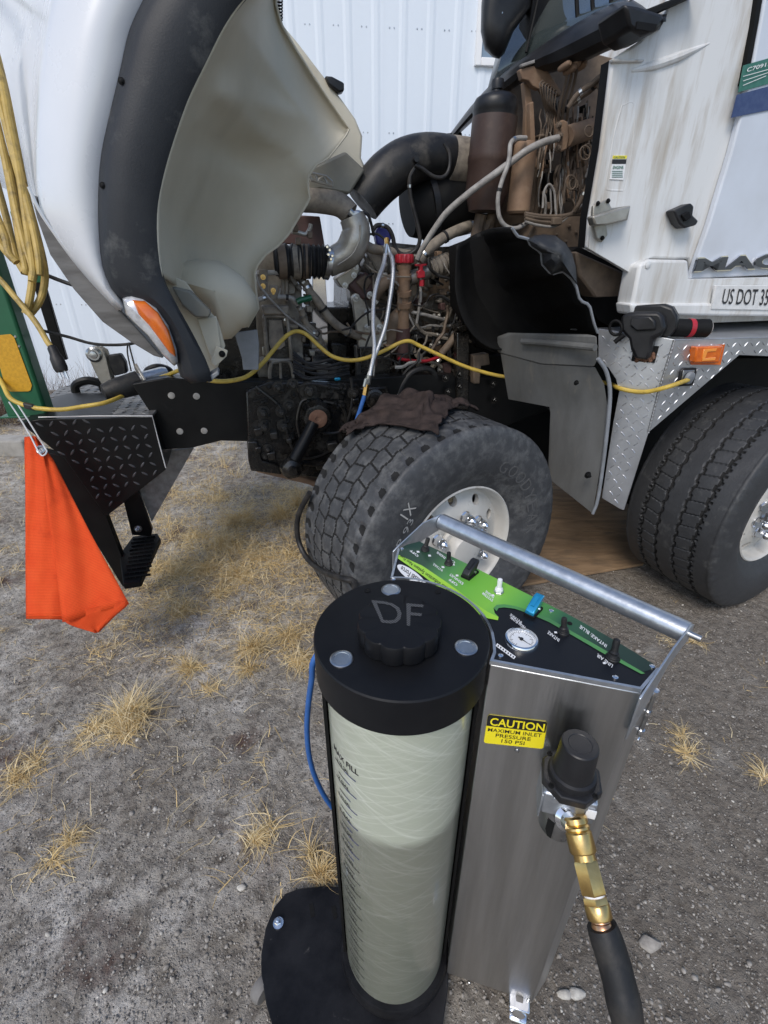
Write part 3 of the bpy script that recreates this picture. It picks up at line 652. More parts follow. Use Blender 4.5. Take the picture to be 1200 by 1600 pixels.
# outer painted skin
HB = pxr([(252, -60), (240, -25), (228, 0), (205, 50), (190, 115), (172, 190), (160, 250), (156, 320), (158, 380), (163, 420), (176, 455), (196, 478)], 30)
HC = pxr([(100, -60), (92, -20), (84, 10), (74, 60), (66, 120), (62, 180), (60, 240), (62, 300), (72, 340), (100, 385), (140, 435), (186, 484)], 30)
HL = pxr([(-260, -60), (-250, 0), (-240, 60), (-230, 120), (-220, 180), (-205, 230), (-160, 260), (-60, 280), (20, 295), (62, 335), (120, 420), (182, 488)], 30)
def mixrow(A, B, f, w0, w1, bulge=0): return [tp(a.x+(b.x-a.x)*f, a.y+(b.y-a.y)*f, w0+(w1-w0)*f+bulge) for a, b in zip(A, B)]
loft('hood_skin', [mixrow(HB, HC, f, .10, .16, -.05*math.sin(math.pi*f)) for f in (0, .06, .2, .4, .6, .8, .92)]+[mixrow(HB, HC, 1, .10, .17)]+[mixrow(HC, HL, f, 0, 0, .17+2.4*f**.5) for f in (.004, .015, .04, .08, .14, .25, .45, .7, 1)], 'white_paint', truck, solid=.006, sharp=85)
tube('hood_edge_trim', [tp(p.x, p.y, .15) for p in pxr([(45, 292), (58, 322), (75, 350), (108, 394), (150, 440), (190, 484)], 20)], .005, 'wire_white', truck, seg=6, k=1)
plate('hood_lower_band', [(48, 302), (60, 326), (76, 353), (110, 398), (152, 444), (192, 488), (255, 560), (240, 556), (205, 535), (160, 503), (115, 452), (78, 398), (57, 340)], .22, .5, 'grey_band', truck, bevel=.004)
# wheel-well liner inside the hood
LL = pxr([(440, -60), (410, -30), (378, 0), (350, 40), (322, 95), (295, 150), (275, 205), (258, 260), (247, 310), (245, 350), (247, 400), (252, 432)], 60)
LR = pxr([(436, -60), (433, -20), (431, 5), (440, 38), (462, 76), (487, 115), (517, 160), (547, 203), (530, 226), (511, 250), (496, 256), (482, 275), (481, 292), (484, 312), (468, 338), (452, 365), (435, 384), (414, 399), (398, 421), (399, 446), (404, 482), (387, 511)], 60, False)
def lrow(f):
    w = .07+.66*f
    out = []
    for i, (a, b) in enumerate(zip(LL, LR)):
        t = i/59; bul = .30*math.sin(math.pi*f)**.8*(.6+.4*math.sin(math.pi*t))
        step = .05*(1/(1+math.exp(-(f-.30+.18*(t-.5))*60)))-.025
        x, y = a.x+(b.x-a.x)*f, a.y+(b.y-a.y)*f
        cr = 0
        for (p, q_, am, wd_) in (((362, 20), (518, 238), .075, 60), ((345, 150), (482, 268), .065, 60), ((350, 35), (345, 147), .04, 40), ((345, 147), (300, 190), .04, 40), ((300, 190), (254, 270), .04, 40)):
            dx, dy = q_[0]-p[0], q_[1]-p[1]; u = max(0, min(1, ((x-p[0])*dx+(y-p[1])*dy)/(dx*dx+dy*dy))); ds_ = math.hypot(x-p[0]-u*dx, y-p[1]-u*dy)
            cr += am*max(0, 1-ds_/wd_)
        out.append(tp(x, y, w+bul+step-cr*math.sin(math.pi*f)**.5))
    return out
loft('fender_liner', [lrow(f) for f in [i/70 for i in range(71)]], 'liner', truck, solid=.008, soff=0, sharp=60)
tube('liner_lip', [tp(p.x, p.y, .73) for p in LR[14:]], .0045, 'liner', truck, seg=6, k=1)
# headlight bucket seen from behind
BK = [(256, 432), (275, 412), (310, 404), (345, 408), (380, 432), (400, 462), (404, 483), (388, 511), (378, 513), (362, 529), (347, 531), (336, 505), (322, 478), (290, 455)]
c = (335, 455)
rows = []
for f, w in ((1, .45), (.95, .40), (.8, .37), (.55, .345), (.25, .33), (.02, .328)):
    rows.append([tp(c[0]+(p[0]-c[0])*f, c[1]+(p[1]-c[1])*f, w) for p in BK+BK[:1]])
loft('headlight_bucket', rows, 'liner', truck, sharp=50)
plate('liner_skirt', [(247, 418), (262, 428), (290, 440), (312, 470), (340, 500), (352, 540), (340, 575), (329, 592), (312, 560), (290, 515), (268, 475), (254, 445)], .26, .012, 'liner', truck, bevel=.003)
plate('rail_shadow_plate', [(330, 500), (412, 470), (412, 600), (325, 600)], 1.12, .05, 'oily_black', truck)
plate('liner_block', [(268, 448), (297, 455), (330, 488), (326, 497), (305, 496), (285, 478)], .18, .06, 'liner_dark', truck, bevel=.006)
plate('fender_bracket', [(308, 498), (338, 494), (345, 540), (337, 570), (330, 562)], .24, .02, 'liner', truck, bevel=.004)
plate('bracket_tab', [(338, 540), (356, 548), (354, 557), (336, 574), (329, 566)], .22, .012, 'liner', truck, bevel=.003)
bolts([(347, 553)], .219, 3.2, 'matte_black', truck)
plate('lower_shield', [(366, 520), (402, 515), (405, 540), (404, 578), (380, 578), (378, 560)], .56, .012, 'grey_lip', truck, bevel=.003)
plate('flare_foot', [(322, 590), (340, 580), (343, 585), (326, 599)], .05, .08, 'grey_lip', truck, bevel=.003)
# turn signal in the flare tip
SG = [(191, 466), (203, 460), (222, 464), (245, 480), (264, 508), (277, 545), (279, 567), (272, 572), (255, 556), (230, 524), (205, 500), (196, 490)]
def dome(name, pix, cen, w0, w1, m, parent, **kw):
    rows = []
    for f, k in ((1, 0), (.985, .35), (.93, .62), (.8, .84), (.55, .96), (.28, 1), (.02, 1)):
        rows.append([tp(cen[0]+(p[0]-cen[0])*f, cen[1]+(p[1]-cen[1])*f, w0+(w1-w0)*k) for p in pix+pix[:1]])
    return loft(name, rows, m, parent, sharp=70, **kw)
sg = dome('turn_signal', SG, (238, 515), .06, .012, 'clear_lens', truck)
dome('amber_lens', [(206, 468), (226, 470), (247, 488), (264, 516), (274, 548), (275, 558), (266, 553), (250, 532), (232, 508), (215, 490)], (243, 510), .03, .000, 'amber', sg)
# inner side of the hood, far edge
plate('hood_inner_panel', [(437, 0), (441, 36), (466, 66), (498, 108), (535, 155), (556, 185), (567, 212), (565, 246), (573, 265), (548, 302), (520, 300), (480, 300), (478, 200), (430, 60)], 1.02, .10, 'liner', truck, bevel=.012)
plate('hood_inner_shelf', [(482, 262), (510, 250), (540, 236), (571, 265), (547, 303), (500, 296), (484, 300)], .93, .12, 'liner_dark', truck, bevel=.01)
bm = bmesh.new()
for a, b in (((483, 270), (510, 276)), ((510, 276), (519, 284)), ((483, 270), (486, 281)), ((486, 281), (519, 290)), ((492, 272), (496, 284)), ((496, 284), (505, 275)), ((505, 275), (511, 288)), ((519, 284), (519, 291))):
    add_tube(bm, [tp(*a, .86), tp(*b, .86)], .006, 6, 1, False)
fin('hood_pivot_truss', bm, 'cast_alu', truck)
plate('hood_latch', [(508, 118), (519, 119), (538, 129), (538, 142), (530, 144), (514, 132)], 1.0, .05, 'black_plastic', truck, bevel=.006)
bm = bmesh.new(); P = []
for i in range(120):
    t = i/119; p = tp(437, -30+62*t, .80); P.append(p+TR*.010*math.cos(t*75)+TW*.010*math.sin(t*75))
add_tube(bm, P, .0028, 5, 1, False); fin('hood_spring', bm, 'matte_black', truck)

# ---- front frame rail, bumper, step
WB = .72
plate('frame_rail', [(205, 600), (262, 590), (330, 596), (385, 596), (560, 592), (660, 585), (800, 590), (860, 640), (700, 700), (560, 700), (390, 690), (345, 689), (300, 700), (255, 703), (238, 650)], .82, .09, 'black_paint', truck, bevel=.006)
for px, py in ((307, 619), (281, 674), (319, 673), (268, 618)):
    q = tp(px, py, .818); lathe('rail_plug', q, -TW, [(.016, 0), (.016, .002), (.012, .004)], 'hose_grey', truck, seg=20)
BZ = tp(238, 649, WB).z
tops = [gz(26, 656, BZ), gz(60, 651, BZ), gz(238, 649, BZ), gz(287, 582, BZ), gz(150, 590, BZ), gz(92, 606, BZ)]
prism('bumper_top', tops, (0, 0, -.012), 'scuffed', truck, bevel=.003)
ep = [(30, 659), (60, 653), (238, 651), (259, 732), (165, 806), (100, 715)]
bump = prism('bumper', [p-ZZ*.006 for p in [tp(x, y, WB) for x, y in ep]], TW*.5, 'black_paint', truck, bevel=.004)
tube('bumper_bright_edge', [tp(60, 652, WB-.002), tp(150, 650, WB-.002), tp(238, 650, WB-.002), tp(248, 690, WB-.002), tp(259, 731, WB-.002)], .0028, 'wire_white', bump, seg=6, smooth=False)
def inpoly(x, y, P):
    r = False; j = len(P)-1
    for i in range(len(P)):
        if (P[i][1] > y) != (P[j][1] > y) and x < (P[j][0]-P[i][0])*(y-P[i][1])/(P[j][1]-P[i][1])+P[i][0]: r = not r
        j = i
    return r
def lugs(bm, poly, org, U, V, N, pitch, ln, wd, ht, marg=.0):
    """raised diamond-plate lugs inside a planar polygon"""
    P = [((p-org).dot(U), (p-org).dot(V)) for p in poly]
    x0, x1 = min(p[0] for p in P), max(p[0] for p in P); y0, y1 = min(p[1] for p in P), max(p[1] for p in P)
    i0, i1 = int(x0/pitch)-1, int(x1/pitch)+2; j0, j1 = int(y0/pitch)-1, int(y1/pitch)+2
    for i in range(i0, i1):
        for j in range(j0, j1):
            x, y = i*pitch, j*pitch
            a = rad(52) if (i+j) % 2 else rad(-38)
            e1 = (math.cos(a)*ln/2, math.sin(a)*ln/2)
            if not all(inpoly(x+s*e1[0]*1.25, y+s*e1[1]*1.25, P) for s in (-1, 0, 1)): continue
            c = org+U*x+V*y; d = U*math.cos(a)+V*math.sin(a); s = N.cross(d)
            base = [c+d*(ln/2), c+d*(ln*.22)+s*(wd/2), c-d*(ln*.22)+s*(wd/2), c-d*(ln/2), c-d*(ln*.22)-s*(wd/2), c+d*(ln*.22)-s*(wd/2)]
            b = [bm.verts.new(p-N*.001) for p in base]; t = [bm.verts.new(c+(p-c)*.45+N*ht) for p in base]
            for k in range(6): bm.faces.new((b[k], b[(k+1) % 6], t[(k+1) % 6], t[k]))
            bm.faces.new(t)
bm = bmesh.new(); pl = [tp(x, y, WB) for x, y in ep]; lugs(bm, pl, pl[2], TR, ZZ, -TW, .046, .040, .011, .004)
tag(fin('tread_pattern', bm, 'black_lug', bump), kind='stuff')
bm = bmesh.new(); lugs(bm, tops, tops[2], TR, TW, ZZ, .046, .038, .010, .003); tag(fin('tread_pattern', bm, 'scuffed', truck), kind='stuff')
plate('step_hanger', [(40, 700), (100, 712), (166, 806), (204, 905), (192, 918), (150, 850)], WB+.02, .05, 'black_paint', truck, bevel=.004)
plate('step_brace', [(190, 772), (214, 762), (238, 828), (236, 838), (206, 836)], WB+.2, .03, 'black_paint', truck, bevel=.004)
bolts([(216, 826)], WB+.199, 4, 'steel', truck)
sp = [tp(208, 838, WB+.2), tp(248, 834, WB+.2), tp(249, 842, WB+.14), tp(218, 910, WB), tp(190, 910, WB), tp(186, 868, WB+.1)]
zs = .33; sp = [gz(x, y, zs) for x, y in ((207, 838), (246, 833), (250, 840), (219, 908), (192, 912), (186, 866))]
st = prism('step', sp, (0, 0, -.035), 'matte_black', truck, bevel=.006)
bm = bmesh.new(); e1 = (sp[1]-sp[0]); e2 = (sp[4]-sp[0])
for i in range(1, 12):
    for j in range(5):
        p = sp[0]+e1*(j+.5+(.25 if i % 2 else 0))/5.6+e2*i/12; add_box(bm, p+ZZ*.004, .022, .010, .008, X=e1.normalized(), Y=e2.normalized())
tag(fin('step_grip', bm, 'matte_black', st), kind='stuff')
plate('splash_panel', [(244, 706), (303, 700), (237, 816), (218, 768), (214, 735)], WB+.26, .02, 'hose_grey', truck, bevel=.003)
for x0, y0, x1, y1 in ((228, 597, 262, 575), (110, 620, 155, 600)):
    a = gz(x0, y0+8, BZ); a2 = gz(x1, y1+10, BZ); m_ = (a+a2)/2+TW*.1
    tube('tow_hook', [m_-TR*.07, m_-TR*.06+ZZ*.04, m_+ZZ*.06, m_+TR*.06+ZZ*.04, m_+TR*.07], .022, 'black_paint', truck, seg=10)
# flanged rubber-booted coupling lying along the bumper top
ca, cb = tp(160, 614, .86), tp(262, 585, .98)
cyl('air_coupling', ca, cb, [(.012, 0), (.036, .02), (.047, .16), (.052, .36), (.056, .55)], 'hose_black', truck)
cyl('coupling_pipe', ca.lerp(cb, .56), cb, [(.046, 0), (.044, .3), (.043, .85), (.036, 1)], 'steel', truck)
ax = (cb-ca).normalized(); u_ = ZZ-ax*ZZ.dot(ax); u_.normalize(); v_ = ax.cross(u_)
box('coupling_flange', ca.lerp(cb, .60), (.125, .125, .012), 'cast_alu', truck, X=(u_+v_).normalized(), Y=(v_-u_).normalized(), Z=ax, bevel=.003)
pipe('cable', [(40, 415, .9), (73, 430, .95), (110, 444, .95), (140, 452, .9), (200, 470, .85)], 3.0, 'hose_black', truck)
pipe('cable', [(60, 515, 1.0), (105, 526, 1.0), (140, 536, 1.0), (170, 539, 1.0), (205, 537, 1.0), (232, 528, .95), (255, 515, .9)], 2.2, 'hose_black', truck)
pipe('cable_tie', [(205, 580, .98), (199, 550, .99), (201, 536, .99), (204, 548, .98), (212, 578, .98)], 1.2, 'hose_black', truck)

# ---- suspension and steering under the rail
kn = plate('spring_hanger', [(384, 612), (420, 598), (470, 596), (560, 600), (572, 625), (552, 655), (535, 690), (528, 720), (505, 748), (470, 745), (430, 738), (392, 726), (387, 690)], .77, .06, 'oily_black', truck, bevel=.008)
bolts([(411, 643, .765, 7), (439, 642, .765, 6), (413, 665, .765, 7), (443, 664, .765, 7), (451, 632, .765, 6), (434, 604, .765, 6), (457, 600, .765, 6), (481, 609, .765, 9), (551, 614, .765, 6), (553, 640, .765, 6), (418, 700, .765, 5), (414, 712, .765, 4)], .765, 6, 'greasy', truck, hr=1.9)
plate('gear_plate', [(462, 606), (482, 598), (540, 606), (538, 625), (500, 624), (470, 626)], .755, .02, 'oily_black', truck, bevel=.006)
pipe('gear_ridge', [(505, 678, .76), (530, 675, .76), (540, 660, .76), (536, 638, .76), (520, 630, .76), (505, 627, .76)], 2.4, 'greasy', truck, seg=6)
q = tp(492, 646, .76); u = mpp(q)
gear = lathe('steering_gear', q, -TW, [(24*u, 0), (24*u, .05), (20*u, .08), (20*u, .10), (17*u, .102)], 'oily_black', truck, seg=36, fn=lambda a, j: 1+.04*math.sin(a*7))
lathe('gear_cap', q-TW*.10, -TW, [(14*u, 0), (14*u, .006), (13*u, .008), (4*u, .008), (3*u, .004)], 'rust', gear, seg=30)
pipe('pitman_arm', [(490, 660, .66), (478, 685, .64), (464, 712, .62), (456, 728, .62)], [9, 10, 10, 11], 'black_paint', truck, seg=16)
q = tp(456, 732, .60); u = mpp(q); lathe('ball_joint', q+TW*.03, -TW, [(16*u, 0), (18*u, .02), (15*u, .05), (8*u, .06), (7*u, .08)], 'oily_black', truck, seg=20, fn=lambda a, j: 1+.06*math.sin(a*5))
pipe('drag_link', [(470, 723, .66), (500, 725, .7), (560, 730, .8)], 4.5, 'oily_black', truck)
plate('axle_beam', [(392, 718), (420, 735), (470, 744), (520, 760), (700, 800), (720, 850), (560, 790), (480, 757), (400, 738)], .86, .12, 'rust_dust', truck, bevel=.01)
plate('axle_bracket', [(386, 690), (402, 690), (410, 720), (436, 728), (440, 742), (392, 736), (388, 720)], .74, .05, 'oily_black', truck, bevel=.006)

pipe('gear_ridge', [(470, 690, .76), (464, 660, .76), (470, 630, .76), (482, 622, .76)], 2.2, 'greasy', truck, seg=6)
pipe('gear_ridge', [(396, 628, .765), (420, 622, .765), (446, 616, .765)], 1.6, 'greasy', truck, seg=6)
pipe('gear_ridge', [(466, 604, .75), (486, 600, .75), (520, 606, .75), (540, 608, .75)], 1.8, 'greasy', truck, seg=6)
pipe('brake_line', [(400, 604, .76), (440, 640, .75), (452, 690, .75), (470, 715, .75), (500, 712, .76), (540, 690, .78)], 1.8, 'greasy', truck, seg=7)
pipe('brake_line', [(548, 590, .75), (551, 615, .75), (548, 640, .75), (540, 670, .77)], 2.4, 'hose_black', truck, seg=7)
for x_, y_, s_ in ((404, 676, 8), (428, 682, 7), (520, 700, 9), (540, 672, 7), (404, 704, 6), (424, 714, 8), (500, 730, 7), (556, 628, 6), (452, 690, 5)):
    plate('casting', [(x_-s_, y_-s_*.7), (x_+s_*.8, y_-s_), (x_+s_, y_+s_*.6), (x_-s_*.6, y_+s_*.8)], .735, .04, 'greasy' if s_ % 2 else 'oily_black', truck, bevel=.006)
# ---- engine
plate('engine_block', [(548, 392), (600, 378), (705, 388), (722, 430), (790, 480), (800, 640), (560, 640), (430, 640), (398, 600), (402, 500), (470, 480), (545, 480)], 1.34, .5, 'oily_black', truck, bevel=.01)
plate('cylinder_head', [(560, 392), (604, 378), (704, 388), (716, 470), (716, 520), (600, 520), (548, 470), (545, 430)], 1.22, .12, 'engine_grey', truck, bevel=.012)
vc = plate('valve_cover', [(650, 462), (700, 450), (716, 452), (716, 492), (650, 490)], 1.17, .06, 'engine_grey', truck, bevel=.012)
text('embossed_letter', 'm', [tp(674, 478, 1.165), tp(690, 477, 1.165), tp(691, 463, 1.165), tp(676, 464, 1.165)], 'engine_grey', vc, .004, .006)
plate('cover_plate', [(592, 425), (640, 420), (642, 452), (604, 456)], 1.18, .05, 'engine_grey', truck, bevel=.008)
plate('upper_cover', [(640, 388), (720, 384), (722, 420), (690, 440), (640, 440)], 1.20, .05, 'engine_grey', truck, bevel=.01)
for i, (a, b, c_, d) in enumerate(((600, 395, 648, 386), (655, 440, 700, 432), (720, 470, 760, 500), (660, 500, 710, 520))):
    plate('casting', [(a, b), (c_, d), (c_+8, d+26), (a+6, b+34)], 1.14+.02*i, .08, 'engine_grey' if i % 2 == 0 else 'engine_brown', truck, bevel=.01)
elb = pipe('intake_elbow', [(549, 338, .86), (556, 358, .86), (553, 378, .86), (542, 396, .87), (522, 407, .88), (512, 411, .88)], [19, 22, 23, 22, 20, 20], 'cast_alu', truck, seg=28)
pipe('casting_seam', [(563, 352, .79), (562, 374, .788), (550, 398, .79), (528, 414, .80)], 1.2, 'cast_alu', elb, seg=6)
plate('elbow_flange', [(564, 337), (577, 342), (578, 378), (566, 384), (560, 360)], .84, .08, 'cast_alu', truck, bevel=.006)
bolts([(571, 346), (572, 376)], .838, 2.6, 'steel', truck)
pipe('charge_pipe', [(470, 312, .95), (500, 314, .95), (530, 320, .94), (548, 335, .92)], [17, 17, 17, 16], 'hose_dusty', truck, seg=22)
pipe('pipe_clamp', [(546, 330, .86), (552, 335, .86), (560, 334, .86), (568, 340, .87)], 5, 'steel', truck)
bel = pipe('bellows_hose', [(514, 410, .88), (490, 409, .89), (465, 408, .90), (430, 408, .92)], 23, 'hose_black', truck, seg=28, k=18, rfun=lambda t, i: 1+.09*math.sin(t*62))
for x0 in (477, 462, 440):
    pipe('hose_band', [(x0-6, 409, .9), (x0, 409, .9), (x0+6, 409, .9)], 24.5, 'engine_brown' if x0 != 462 else 'hose_dusty', bel, seg=28, k=2)
pipe('clamp_band', [(508, 410, .88), (512, 411, .88), (516, 412, .88)], 24, 'steel', bel, seg=26, k=2)
bm = bmesh.new()
for px, py in ((510, 386), (514, 391), (512, 398), (518, 400), (516, 405)): add_lathe(bm, tp(px, py, .80), -TW, [(.008, 0), (.008, .018), (.005, .022)], 8)
fin('clamp_screw', bm, 'chrome', bel)
plate('radiator_tank', [(466, 336), (500, 338), (508, 386), (476, 384), (440, 380), (452, 360)], 1.04, .06, 'maroon', truck, bevel=.006)
pipe('heater_valve', [(456, 362, .88), (468, 364, .88), (478, 366, .88), (484, 358, .88), (486, 350, .88)], 3.2, 'cast_alu', truck)
for a, b in (((458, 353), (466, 360)), ((462, 372), (470, 382)), ((480, 372), (488, 362))):
    box('fitting', tp((a[0]+b[0])/2, (a[1]+b[1])/2, .87), (.022, .03, .03), 'engine_brown', truck, X=TR, Y=TW, bevel=.004)
plate('fan_shroud', [(488, 338), (500, 338), (506, 400), (511, 470), (513, 570), (488, 570), (488, 470)], 1.08, .03, 'chrome', truck, bevel=.004)
plate('radiator_side', [(402, 380), (470, 384), (474, 560), (470, 590), (404, 590), (400, 480)], 1.0, .08, 'engine_grey', truck, bevel=.006)
# radiator support casting with its oval window
arm = plate('support_arm', [(411, 490), (449, 490), (455, 530), (458, 560), (463, 590), (461, 610), (450, 640), (440, 640), (424, 600), (416, 560)], .90, .05, 'oily_black', truck, bevel=.006)
for pts in ([(413, 500), (416, 494), (444, 494), (449, 500), (455, 556), (452, 562), (420, 562), (418, 556), (413, 500)], [(424, 566), (452, 566), (458, 600), (444, 618), (434, 618), (422, 590), (424, 566)]):
    pipe('arm_rib', [(x, y, .885) for x, y in pts], 3.2, 'engine_grey', arm, seg=8)
plate('arm_window', [(420, 500), (440, 500), (446, 540), (438, 546), (424, 546), (420, 538)], .894, .008, 'hose_dusty', arm, bevel=.003)
pipe('arm_rib', [(438, 566, .885), (440, 615, .885)], 2.4, 'engine_grey', arm, seg=8, smooth=False)
plate('rubber_mount', [(409, 478), (452, 478), (450, 492), (412, 492)], .86, .09, 'hose_dusty', truck, bevel=.008)
bolts([(411, 564), (467, 558)], .89, 5, 'engine_grey', truck)
pipe('coolant_pipe', [(402, 427, .88), (425, 426, .88), (445, 426, .88), (455, 429, .90), (460, 440, .94), (470, 452, .96)], 3.6, 'hose_grey', truck)
pipe('coolant_pipe', [(404, 468, .87), (420, 464, .87), (440, 464, .87), (456, 466, .87), (463, 474, .88), (470, 485, .9)], 3.6, 'hose_grey', truck)
pipe('coolant_hose', [(470, 482, .9), (478, 505, .92), (494, 522, .95), (502, 535, .98), (508, 550, 1.0)], 5, 'hose_dusty', truck)
pipe('coolant_hose', [(476, 440, .94), (484, 456, .93), (496, 470, .93), (514, 496, .94), (535, 514, .96), (562, 526, 1.0)], 6.5, 'hose_dusty', truck, seg=14)
pipe('hose_end', [(476, 440, .92), (472, 443, .92)], 4.5, 'cast_alu', truck, smooth=False)
pipe('green_fitting', [(464, 472, .86), (470, 469, .86), (486, 465, .87)], 4.5, 'green_paint', truck)
for x, y in ((411, 430), (411, 444), (427, 455)):
    b_ = plate('pipe_bracket', [(x-6, y-9), (x+7, y-9), (x+8, y+11), (x-5, y+11)], .86, .012, 'hose_dusty', truck, bevel=.003); bolts([(x, y+3)], .859, 2.6, 'brass', truck)
plate('pipe_bracket', [(421, 446), (433, 446), (434, 468), (422, 468)], .85, .012, 'hose_dusty', truck, bevel=.003); bolts([(427, 454)], .849, 2.6, 'brass', truck)
pipe('cable', [(400, 428, .86), (405, 445, .85), (418, 462, .84), (425, 470, .84), (450, 495, .86), (475, 513, .88), (497, 530, .9)], 1.6, 'hose_grey', truck, seg=7)
pipe('cable', [(438, 450, .87), (436, 460, .87), (430, 466, .87)], 1.2, 'hose_grey', truck, seg=7)
for x in (447, 441):
    pipe('cable', [(x, 430, .93), (x+1, 450, .93), (x, 462, .93)], 2.2, 'hose_dusty', truck, seg=8)
# engine mount, bracket and thermostat housing
eb = plate('engine_bracket', [(550, 464), (557, 457), (563, 462), (590, 495), (611, 524), (613, 545), (604, 590), (598, 632), (565, 632), (563, 560), (556, 505)], .99, .04, 'cast_alu', truck, bevel=.006)
bolts([(556, 465, .985, 4.5), (575, 489, .985, 4.5), (574, 512, .985, 4), (593, 512, .985, 4)], .985, 4, 'steel', truck)
plate('mount_lower', [(562, 542), (612, 542), (608, 640), (566, 640)], .975, .06, 'oily_black', truck, bevel=.006)
plate('housing', [(524, 435), (556, 414), (566, 420), (548, 450), (534, 450)], 1.0, .1, 'cast_alu', truck, bevel=.01)
bolts([(539, 446), (553, 430), (556, 417)], .995, 3.2, 'steel', truck)
plate('water_pump', [(544, 446), (572, 424), (590, 444), (578, 470), (566, 468)], .98, .14, 'maroon', truck, bevel=.012)
plate('pump_cover', [(556, 440), (572, 428), (582, 440), (570, 458)], .97, .02, 'engine_brown', truck, bevel=.006)
bolts([(578, 461), (586, 470), (600, 440)], .965, 3.6, 'steel', truck)
pipe('cast_pipe', [(582, 470, .98), (594, 450, .96), (606, 440, .96), (620, 436, .97), (640, 434, 1.0)], [8, 9, 9, 9, 9], 'engine_brown', truck, seg=16)
pipe('coolant_hose', [(562, 376, .9), (580, 388, .92), (600, 392, .95), (640, 398, 1.0)], 7, 'hose_dusty', truck, seg=14)
plate('gear_case', [(577, 394), (596, 384), (600, 420), (590, 440), (566, 414)], 1.06, .08, 'engine_grey', truck, bevel=.01)
for a, b in (((566, 396), (590, 438)), ((572, 392), (596, 432))): pipe('casting_rib', [(*a, 1.05), (*b, 1.05)], 2, 'engine_grey', truck, smooth=False)
pipe('brown_arm', [(640, 480, .98), (618, 500, .98), (612, 530, 1.0), (604, 560, 1.02)], [10, 12, 10, 7], 'engine_brown', truck, seg=12)
# oil fill tube with its red cap
pf = [(632, 410, .94), (631, 440, .94), (631, 470, .95), (630, 500, .95), (630, 535, .96), (630, 560, .97)]
of = pipe('oil_fill_tube', pf, [10, 9.5, 9, 9.5, 10, 9], 'rust_dust', truck, seg=20)
for y in (416, 432, 458, 476): pipe('tube_collar', [(631.5, y-4, .94), (631.5, y+4, .945)], 11.5, 'rust_dust', of, seg=20, smooth=False)
plate('tube_clevis', [(622, 457), (640, 457), (640, 486), (622, 486)], .925, .02, 'engine_brown', of, bevel=.004)
pipe('oil_fill_base', [(630, 512, .955), (630, 560, .965)], 11, 'maroon', truck, seg=20, smooth=False)
q = tp(632, 411, .94); u = mpp(q)
lathe('oil_cap', q-ZZ*.0, ZZ, [(13.5*u, 0), (14*u, .004), (14*u, .034), (12.5*u, .040), (4*u, .040)], 'red_plastic', truck, seg=64, fn=lambda a, j: 1+(.05 if math.sin(a*16) > 0 else -.02)*(j in (1, 2)))
ds = pipe('dipstick', [(658, 424, .93), (657, 455, .935), (655, 480, .94), (651, 505, .95)], 2.2, 'hose_grey', truck, seg=8)
plate('dipstick_handle', [(650, 412.5), (667, 412), (667, 415), (661, 416), (661, 422), (664, 424), (664, 434), (654, 435), (653, 424), (656, 422), (656, 416), (650, 416)], .91, .03, 'red_plastic', ds, bevel=.003)
pipe('dipstick_sleeve', [(659, 437, .93), (659, 447, .93)], 4, 'red_plastic', ds, smooth=False)
pipe('dipstick_sleeve', [(658, 455, .93), (657, 472, .935)], 3, 'steel', ds, smooth=False)
pipe('turbo_pipe', [(640, 434, .98), (655, 430, .98), (668, 424, .98), (676, 420, .98)], 10, 'cast_alu', truck, seg=18)
pipe('flex_hose', [(672, 421, .97), (685, 416, .97), (697, 411, .98), (702, 409, .98)], 14, 'hose_dusty', truck, seg=22, k=14, rfun=lambda t, i: 1+.08*math.sin(t*44))
pipe('exhaust_tip', [(694, 412, .98), (704, 408, .98), (716, 404, 1.0)], 8, 'chrome', truck, seg=18)
pipe('grey_tube', [(640, 487, .96), (665, 492, .96), (696, 500, .98)], 2.5, 'hose_grey', truck, seg=8)
# lower clutter
pipe('red_hose', [(622, 560, .93), (640, 563, .93), (665, 564, .93), (690, 556, .95)], 2.6, 'red_plastic', truck, seg=8)
pipe('steering_shaft', [(735, 465, .88), (722, 505, .88), (708, 530, .88), (690, 552, .9)], 6, 'engine_brown', truck, seg=12)
pipe('hose_black_loop', [(616, 640, .84), (625, 610, .83), (640, 585, .83), (660, 576, .83), (676, 580, .83), (684, 600, .84), (686, 625, .86)], 4.5, 'hose_black', truck)
pipe('hose_black_loop', [(620, 600, .86), (636, 578, .85), (652, 565, .85), (655, 550, .86)], 2.2, 'hose_black', truck)
for x in (667, 672, 677, 682): pipe('brake_line', [(x, 582, .88), (x+.5, 605, .88), (x+1, 632, .88)], 1.1, 'copper' if x == 672 else 'hose_dusty', truck, seg=6)
pl_ = plate('data_plate', [(617, 586), (640, 581), (641, 594), (618, 597)], .90, .004, 'concrete', truck)
plate('data_plate', [(622, 597), (640, 594), (640, 616), (617, 616)], .90, .004, 'concrete', truck)
plate('brake_valve', [(560, 606), (605, 604), (612, 625), (600, 640), (566, 636)], .80, .06, 'oily_black', truck, bevel=.008)
q = tp(584, 622, .79); u = mpp(q); lathe('valve_cap', q, -TW, [(15*u, 0), (15*u, .02), (11*u, .025), (10*u, .035), (4*u, .04)], 'oily_black', truck, seg=24)
plate('bracket_post', [(714, 520), (734, 516), (732, 640), (714, 640)], .80, .05, 'oily_black', truck, bevel=.006)
plate('bracket_post', [(714, 512), (760, 495), (762, 500), (722, 520)], .78, .10, 'oily_black', truck, bevel=.006)
plate('chassis_bracket', [(740, 556), (764, 552), (766, 570), (752, 572), (750, 600), (740, 600)], .78, .06, 'engine_brown', truck, bevel=.006)
bolts([(718, 585), (718, 604), (696, 591), (700, 612), (770, 600), (772, 625)], .79, 4, 'oily_black', truck)
r2 = random.Random(5)
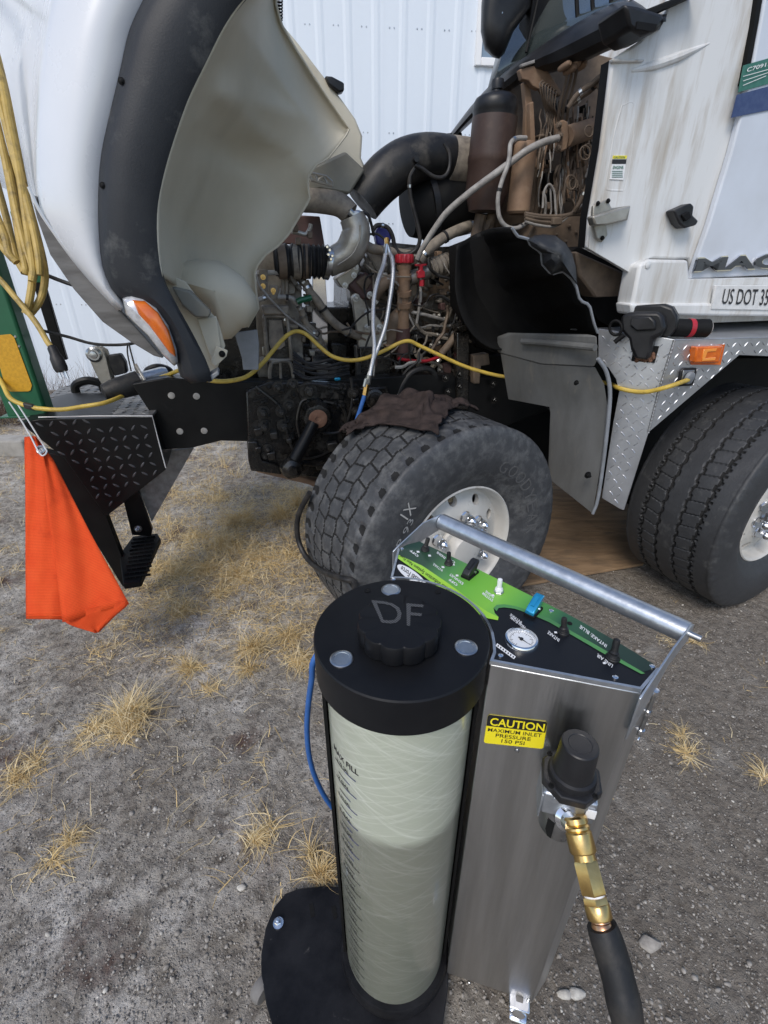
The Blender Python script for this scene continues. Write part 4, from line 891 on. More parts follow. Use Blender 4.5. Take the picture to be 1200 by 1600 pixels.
for i in range(34):
    x0, y0 = r2.uniform(455, 770), r2.uniform(520, 640); n = r2.randint(4, 6); w = r2.uniform(.88, 1.2); P = [(x0, y0, w)]
    a = r2.uniform(0, 6.28)
    for k in range(n):
        a += r2.uniform(-.9, .9); P.append((P[-1][0]+r2.uniform(10, 24)*math.cos(a), min(P[-1][1]+r2.uniform(6, 16)*math.sin(a), 655), w+r2.uniform(-.012, .012)))
    pipe('wire', P, r2.choice((1.1, 1.4, 2.2, 3.2)), r2.choice(('hose_black', 'hose_black', 'hose_dusty', 'oily_black')), truck, seg=6)
for i in range(26):
    x0, y0 = r2.uniform(470, 780), r2.uniform(480, 640); s = r2.uniform(5, 14); w = r2.uniform(1.0, 1.28); k = r2.uniform(.5, 1.3); sk = r2.uniform(-3, 3)
    plate('casting', [(x0-s, y0-s*k), (x0+s, y0-s*k+sk), (x0+s*.9, y0+s*k), (x0-s*.8, y0+s*k+sk)], w, .06, r2.choice(('oily_black', 'engine_grey', 'oily_black', 'engine_brown')), truck, bevel=.006)
rb = random.Random(21)
for i in range(80):
    x0, y0 = rb.uniform(560, 720), rb.uniform(395, 630); s = rb.uniform(2.5, 7); w = rb.uniform(.94, 1.16); k = rb.uniform(.5, 2.0); sk = rb.uniform(-2, 2)
    plate('casting', [(x0-s, y0-s*k), (x0+s, y0-s*k+sk), (x0+s*.9, y0+s*k), (x0-s*.8, y0+s*k+sk)], w, .05, rb.choice(('cast_alu', 'engine_grey', 'engine_grey', 'engine_brown', 'oily_black', 'rust_dust', 'maroon')), truck, bevel=.004)
for i in range(46):
    x0, y0 = rb.uniform(410, 500), rb.uniform(430, 620); s = rb.uniform(2.5, 6); w = rb.uniform(.95, 1.02); k = rb.uniform(.5, 1.8)
    plate('casting', [(x0-s, y0-s*k), (x0+s, y0-s*k), (x0+s*.9, y0+s*k), (x0-s*.8, y0+s*k)], w, .05, rb.choice(('cast_alu', 'engine_grey', 'hose_dusty', 'engine_brown', 'oily_black')), truck, bevel=.004)
for i in range(64):
    x0, y0 = rb.uniform(560, 720), rb.uniform(400, 625); n = rb.randint(4, 7); w = rb.uniform(.86, 1.08); P = [(x0, y0, w)]; a = rb.choice((1.57, 1.4, 1.8, 0, 3.1, .4))
    for k in range(n):
        a += rb.uniform(-.5, .5); P.append((P[-1][0]+rb.uniform(7, 18)*math.cos(a), min(P[-1][1]+rb.uniform(7, 18)*math.sin(a), 650), w+rb.uniform(-.012, .012)))
    pipe('wire', P, rb.choice((.9, 1.2, 1.7, 2.6)), rb.choice(('hose_dusty', 'hose_black', 'hose_grey', 'engine_brown', 'hose_dusty')), truck, seg=6)
bolts([(rb.uniform(562, 715), rb.uniform(400, 610), rb.uniform(.97, 1.1)) for _ in range(50)], 1, 2.4, 'cast_alu', truck)
bolts([(rb.uniform(395, 560), rb.uniform(600, 690), .765) for _ in range(26)], .765, 3.4, 'oily_black', truck, hr=1.8)
bolts([(r2.uniform(560, 715), r2.uniform(400, 560), 1.12) for _ in range(26)], 1.12, 2.6, 'engine_grey', truck)
for i in range(9): # harness lying on the rail
    y = 566+i*3; pipe('wire', [(458, y-16+i, .80), (480, y+r2.uniform(-4, 4), .79), (500, y+r2.uniform(-3, 6), .79), (520, y+r2.uniform(-6, 4), .79), (545, y-6, .82)], r2.choice((1.2, 1.8, 2.4)), 'hose_black', truck, seg=6)
box('connector', tp(527, 592, .775), (.03, .02, .014), 'cover_blue', truck, X=TR, Y=TW, bevel=.003)
plate('wire_loom', [(556, 566), (564, 566), (566, 620), (560, 632), (556, 620)], .93, .03, 'hose_black', truck, bevel=.008)
# dark chassis beyond, with black masses added to fill the under-truck shade
plate('under_truck_mass', [(690, 470), (800, 500), (870, 520), (1000, 500), (1000, 640), (930, 740), (860, 735), (760, 660), (690, 640)], 1.25, .5, 'matte_black', truck)  # unseen black mass added to darken the view under the truck
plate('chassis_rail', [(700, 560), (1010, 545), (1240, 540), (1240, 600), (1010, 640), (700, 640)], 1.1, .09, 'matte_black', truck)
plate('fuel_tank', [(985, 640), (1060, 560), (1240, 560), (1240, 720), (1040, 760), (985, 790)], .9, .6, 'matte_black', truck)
plate('engine_dark_backing', [(392, 600), (560, 640), (800, 640), (860, 650), (858, 740), (700, 760), (520, 752), (470, 744), (392, 722)], 1.3, .4, 'matte_black', truck)  # near-black backing added to close off light behind the engine

# ---- air intake
duct = pipe('air_duct', [(566, 318, 1.02), (580, 300, 1.02), (602, 276, 1.02), (630, 256, 1.02), (660, 246, 1.03), (690, 246, 1.04), (712, 250, 1.05)], [30, 31, 33, 33, 31, 30, 29], 'duct_black', truck, seg=30)
pipe('duct_flange', [(624, 231, 1.02), (655, 221, 1.02), (685, 217, 1.03)], [3, 5, 4], 'black_plastic', duct, seg=8)
pipe('duct_sleeve', [(700, 250, 1.05), (725, 256, 1.06), (748, 262, 1.08)], [32, 34, 36], 'hose_dusty', truck, seg=28)
pipe('air_cleaner', [(636, 330, 1.16), (660, 324, 1.16), (690, 316, 1.16), (730, 306, 1.16), (750, 300, 1.16)], [36, 46, 52, 52, 46], 'matte_black', truck, seg=36)
pipe('cleaner_ring', [(662, 323, 1.16), (670, 321, 1.16)], 52, 'black_plastic', truck, seg=36, smooth=False)
pipe('duct_hose', [(648, 262, .93), (640, 280, .93), (642, 310, .93), (652, 350, .93), (656, 375, .93), (648, 392, .94), (630, 398, .95), (618, 388, .96), (613, 368, .96), (605, 355, .96), (590, 352, .96), (582, 360, .95)], 3.2, 'hose_black', truck)
pipe('duct_hose', [(648, 258, .92), (660, 264, .92), (678, 276, .92), (694, 276, .92), (702, 262, .93), (702, 240, .94), (694, 224, .95)], 3.0, 'hose_black', truck)
q = tp(648, 250, .93); u = mpp(q); lathe('duct_port', q+TW*.06, -TW, [(10*u, 0), (10*u, .05), (5*u, .055), (4*u, .09)], 'black_plastic', truck, seg=18)
plate('blue_filler_cap', [(590, 356), (600, 352), (609, 358), (612, 372), (608, 384), (598, 388), (589, 380), (586, 366)], 1.02, .05, 'blue_cap', truck, bevel=.008)
pipe('cable', [(578, 366, .9), (590, 366, .9), (600, 374, .9), (604, 384, .9)], 1.8, 'hose_black', truck, seg=7)
pipe('cable', [(545, 330, .88), (560, 332, .87), (574, 335, .87), (580, 350, .88), (584, 368, .9)], 2.4, 'hose_black', truck, seg=8)
pipe('heater_hose', [(655, 408, .95), (672, 388, .95), (695, 370, .96), (725, 356, .98), (745, 352, 1.0)], 8, 'hose_dusty', truck, seg=14)

# ---- cab: firewall bay
plate('firewall', [(782, 150), (820, 95), (880, 70), (964, 92), (925, 372), (905, 382), (840, 410), (790, 420), (768, 330)], 1.02, .06, 'engine_brown', truck, bevel=.006)
plate('firewall_sill', [(838, 345), (924, 330), (922, 374), (905, 388), (842, 412), (810, 400)], .72, .25, 'engine_brown', truck, bevel=.008)
bolts([(r2.uniform(850, 915), r2.uniform(350, 395), .715) for _ in range(9)], .715, 2, 'hose_brown', truck)
axp = [(778, 132, .86), (776, 150, .86), (772, 200, .86), (766, 250, .86), (760, 300, .86), (756, 330, .86)]
def axis_cyl(name, p, q, prof, m, parent, seg=32, **kw):
    a, b = tp(*p), tp(*q); n = (b-a).length; u = mpp(a.lerp(b, .5)); return lathe(name, a, b-a, [(r*u, t*n) for r, t in prof], m, parent, seg, **kw)
ad = axis_cyl('air_dryer', (777, 150, .84), (757, 332, .84), [(34, .18), (34, .5), (35, .5), (35, .56), (34, .57), (34, .82), (29, .92), (26, .99), (20, 1)], 'can_brown', truck)
axis_cyl('dryer_head', (777, 128, .84), (772, 192, .84), [(6, 0), (7, .08), (8, .26), (24, .32), (31, .40), (34, .5), (35, .72), (34, .76), (34.5, 1.0)], 'black_plastic', ad)
axis_cyl('dryer_cap', (778, 124, .84), (777, 140, .84), [(9, 0), (10, .3), (10, 1)], 'black_plastic', ad, seg=16)
axis_cyl('oil_filter', (822, 222, .76), (809, 336, .76), [(14, 0), (17, .04), (17.5, .1), (17.5, .80), (18, .82), (18, .95), (15, .985), (8, 1)], 'rust_dust', truck)
plate('bracket_plate', [(812, 108), (846, 99), (852, 104), (878, 144), (873, 150), (862, 136), (850, 132), (842, 140), (832, 134), (826, 126), (816, 124)], .80, .03, 'rust_dust', truck, bevel=.004)
plate('bracket_label', [(814, 100), (844, 90), (846, 95), (816, 105)], .79, .02, 'hose_grey', truck, bevel=.003)
plate('bracket_strut', [(818, 128), (828, 134), (832, 158), (832, 220), (820, 220), (822, 170)], .84, .03, 'rust_dust', truck, bevel=.004)
plate('bracket_strut', [(828, 160), (834, 158), (838, 240), (842, 262), (830, 262)], .80, .03, 'rust_dust', truck, bevel=.004)
pipe('bracket_curve', [(838, 132, .82), (848, 150, .84), (854, 172, .86), (855, 210, .86), (850, 235, .86)], 2.4, 'rust_dust', truck, seg=7)
ms = axis_cyl('master_cylinder', (884, 214, .72), (940, 196, .86), [(13, 0), (14, .05), (14, 1)], 'rust_dust', truck, seg=24)
plate('cylinder_flange', [(872, 192), (880, 186), (888, 190), (890, 214), (886, 234), (876, 238), (871, 232), (874, 214)], .70, .03, 'rust_dust', truck, bevel=.006)
bolts([(873, 196, .69, 3.5), (872, 232, .69, 3.5), (874, 213, .69, 4)], .69, 3.5, 'hose_brown', truck)
pipe('grey_hose', [(872, 216, .67), (850, 222, .66), (825, 234, .66), (800, 252, .68), (770, 274, .70), (735, 300, .74), (700, 330, .80), (680, 356, .84), (660, 388, .88), (652, 405, .90)], [5.2]*5+[5, 4.8, 4.5, 4.2, 4], 'hose_grey', truck, seg=12)
pipe('loop_hose', [(822, 216, .70), (808, 216, .69), (798, 224, .68), (796, 244, .67), (792, 262, .66), (784, 284, .66), (778, 310, .66), (780, 338, .66), (790, 353, .66), (806, 357, .66), (822, 349, .68), (836, 343, .70)], 3.4, 'hose_grey', truck, seg=10)
for i in range(7):
    x = 852+i*3.4; pipe('wire', [(x-4, 126+i*2.5, .78), (x-9+i, 132+i*2, .76), (x-6, 150+i*3, .77), (x, 172+i*2, .80), (x+5-i*.6, 196, .80), (x+6-i, 212, .82)], 1.1, 'hose_brown', truck, seg=6)
for i in range(6):
    x = 846+i*4; pipe('wire', [(x, 130+i*3, .80), (x+3, 150, .82), (x+6, 180, .84), (x+9-i, 208, .86)], .9, 'hose_grey', truck, seg=6)
for x0, x1 in ((884, 872), (891, 878), (898, 886)):
    pipe('cable', [(x0+4, 104, .66), (x0, 128, .70), (x1+4, 160, .74), (x1, 188, .78)], 2.4, 'hose_brown', truck, seg=8)
for px, py, r in ((908, 88, 8), (902, 98, 7), (912, 100, 6), (896, 106, 5), (888, 100, 5)):
    q = tp(px, py, .64); u = mpp(q); lathe('valve', q+TW*.06, -TW, [(r*u*.8, 0), (r*u, .02), (r*u, .06), (r*u*.5, .075)], 'rust_dust', truck, seg=14)
pipe('wire_loom', [(888, 168, .64), (900, 150, .62), (914, 138, .60), (926, 130, .58), (938, 120, .56), (946, 122, .55), (946, 150, .55), (942, 190, .55), (938, 230, .55), (928, 262, .56), (918, 290, .58), (905, 318, .60), (898, 330, .62)], 4, 'hose_brown', truck, seg=10)
pipe('wire_loom', [(894, 164, .66), (910, 150, .64), (922, 142, .62), (934, 132, .58), (940, 150, .57), (934, 190, .57)], 4, 'hose_brown', truck, seg=10)
for i in range(5):
    cx, cy = ((920, 205), (914, 240), (918, 236), (892, 288), (896, 292))[i]; r = (8, 10, 8, 10, 8)[i]
    pipe('wire_coil', [(cx+r*math.cos(a)*.8, cy+r*math.sin(a)*1.1-i, .56+.01*i) for a in [k*.7 for k in range(14)]], 1.1, 'hose_brown', truck, seg=6)
pipe('wire', [(848, 325, .66), (850, 300, .66), (858, 288, .66), (866, 300, .66), (868, 325, .66), (870, 344, .66)], 1.8, 'hose_grey', truck, seg=7)
for k, (y0, y1, y2) in enumerate(((336, 340, 328), (341, 346, 322), (333, 337, 334), (346, 352, 316))):
    pipe('air_line', [(820, y0, .66), (842, y1, .65), (868, y1+1, .65), (892, (y1+y2)/2, .64), (916, y2, .62)], 2.6 if k != 3 else 2.0, 'hose_brown' if k != 3 else 'hose_grey', truck, seg=8)
box('line_clamp', tp(869, 346, .64), (.05, .03, .03), 'hose_brown', truck, X=TR, Y=TW, bevel=.004)
plate('heater_box', [(852, 270), (880, 262), (884, 300), (858, 318)], .86, .12, 'matte_black', truck, bevel=.008)
for a, b, r in (((752, 335), (735, 408), 9), ((764, 345), (742, 400), 6), ((770, 320), (762, 372), 6), ((838, 240), (826, 380), 5), ((846, 250), (834, 360), 4), ((905, 220), (880, 262), 7)):
    pipe('drain_tube', [(*a, .88), (*b, .90)], r, 'engine_brown', truck, smooth=False)
for i in range(95):
    x0, y0 = r2.uniform(846, 932), r2.uniform(150, 320); P = [(x0, y0, .8)]
    for k in range(4): P.append((P[-1][0]+r2.uniform(-4, 3), P[-1][1]+r2.uniform(9, 20), .8+r2.uniform(-.012, .012)))
    pipe('wire', P, r2.choice((.9, 1.1, 1.5, 2.2)), r2.choice(('hose_brown', 'hose_brown', 'hose_black', 'rust_dust', 'hose_grey')), truck, seg=6)
for i in range(36):
    x0, y0 = r2.uniform(842, 925), r2.uniform(140, 350); s = r2.uniform(2.5, 7); k = r2.uniform(.5, 1.8)
    plate('casting', [(x0-s, y0-s*k), (x0+s, y0-s*k), (x0+s*.9, y0+s*k), (x0-s*.8, y0+s*k)], r2.uniform(.78, .95), .05, r2.choice(('engine_brown', 'rust_dust', 'matte_black', 'hose_brown')), truck, bevel=.004)
# ---- cab skin
WC = .22
cab = plate('cab_side', [(957, 92), (1000, 64), (1040, 20), (1052, -40), (1205, -40), (1181, 30), (1167, 130), (1140, 232), (1106, 345), (1080, 432), (1076, 405), (1017, 404), (1000, 412), (992, 431), (917, 387), (921, 340), (940, 230), (950, 150)], WC, .022, 'white_dirty', truck, bevel=.008)
plate('cab_edge', [(957, 92), (950, 150), (940, 230), (921, 340), (917, 387), (922, 384), (927, 340), (946, 230), (956, 150), (963, 95)], WC+.0205, .06, 'matte_black', truck)
plate('cab_flange', [(957, 91), (1008, 92), (1007, 96), (958, 97)], WC-.012, .02, 'white_dirty', cab, bevel=.006)
def ridge(name, P, r, m, parent): return pipe(name, [(x, y, WC+.004) for x, y in P], r, m, parent, seg=10)
ridge('pressed_ridge', [(985, 111), (1020, 103), (1060, 89), (1108, 68)], [3, 7, 7, 2], 'white_dirty', cab)
ridge('pressed_edge', [(971, 165), (960, 205), (952, 250), (946, 290), (951, 297), (972, 298)], 2.2, 'white_dirty', cab)
ridge('pressed_edge', [(972, 165), (988, 162), (990, 200), (983, 260), (975, 298)], 2.0, 'white_dirty', cab)
ws = plate('warning_sticker', [(958, 243), (980, 243), (974, 281), (953, 280)], WC-.003, .002, 'print_white', cab)
plate('sticker_band', [(958, 243), (980, 243), (979, 248), (957.3, 248)], WC-.004, .001, 'label_yellow', ws)
plate('sticker_band', [(957, 249), (979, 249), (978, 256), (956.2, 256)], WC-.004, .001, 'print_black', ws)
bm = bmesh.new(); add_text(bm, 'air', [tp(957, 264, WC-.004), tp(974, 264, WC-.004), tp(974, 259, WC-.004), tp(958, 259, WC-.004)]); add_text(bm, 'caut2', [tp(958.5, 247.4, WC-.005), tp(976, 247.4, WC-.005), tp(977, 244, WC-.005), tp(959, 244, WC-.005)])
for y in (267, 270, 273, 276): add_prism(bm, [tp(956, y, WC-.004), tp(973, y, WC-.004), tp(973, y+1, WC-.004), tp(956, y+1, WC-.004)], -TW*.0005)
fin('sticker_print', bm, 'decal_green', ws, fix=False)
br = plate('hood_bracket', [(927, 322), (950, 311), (956, 325), (986, 321), (981, 344), (948, 352), (950, 367), (941, 379), (932, 372), (926, 345)], WC-.018, .014, 'cast_alu', truck, bevel=.004)
plate('bracket_channel', [(926, 338), (954, 330), (987, 321), (980, 343), (948, 351), (930, 352)], WC-.06, .04, 'cast_alu', br, bevel=.006)
bolts([(934, 318), (950, 314), (941, 372)], WC-.02, 2.6, 'matte_black', truck)
plate('hood_catch', [(1053, 329), (1080, 317), (1085, 322), (1083, 336), (1092, 345), (1088, 352), (1070, 357), (1062, 350)], WC-.05, .048, 'black_plastic', truck, bevel=.006)
plate('catch_tab', [(1066, 336), (1078, 330), (1081, 340), (1072, 346)], WC-.06, .015, 'matte_black', truck, bevel=.003)
door = plate('cab_door', [(1205, -60), (1190, 30), (1171, 133), (1144, 235), (1109, 350), (1078, 436), (1240, 428), (1330, 428), (1330, -60)], WC-.03, .03, 'door_paint', truck, bevel=.007)
plate('door_seal', [(1201, -40), (1186, 40), (1166, 132), (1160, 132), (1178, 40), (1190, -40)], WC-.02, .03, 'matte_black', truck)
dg_ = plate('green_sticker', [(1162, 102), (1240, 80), (1240, 120), (1154, 144)], WC-.034, .003, 'decal_green', door)
plate('blue_sticker', [(1152, 148), (1240, 124), (1240, 164), (1143, 184)], WC-.034, .003, 'decal_blue', door)
bm = bmesh.new(); add_text(bm, 'cert', [tp(1166, 113, WC-.037), tp(1225, 96, WC-.037), tp(1226, 90, WC-.037), tp(1168, 106, WC-.037)])
for k, y in enumerate((119, 126, 133)): add_prism(bm, [tp(1161, y, WC-.037), tp(1215-k*9, y-15, WC-.037), tp(1215-k*9, y-14, WC-.037), tp(1161, y+1, WC-.037)], -TW*.0004)
fin('sticker_print', bm, 'print_white', dg_, fix=False, smooth=False)
def skew_quad(x0, x1, x2, x3, y0, y1, w): return [tp(x0, y0, w), tp(x1, y0-3, w), tp(x2, y1-3, w), tp(x3, y1, w)]
mk('badge_grey', (.10,.105,.115,1), .3, metal=.6)
bg_ = text('badge_backing', 'mack', [tp(1081, 426, WC-.033), tp(1262, 418, WC-.033), tp(1268, 391, WC-.033), tp(1088, 402, WC-.033)], 'chrome', door, 0, .010)
text('badge_letters', 'mack', [tp(1083, 424, WC-.044), tp(1259, 416, WC-.044), tp(1265, 393, WC-.044), tp(1090, 404, WC-.044)], 'badge_grey', bg_, .002, .008)
sill = plate('cab_sill', [(1000, 413), (1016, 405), (1076, 406), (1078, 436), (1330, 430), (1330, 494), (1160, 493), (990, 491), (988, 472)], WC-.055, .10, 'white_dirty', truck, bevel=.012)
plate('sill_step', [(986, 474), (1330, 474), (1330, 496), (988, 492)], WC-.07, .10, 'white_dirty', sill, bevel=.010)
q = tp(1012, 414, WC-.055); lathe('sill_rivet', q, -TW, [(.014, 0), (.014, .003), (.006, .006)], 'white_dirty', sill, seg=14)
np_ = plate('number_plate', [(1118, 446), (1330, 446), (1330, 487), (1112, 483)], WC-.076, .010, 'plate_white', sill, bevel=.002)
text('plate_lettering', 'dot', [tp(1127, 475, WC-.078), tp(1207, 478, WC-.078), tp(1211, 452, WC-.078), tp(1132, 451, WC-.078)], 'print_black', np_, .001)
plate('under_cab', [(905, 385), (990, 430), (1000, 492), (1330, 494), (1330, 520), (960, 515), (935, 500), (905, 450), (880, 400)], .50, .5, 'matte_black', truck)
plate('cab_mount', [(900, 392), (990, 432), (985, 462), (930, 465), (905, 430)], .34, .1, 'engine_brown', truck, bevel=.01)
# cowl, glass, mirror
def cw(x): return .16+max(0, (1045-x))/345*1.15
CU = [(700, 214), (742, 160), (790, 112), (840, 76), (890, 44), (940, 16), (978, 2), (998, 8), (1020, 22), (1042, 22)]
CL = [(704, 222), (750, 180), (800, 140), (836, 118), (870, 112), (910, 98), (945, 82), (985, 66), (1010, 56), (1030, 48)]
U_ = pxr(CU, 30); L_ = pxr(CL, 30); rows = []
for f, b in ((-.05, .10), (0, .02), (.15, -.045), (.4, -.07), (.7, -.055), (.92, -.01), (1, .06)):
    rows.append([tp(a.x+(b_.x-a.x)*f, a.y+(b_.y-a.y)*f, cw(a.x+(b_.x-a.x)*f)+b) for a, b_ in zip(U_, L_)])
cowl = loft('cowl', rows, 'black_plastic', truck, solid=.01)
plate('cowl_end', [(975, 4), (998, 8), (1042, 22), (1030, 48), (1004, 56), (985, 44), (980, 20)], .12, .14, 'black_plastic', cowl, bevel=.012)
plate('cowl_slot', [(996, 33), (1027, 38), (1022, 49), (994, 45)], .116, .006, 'matte_black', cowl)
plate('door_pillar_trim', [(1000, 18), (1060, -6), (1100, -24), (1100, -14), (1060, 4), (1010, 28)], .16, .06, 'matte_black', truck, bevel=.006)
GU = [(812, -50), (845, -50), (900, -50), (960, -50), (1010, -50)]; GL = [(764, 138), (800, 110), (850, 78), (905, 44), (985, 4)]
ga = pxr(GU, 16); gb = pxr(GL, 16)
loft('windshield', [[tp(a.x+(b.x-a.x)*f, a.y+(b.y-a.y)*f, cw(a.x+(b.x-a.x)*f)+.04+.30*(1-f)) for a, b in zip(ga, gb)] for f in (0, .25, .5, .75, 1)], 'glass', truck, solid=.008)
pipe('windshield_divider', [(848, -40, cw(848)+.14), (836, 20, cw(836)+.1), (822, 82, cw(822)+.03)], 2, 'matte_black', truck, seg=6)
for P in ([(900, -30), (902, 20), (905, 40)], [(925, -30), (926, 10), (930, 26)], [(955, -30), (955, 10)]):
    pipe('window_frame', [(x, y, cw(x)+.1) for x, y in P], 3.2, 'matte_black', truck, seg=6)
plate('cab_interior', [(815, 120), (850, 70), (905, 40), (990, 0), (1010, -50), (840, -50)], 1.0, .1, 'matte_black', truck)
dome('mirror', [(757, -60), (752, 10), (751, 50), (757, 78), (770, 90), (780, 92), (788, 84), (802, 50), (830, 10), (836, -60)], (785, 20), 1.05, .92, 'black_plastic', truck)
pipe('cowl_hose', [(700, 225, 1.2), (712, 222, 1.18), (720, 228, 1.15), (735, 222, 1.12), (742, 214, 1.1)], 4, 'hose_black', truck)
prism('cab_body_blocker', [T(1.05, .30, 1.44), T(4.5, .30, 1.44), T(4.5, .30, 3.3), T(1.45, .30, 3.3)], TW*1.7, 'white_dirty', truck)  # unseen cab bulk added to block sky light above the chassis
prism('cab_floor_blocker', [T(1.0, .32, 1.30), T(4.5, .32, 1.30), T(4.5, .32, 1.40), T(1.0, .32, 1.40)], TW*1.7, 'matte_black', truck)  # unseen floor slab added to keep sky light off the parts below
plate('cowl_bracket', [(697, 208), (722, 206), (724, 220), (700, 224)], 1.25, .05, 'matte_black', truck, bevel=.006)

# ---- inner fender and splash guards behind the front wheel
LA = pxr([(714, 384), (712, 420), (712, 455), (718, 485), (728, 508), (745, 530), (770, 545), (800, 545)], 30)
LB = pxr([(800, 356), (808, 369), (825, 373), (829, 383), (846, 394), (847, 412), (862, 429), (879, 423), (892, 434), (900, 446), (906, 470), (921, 476), (929, 508), (934, 520)], 30, False)
rows = []
for f in [i/14 for i in range(15)]:
    rows.append([tp(a.x+(b.x-a.x)*f, a.y+(b.y-a.y)*f-10*math.sin(math.pi*f)*(1-i/29), .62-.50*f+.34*math.sin(math.pi*f)) for i, (a, b) in enumerate(zip(LA, LB))])
loft('inner_fender', rows, 'matte_black', truck, solid=.008, soff=0)
plate('inner_fender_side', [(714, 384), (716, 480), (760, 545), (930, 520), (905, 470), (860, 430), (829, 383), (800, 356), (760, 366)], .72, .1, 'matte_black', truck)
tube('fender_lip', [tp(p.x, p.y, .11) for p in LB], .0055, 'grey_lip', truck, seg=6, k=1)
DM = [(824, 374), (835, 368), (850, 366), (868, 368), (884, 380), (894, 396), (900, 418), (902, 444), (890, 432), (879, 424), (862, 430), (847, 413), (846, 395), (829, 384)]
rows = []
for f, k in ((1, .0), (.9, .04), (.7, .075), (.4, .10), (.02, .11)):
    rows.append([tp(872+(p[0]-872)*f, 398+(p[1]-398)*f, .115-k*.9) for p in DM+DM[:1]])
loft('fender_dome', rows, 'flare', truck, solid=.006)
mf = plate('splash_guard', [(784, 553, .62), (846, 570, .36), (930, 574, .12), (944, 600, .10), (950, 640, .10), (940, 720, .10), (926, 802, .10), (858, 748, .34), (862, 645, .34), (860, 636, .35), (796, 624, .58)], .2, .012, 'grey_plastic', truck)
plate('guard_header', [(784, 527, .62), (800, 521, .56), (933, 524, .10), (935, 562, .10), (928, 574, .12), (846, 570, .36), (784, 553, .62)], .2, .05, 'grey_plastic', truck, bevel=.008)
pipe('guard_bead', [(816, 533, .46), (860, 536, .30), (930, 543, .07)], 5, 'grey_plastic', truck, seg=10)
pipe('guard_edge', [(934, 560, .09), (947, 580, .085), (953, 610, .08), (951, 650, .08), (943, 720, .08), (934, 780, .08), (926, 803, .08)], [3, 3.2, 3.2, 3, 2.8, 2.6, 2.4], 'grey_lip', truck, seg=10)
bolts([(900, 598, .16, 3), (918, 742, .10, 4)], .1, 3, 'matte_black', truck)
# ---- diamond plate step box
F1 = [(935, 514, .25), (935, 568, .25), (950, 574, .24), (962, 592, .22), (967, 612, .21), (958, 660, .205), (940, 778, .18), (968, 795, .02), (975, 797, .0), (1013, 676, .0), (1031, 605, .0), (1054, 531, .0), (1040, 528, .02)]
fa, fb, fc = tp(935, 514, .25), tp(1054, 531, 0), tp(1013, 676, 0)
NF = (fc-fb).cross(fa-fb).normalized()
if NF.y > 0: NF = -NF
F1w = [onpl(p[0], p[1], fb, NF) for p in F1]
sbx = prism('step_box', F1w, -NF*.006, 'alu_plate', truck, bevel=.002)
F2 = [(1054, 531), (1330, 524), (1330, 562), (1155, 555), (1013, 676), (1031, 605)]
F2w = [tp(x, y, 0) for x, y in F2]; prism('side_plate', F2w, TW*.006, 'alu_plate', sbx, bevel=.002)
F3w = [F1w[0], F1w[-1], F2w[0], F2w[1], tp(1330, 505, .5), tp(960, 511, .5)]
prism('top_plate', [p+ZZ*.001 for p in [gz(935, 514, F1w[0].z), fb, F2w[1], T(3.2, .45, fb.z), T((fa-G0).dot(TR), .45, fb.z)]], -ZZ*.006, 'alu_plate', sbx, bevel=.002)
bm = bmesh.new()
uu = (fb-fa); uu = (uu-NF*uu.dot(NF)).normalized(); vv = NF.cross(uu)
hole = [onpl(x, y, fb, NF) for x, y in ((983, 534), (1036, 540), (1028, 570), (985, 566))]
lugs(bm, F1w, F1w[0], uu, vv, NF, .033, .034, .0075, .0022)
lugs(bm, F2w, F2w[0], TR, ZZ, -TW, .033, .034, .0075, .0022)
tag(fin('tread_pattern', bm, 'alu_lug', sbx), kind='stuff')
tube('weld_bead', [p+NF*.002 for p in resample([fb, onpl(1031, 605, fb, NF), fc], 26)], .0055, 'weld', sbx, seg=7, k=3, rfun=lambda t, i: 1+.2*math.sin(i*2.1))
ct = prism('cutout', [onpl(x, y, fb, NF)+NF*.0035 for x, y in ((990, 537), (1030, 541), (1023, 567), (987, 564))], -NF*.004, 'matte_black', sbx)  # black plate standing proud, painted in for the dark of the opening
bm = bmesh.new()
for i in range(46):
    f, g = r2.random(), r2.random(); p = onpl(994+28*f, 553+11*g, fb, NF)+NF*.004; s = r2.uniform(.004, .011)
    bmesh.ops.create_icosphere(bm, subdivisions=1, radius=s, matrix=Matrix.Translation(p))
tag(fin('rust_flakes', bm, 'rust', ct), kind='stuff')
am = plate('marker_light', [(1089, 542), (1131, 540), (1124, 567), (1086, 567)], -.035, .034, 'amber', truck, bevel=.006)
plate('lens_bar', [(1100, 546), (1121, 544), (1119, 549), (1106, 550), (1102, 560), (1119, 558), (1118, 563), (1097, 564)], -.038, .004, 'amber_light', am, bevel=.002)
plate('marker_base', [(1078, 546), (1090, 540), (1133, 538), (1126, 570), (1080, 570)], -.004, .003, 'amber', am)
so = plate('socket', [(1064, 580), (1069, 575), (1089, 575), (1089, 582), (1083, 603), (1059, 604)], -.012, .011, 'black_plastic', truck, bevel=.003)
plate('socket_plate', [(1068, 579), (1086, 578), (1081, 599), (1064, 600)], -.016, .006, 'steel', so, bevel=.002)
q = tp(1080, 591, -.03); u = mpp(q); lathe('socket_lid', q+TW*.016, -TW+TR*.2-ZZ*.1, [(9.5*u, 0), (10*u, .006), (9*u, .014), (4*u, .018)], 'grey_lip', so, seg=22)

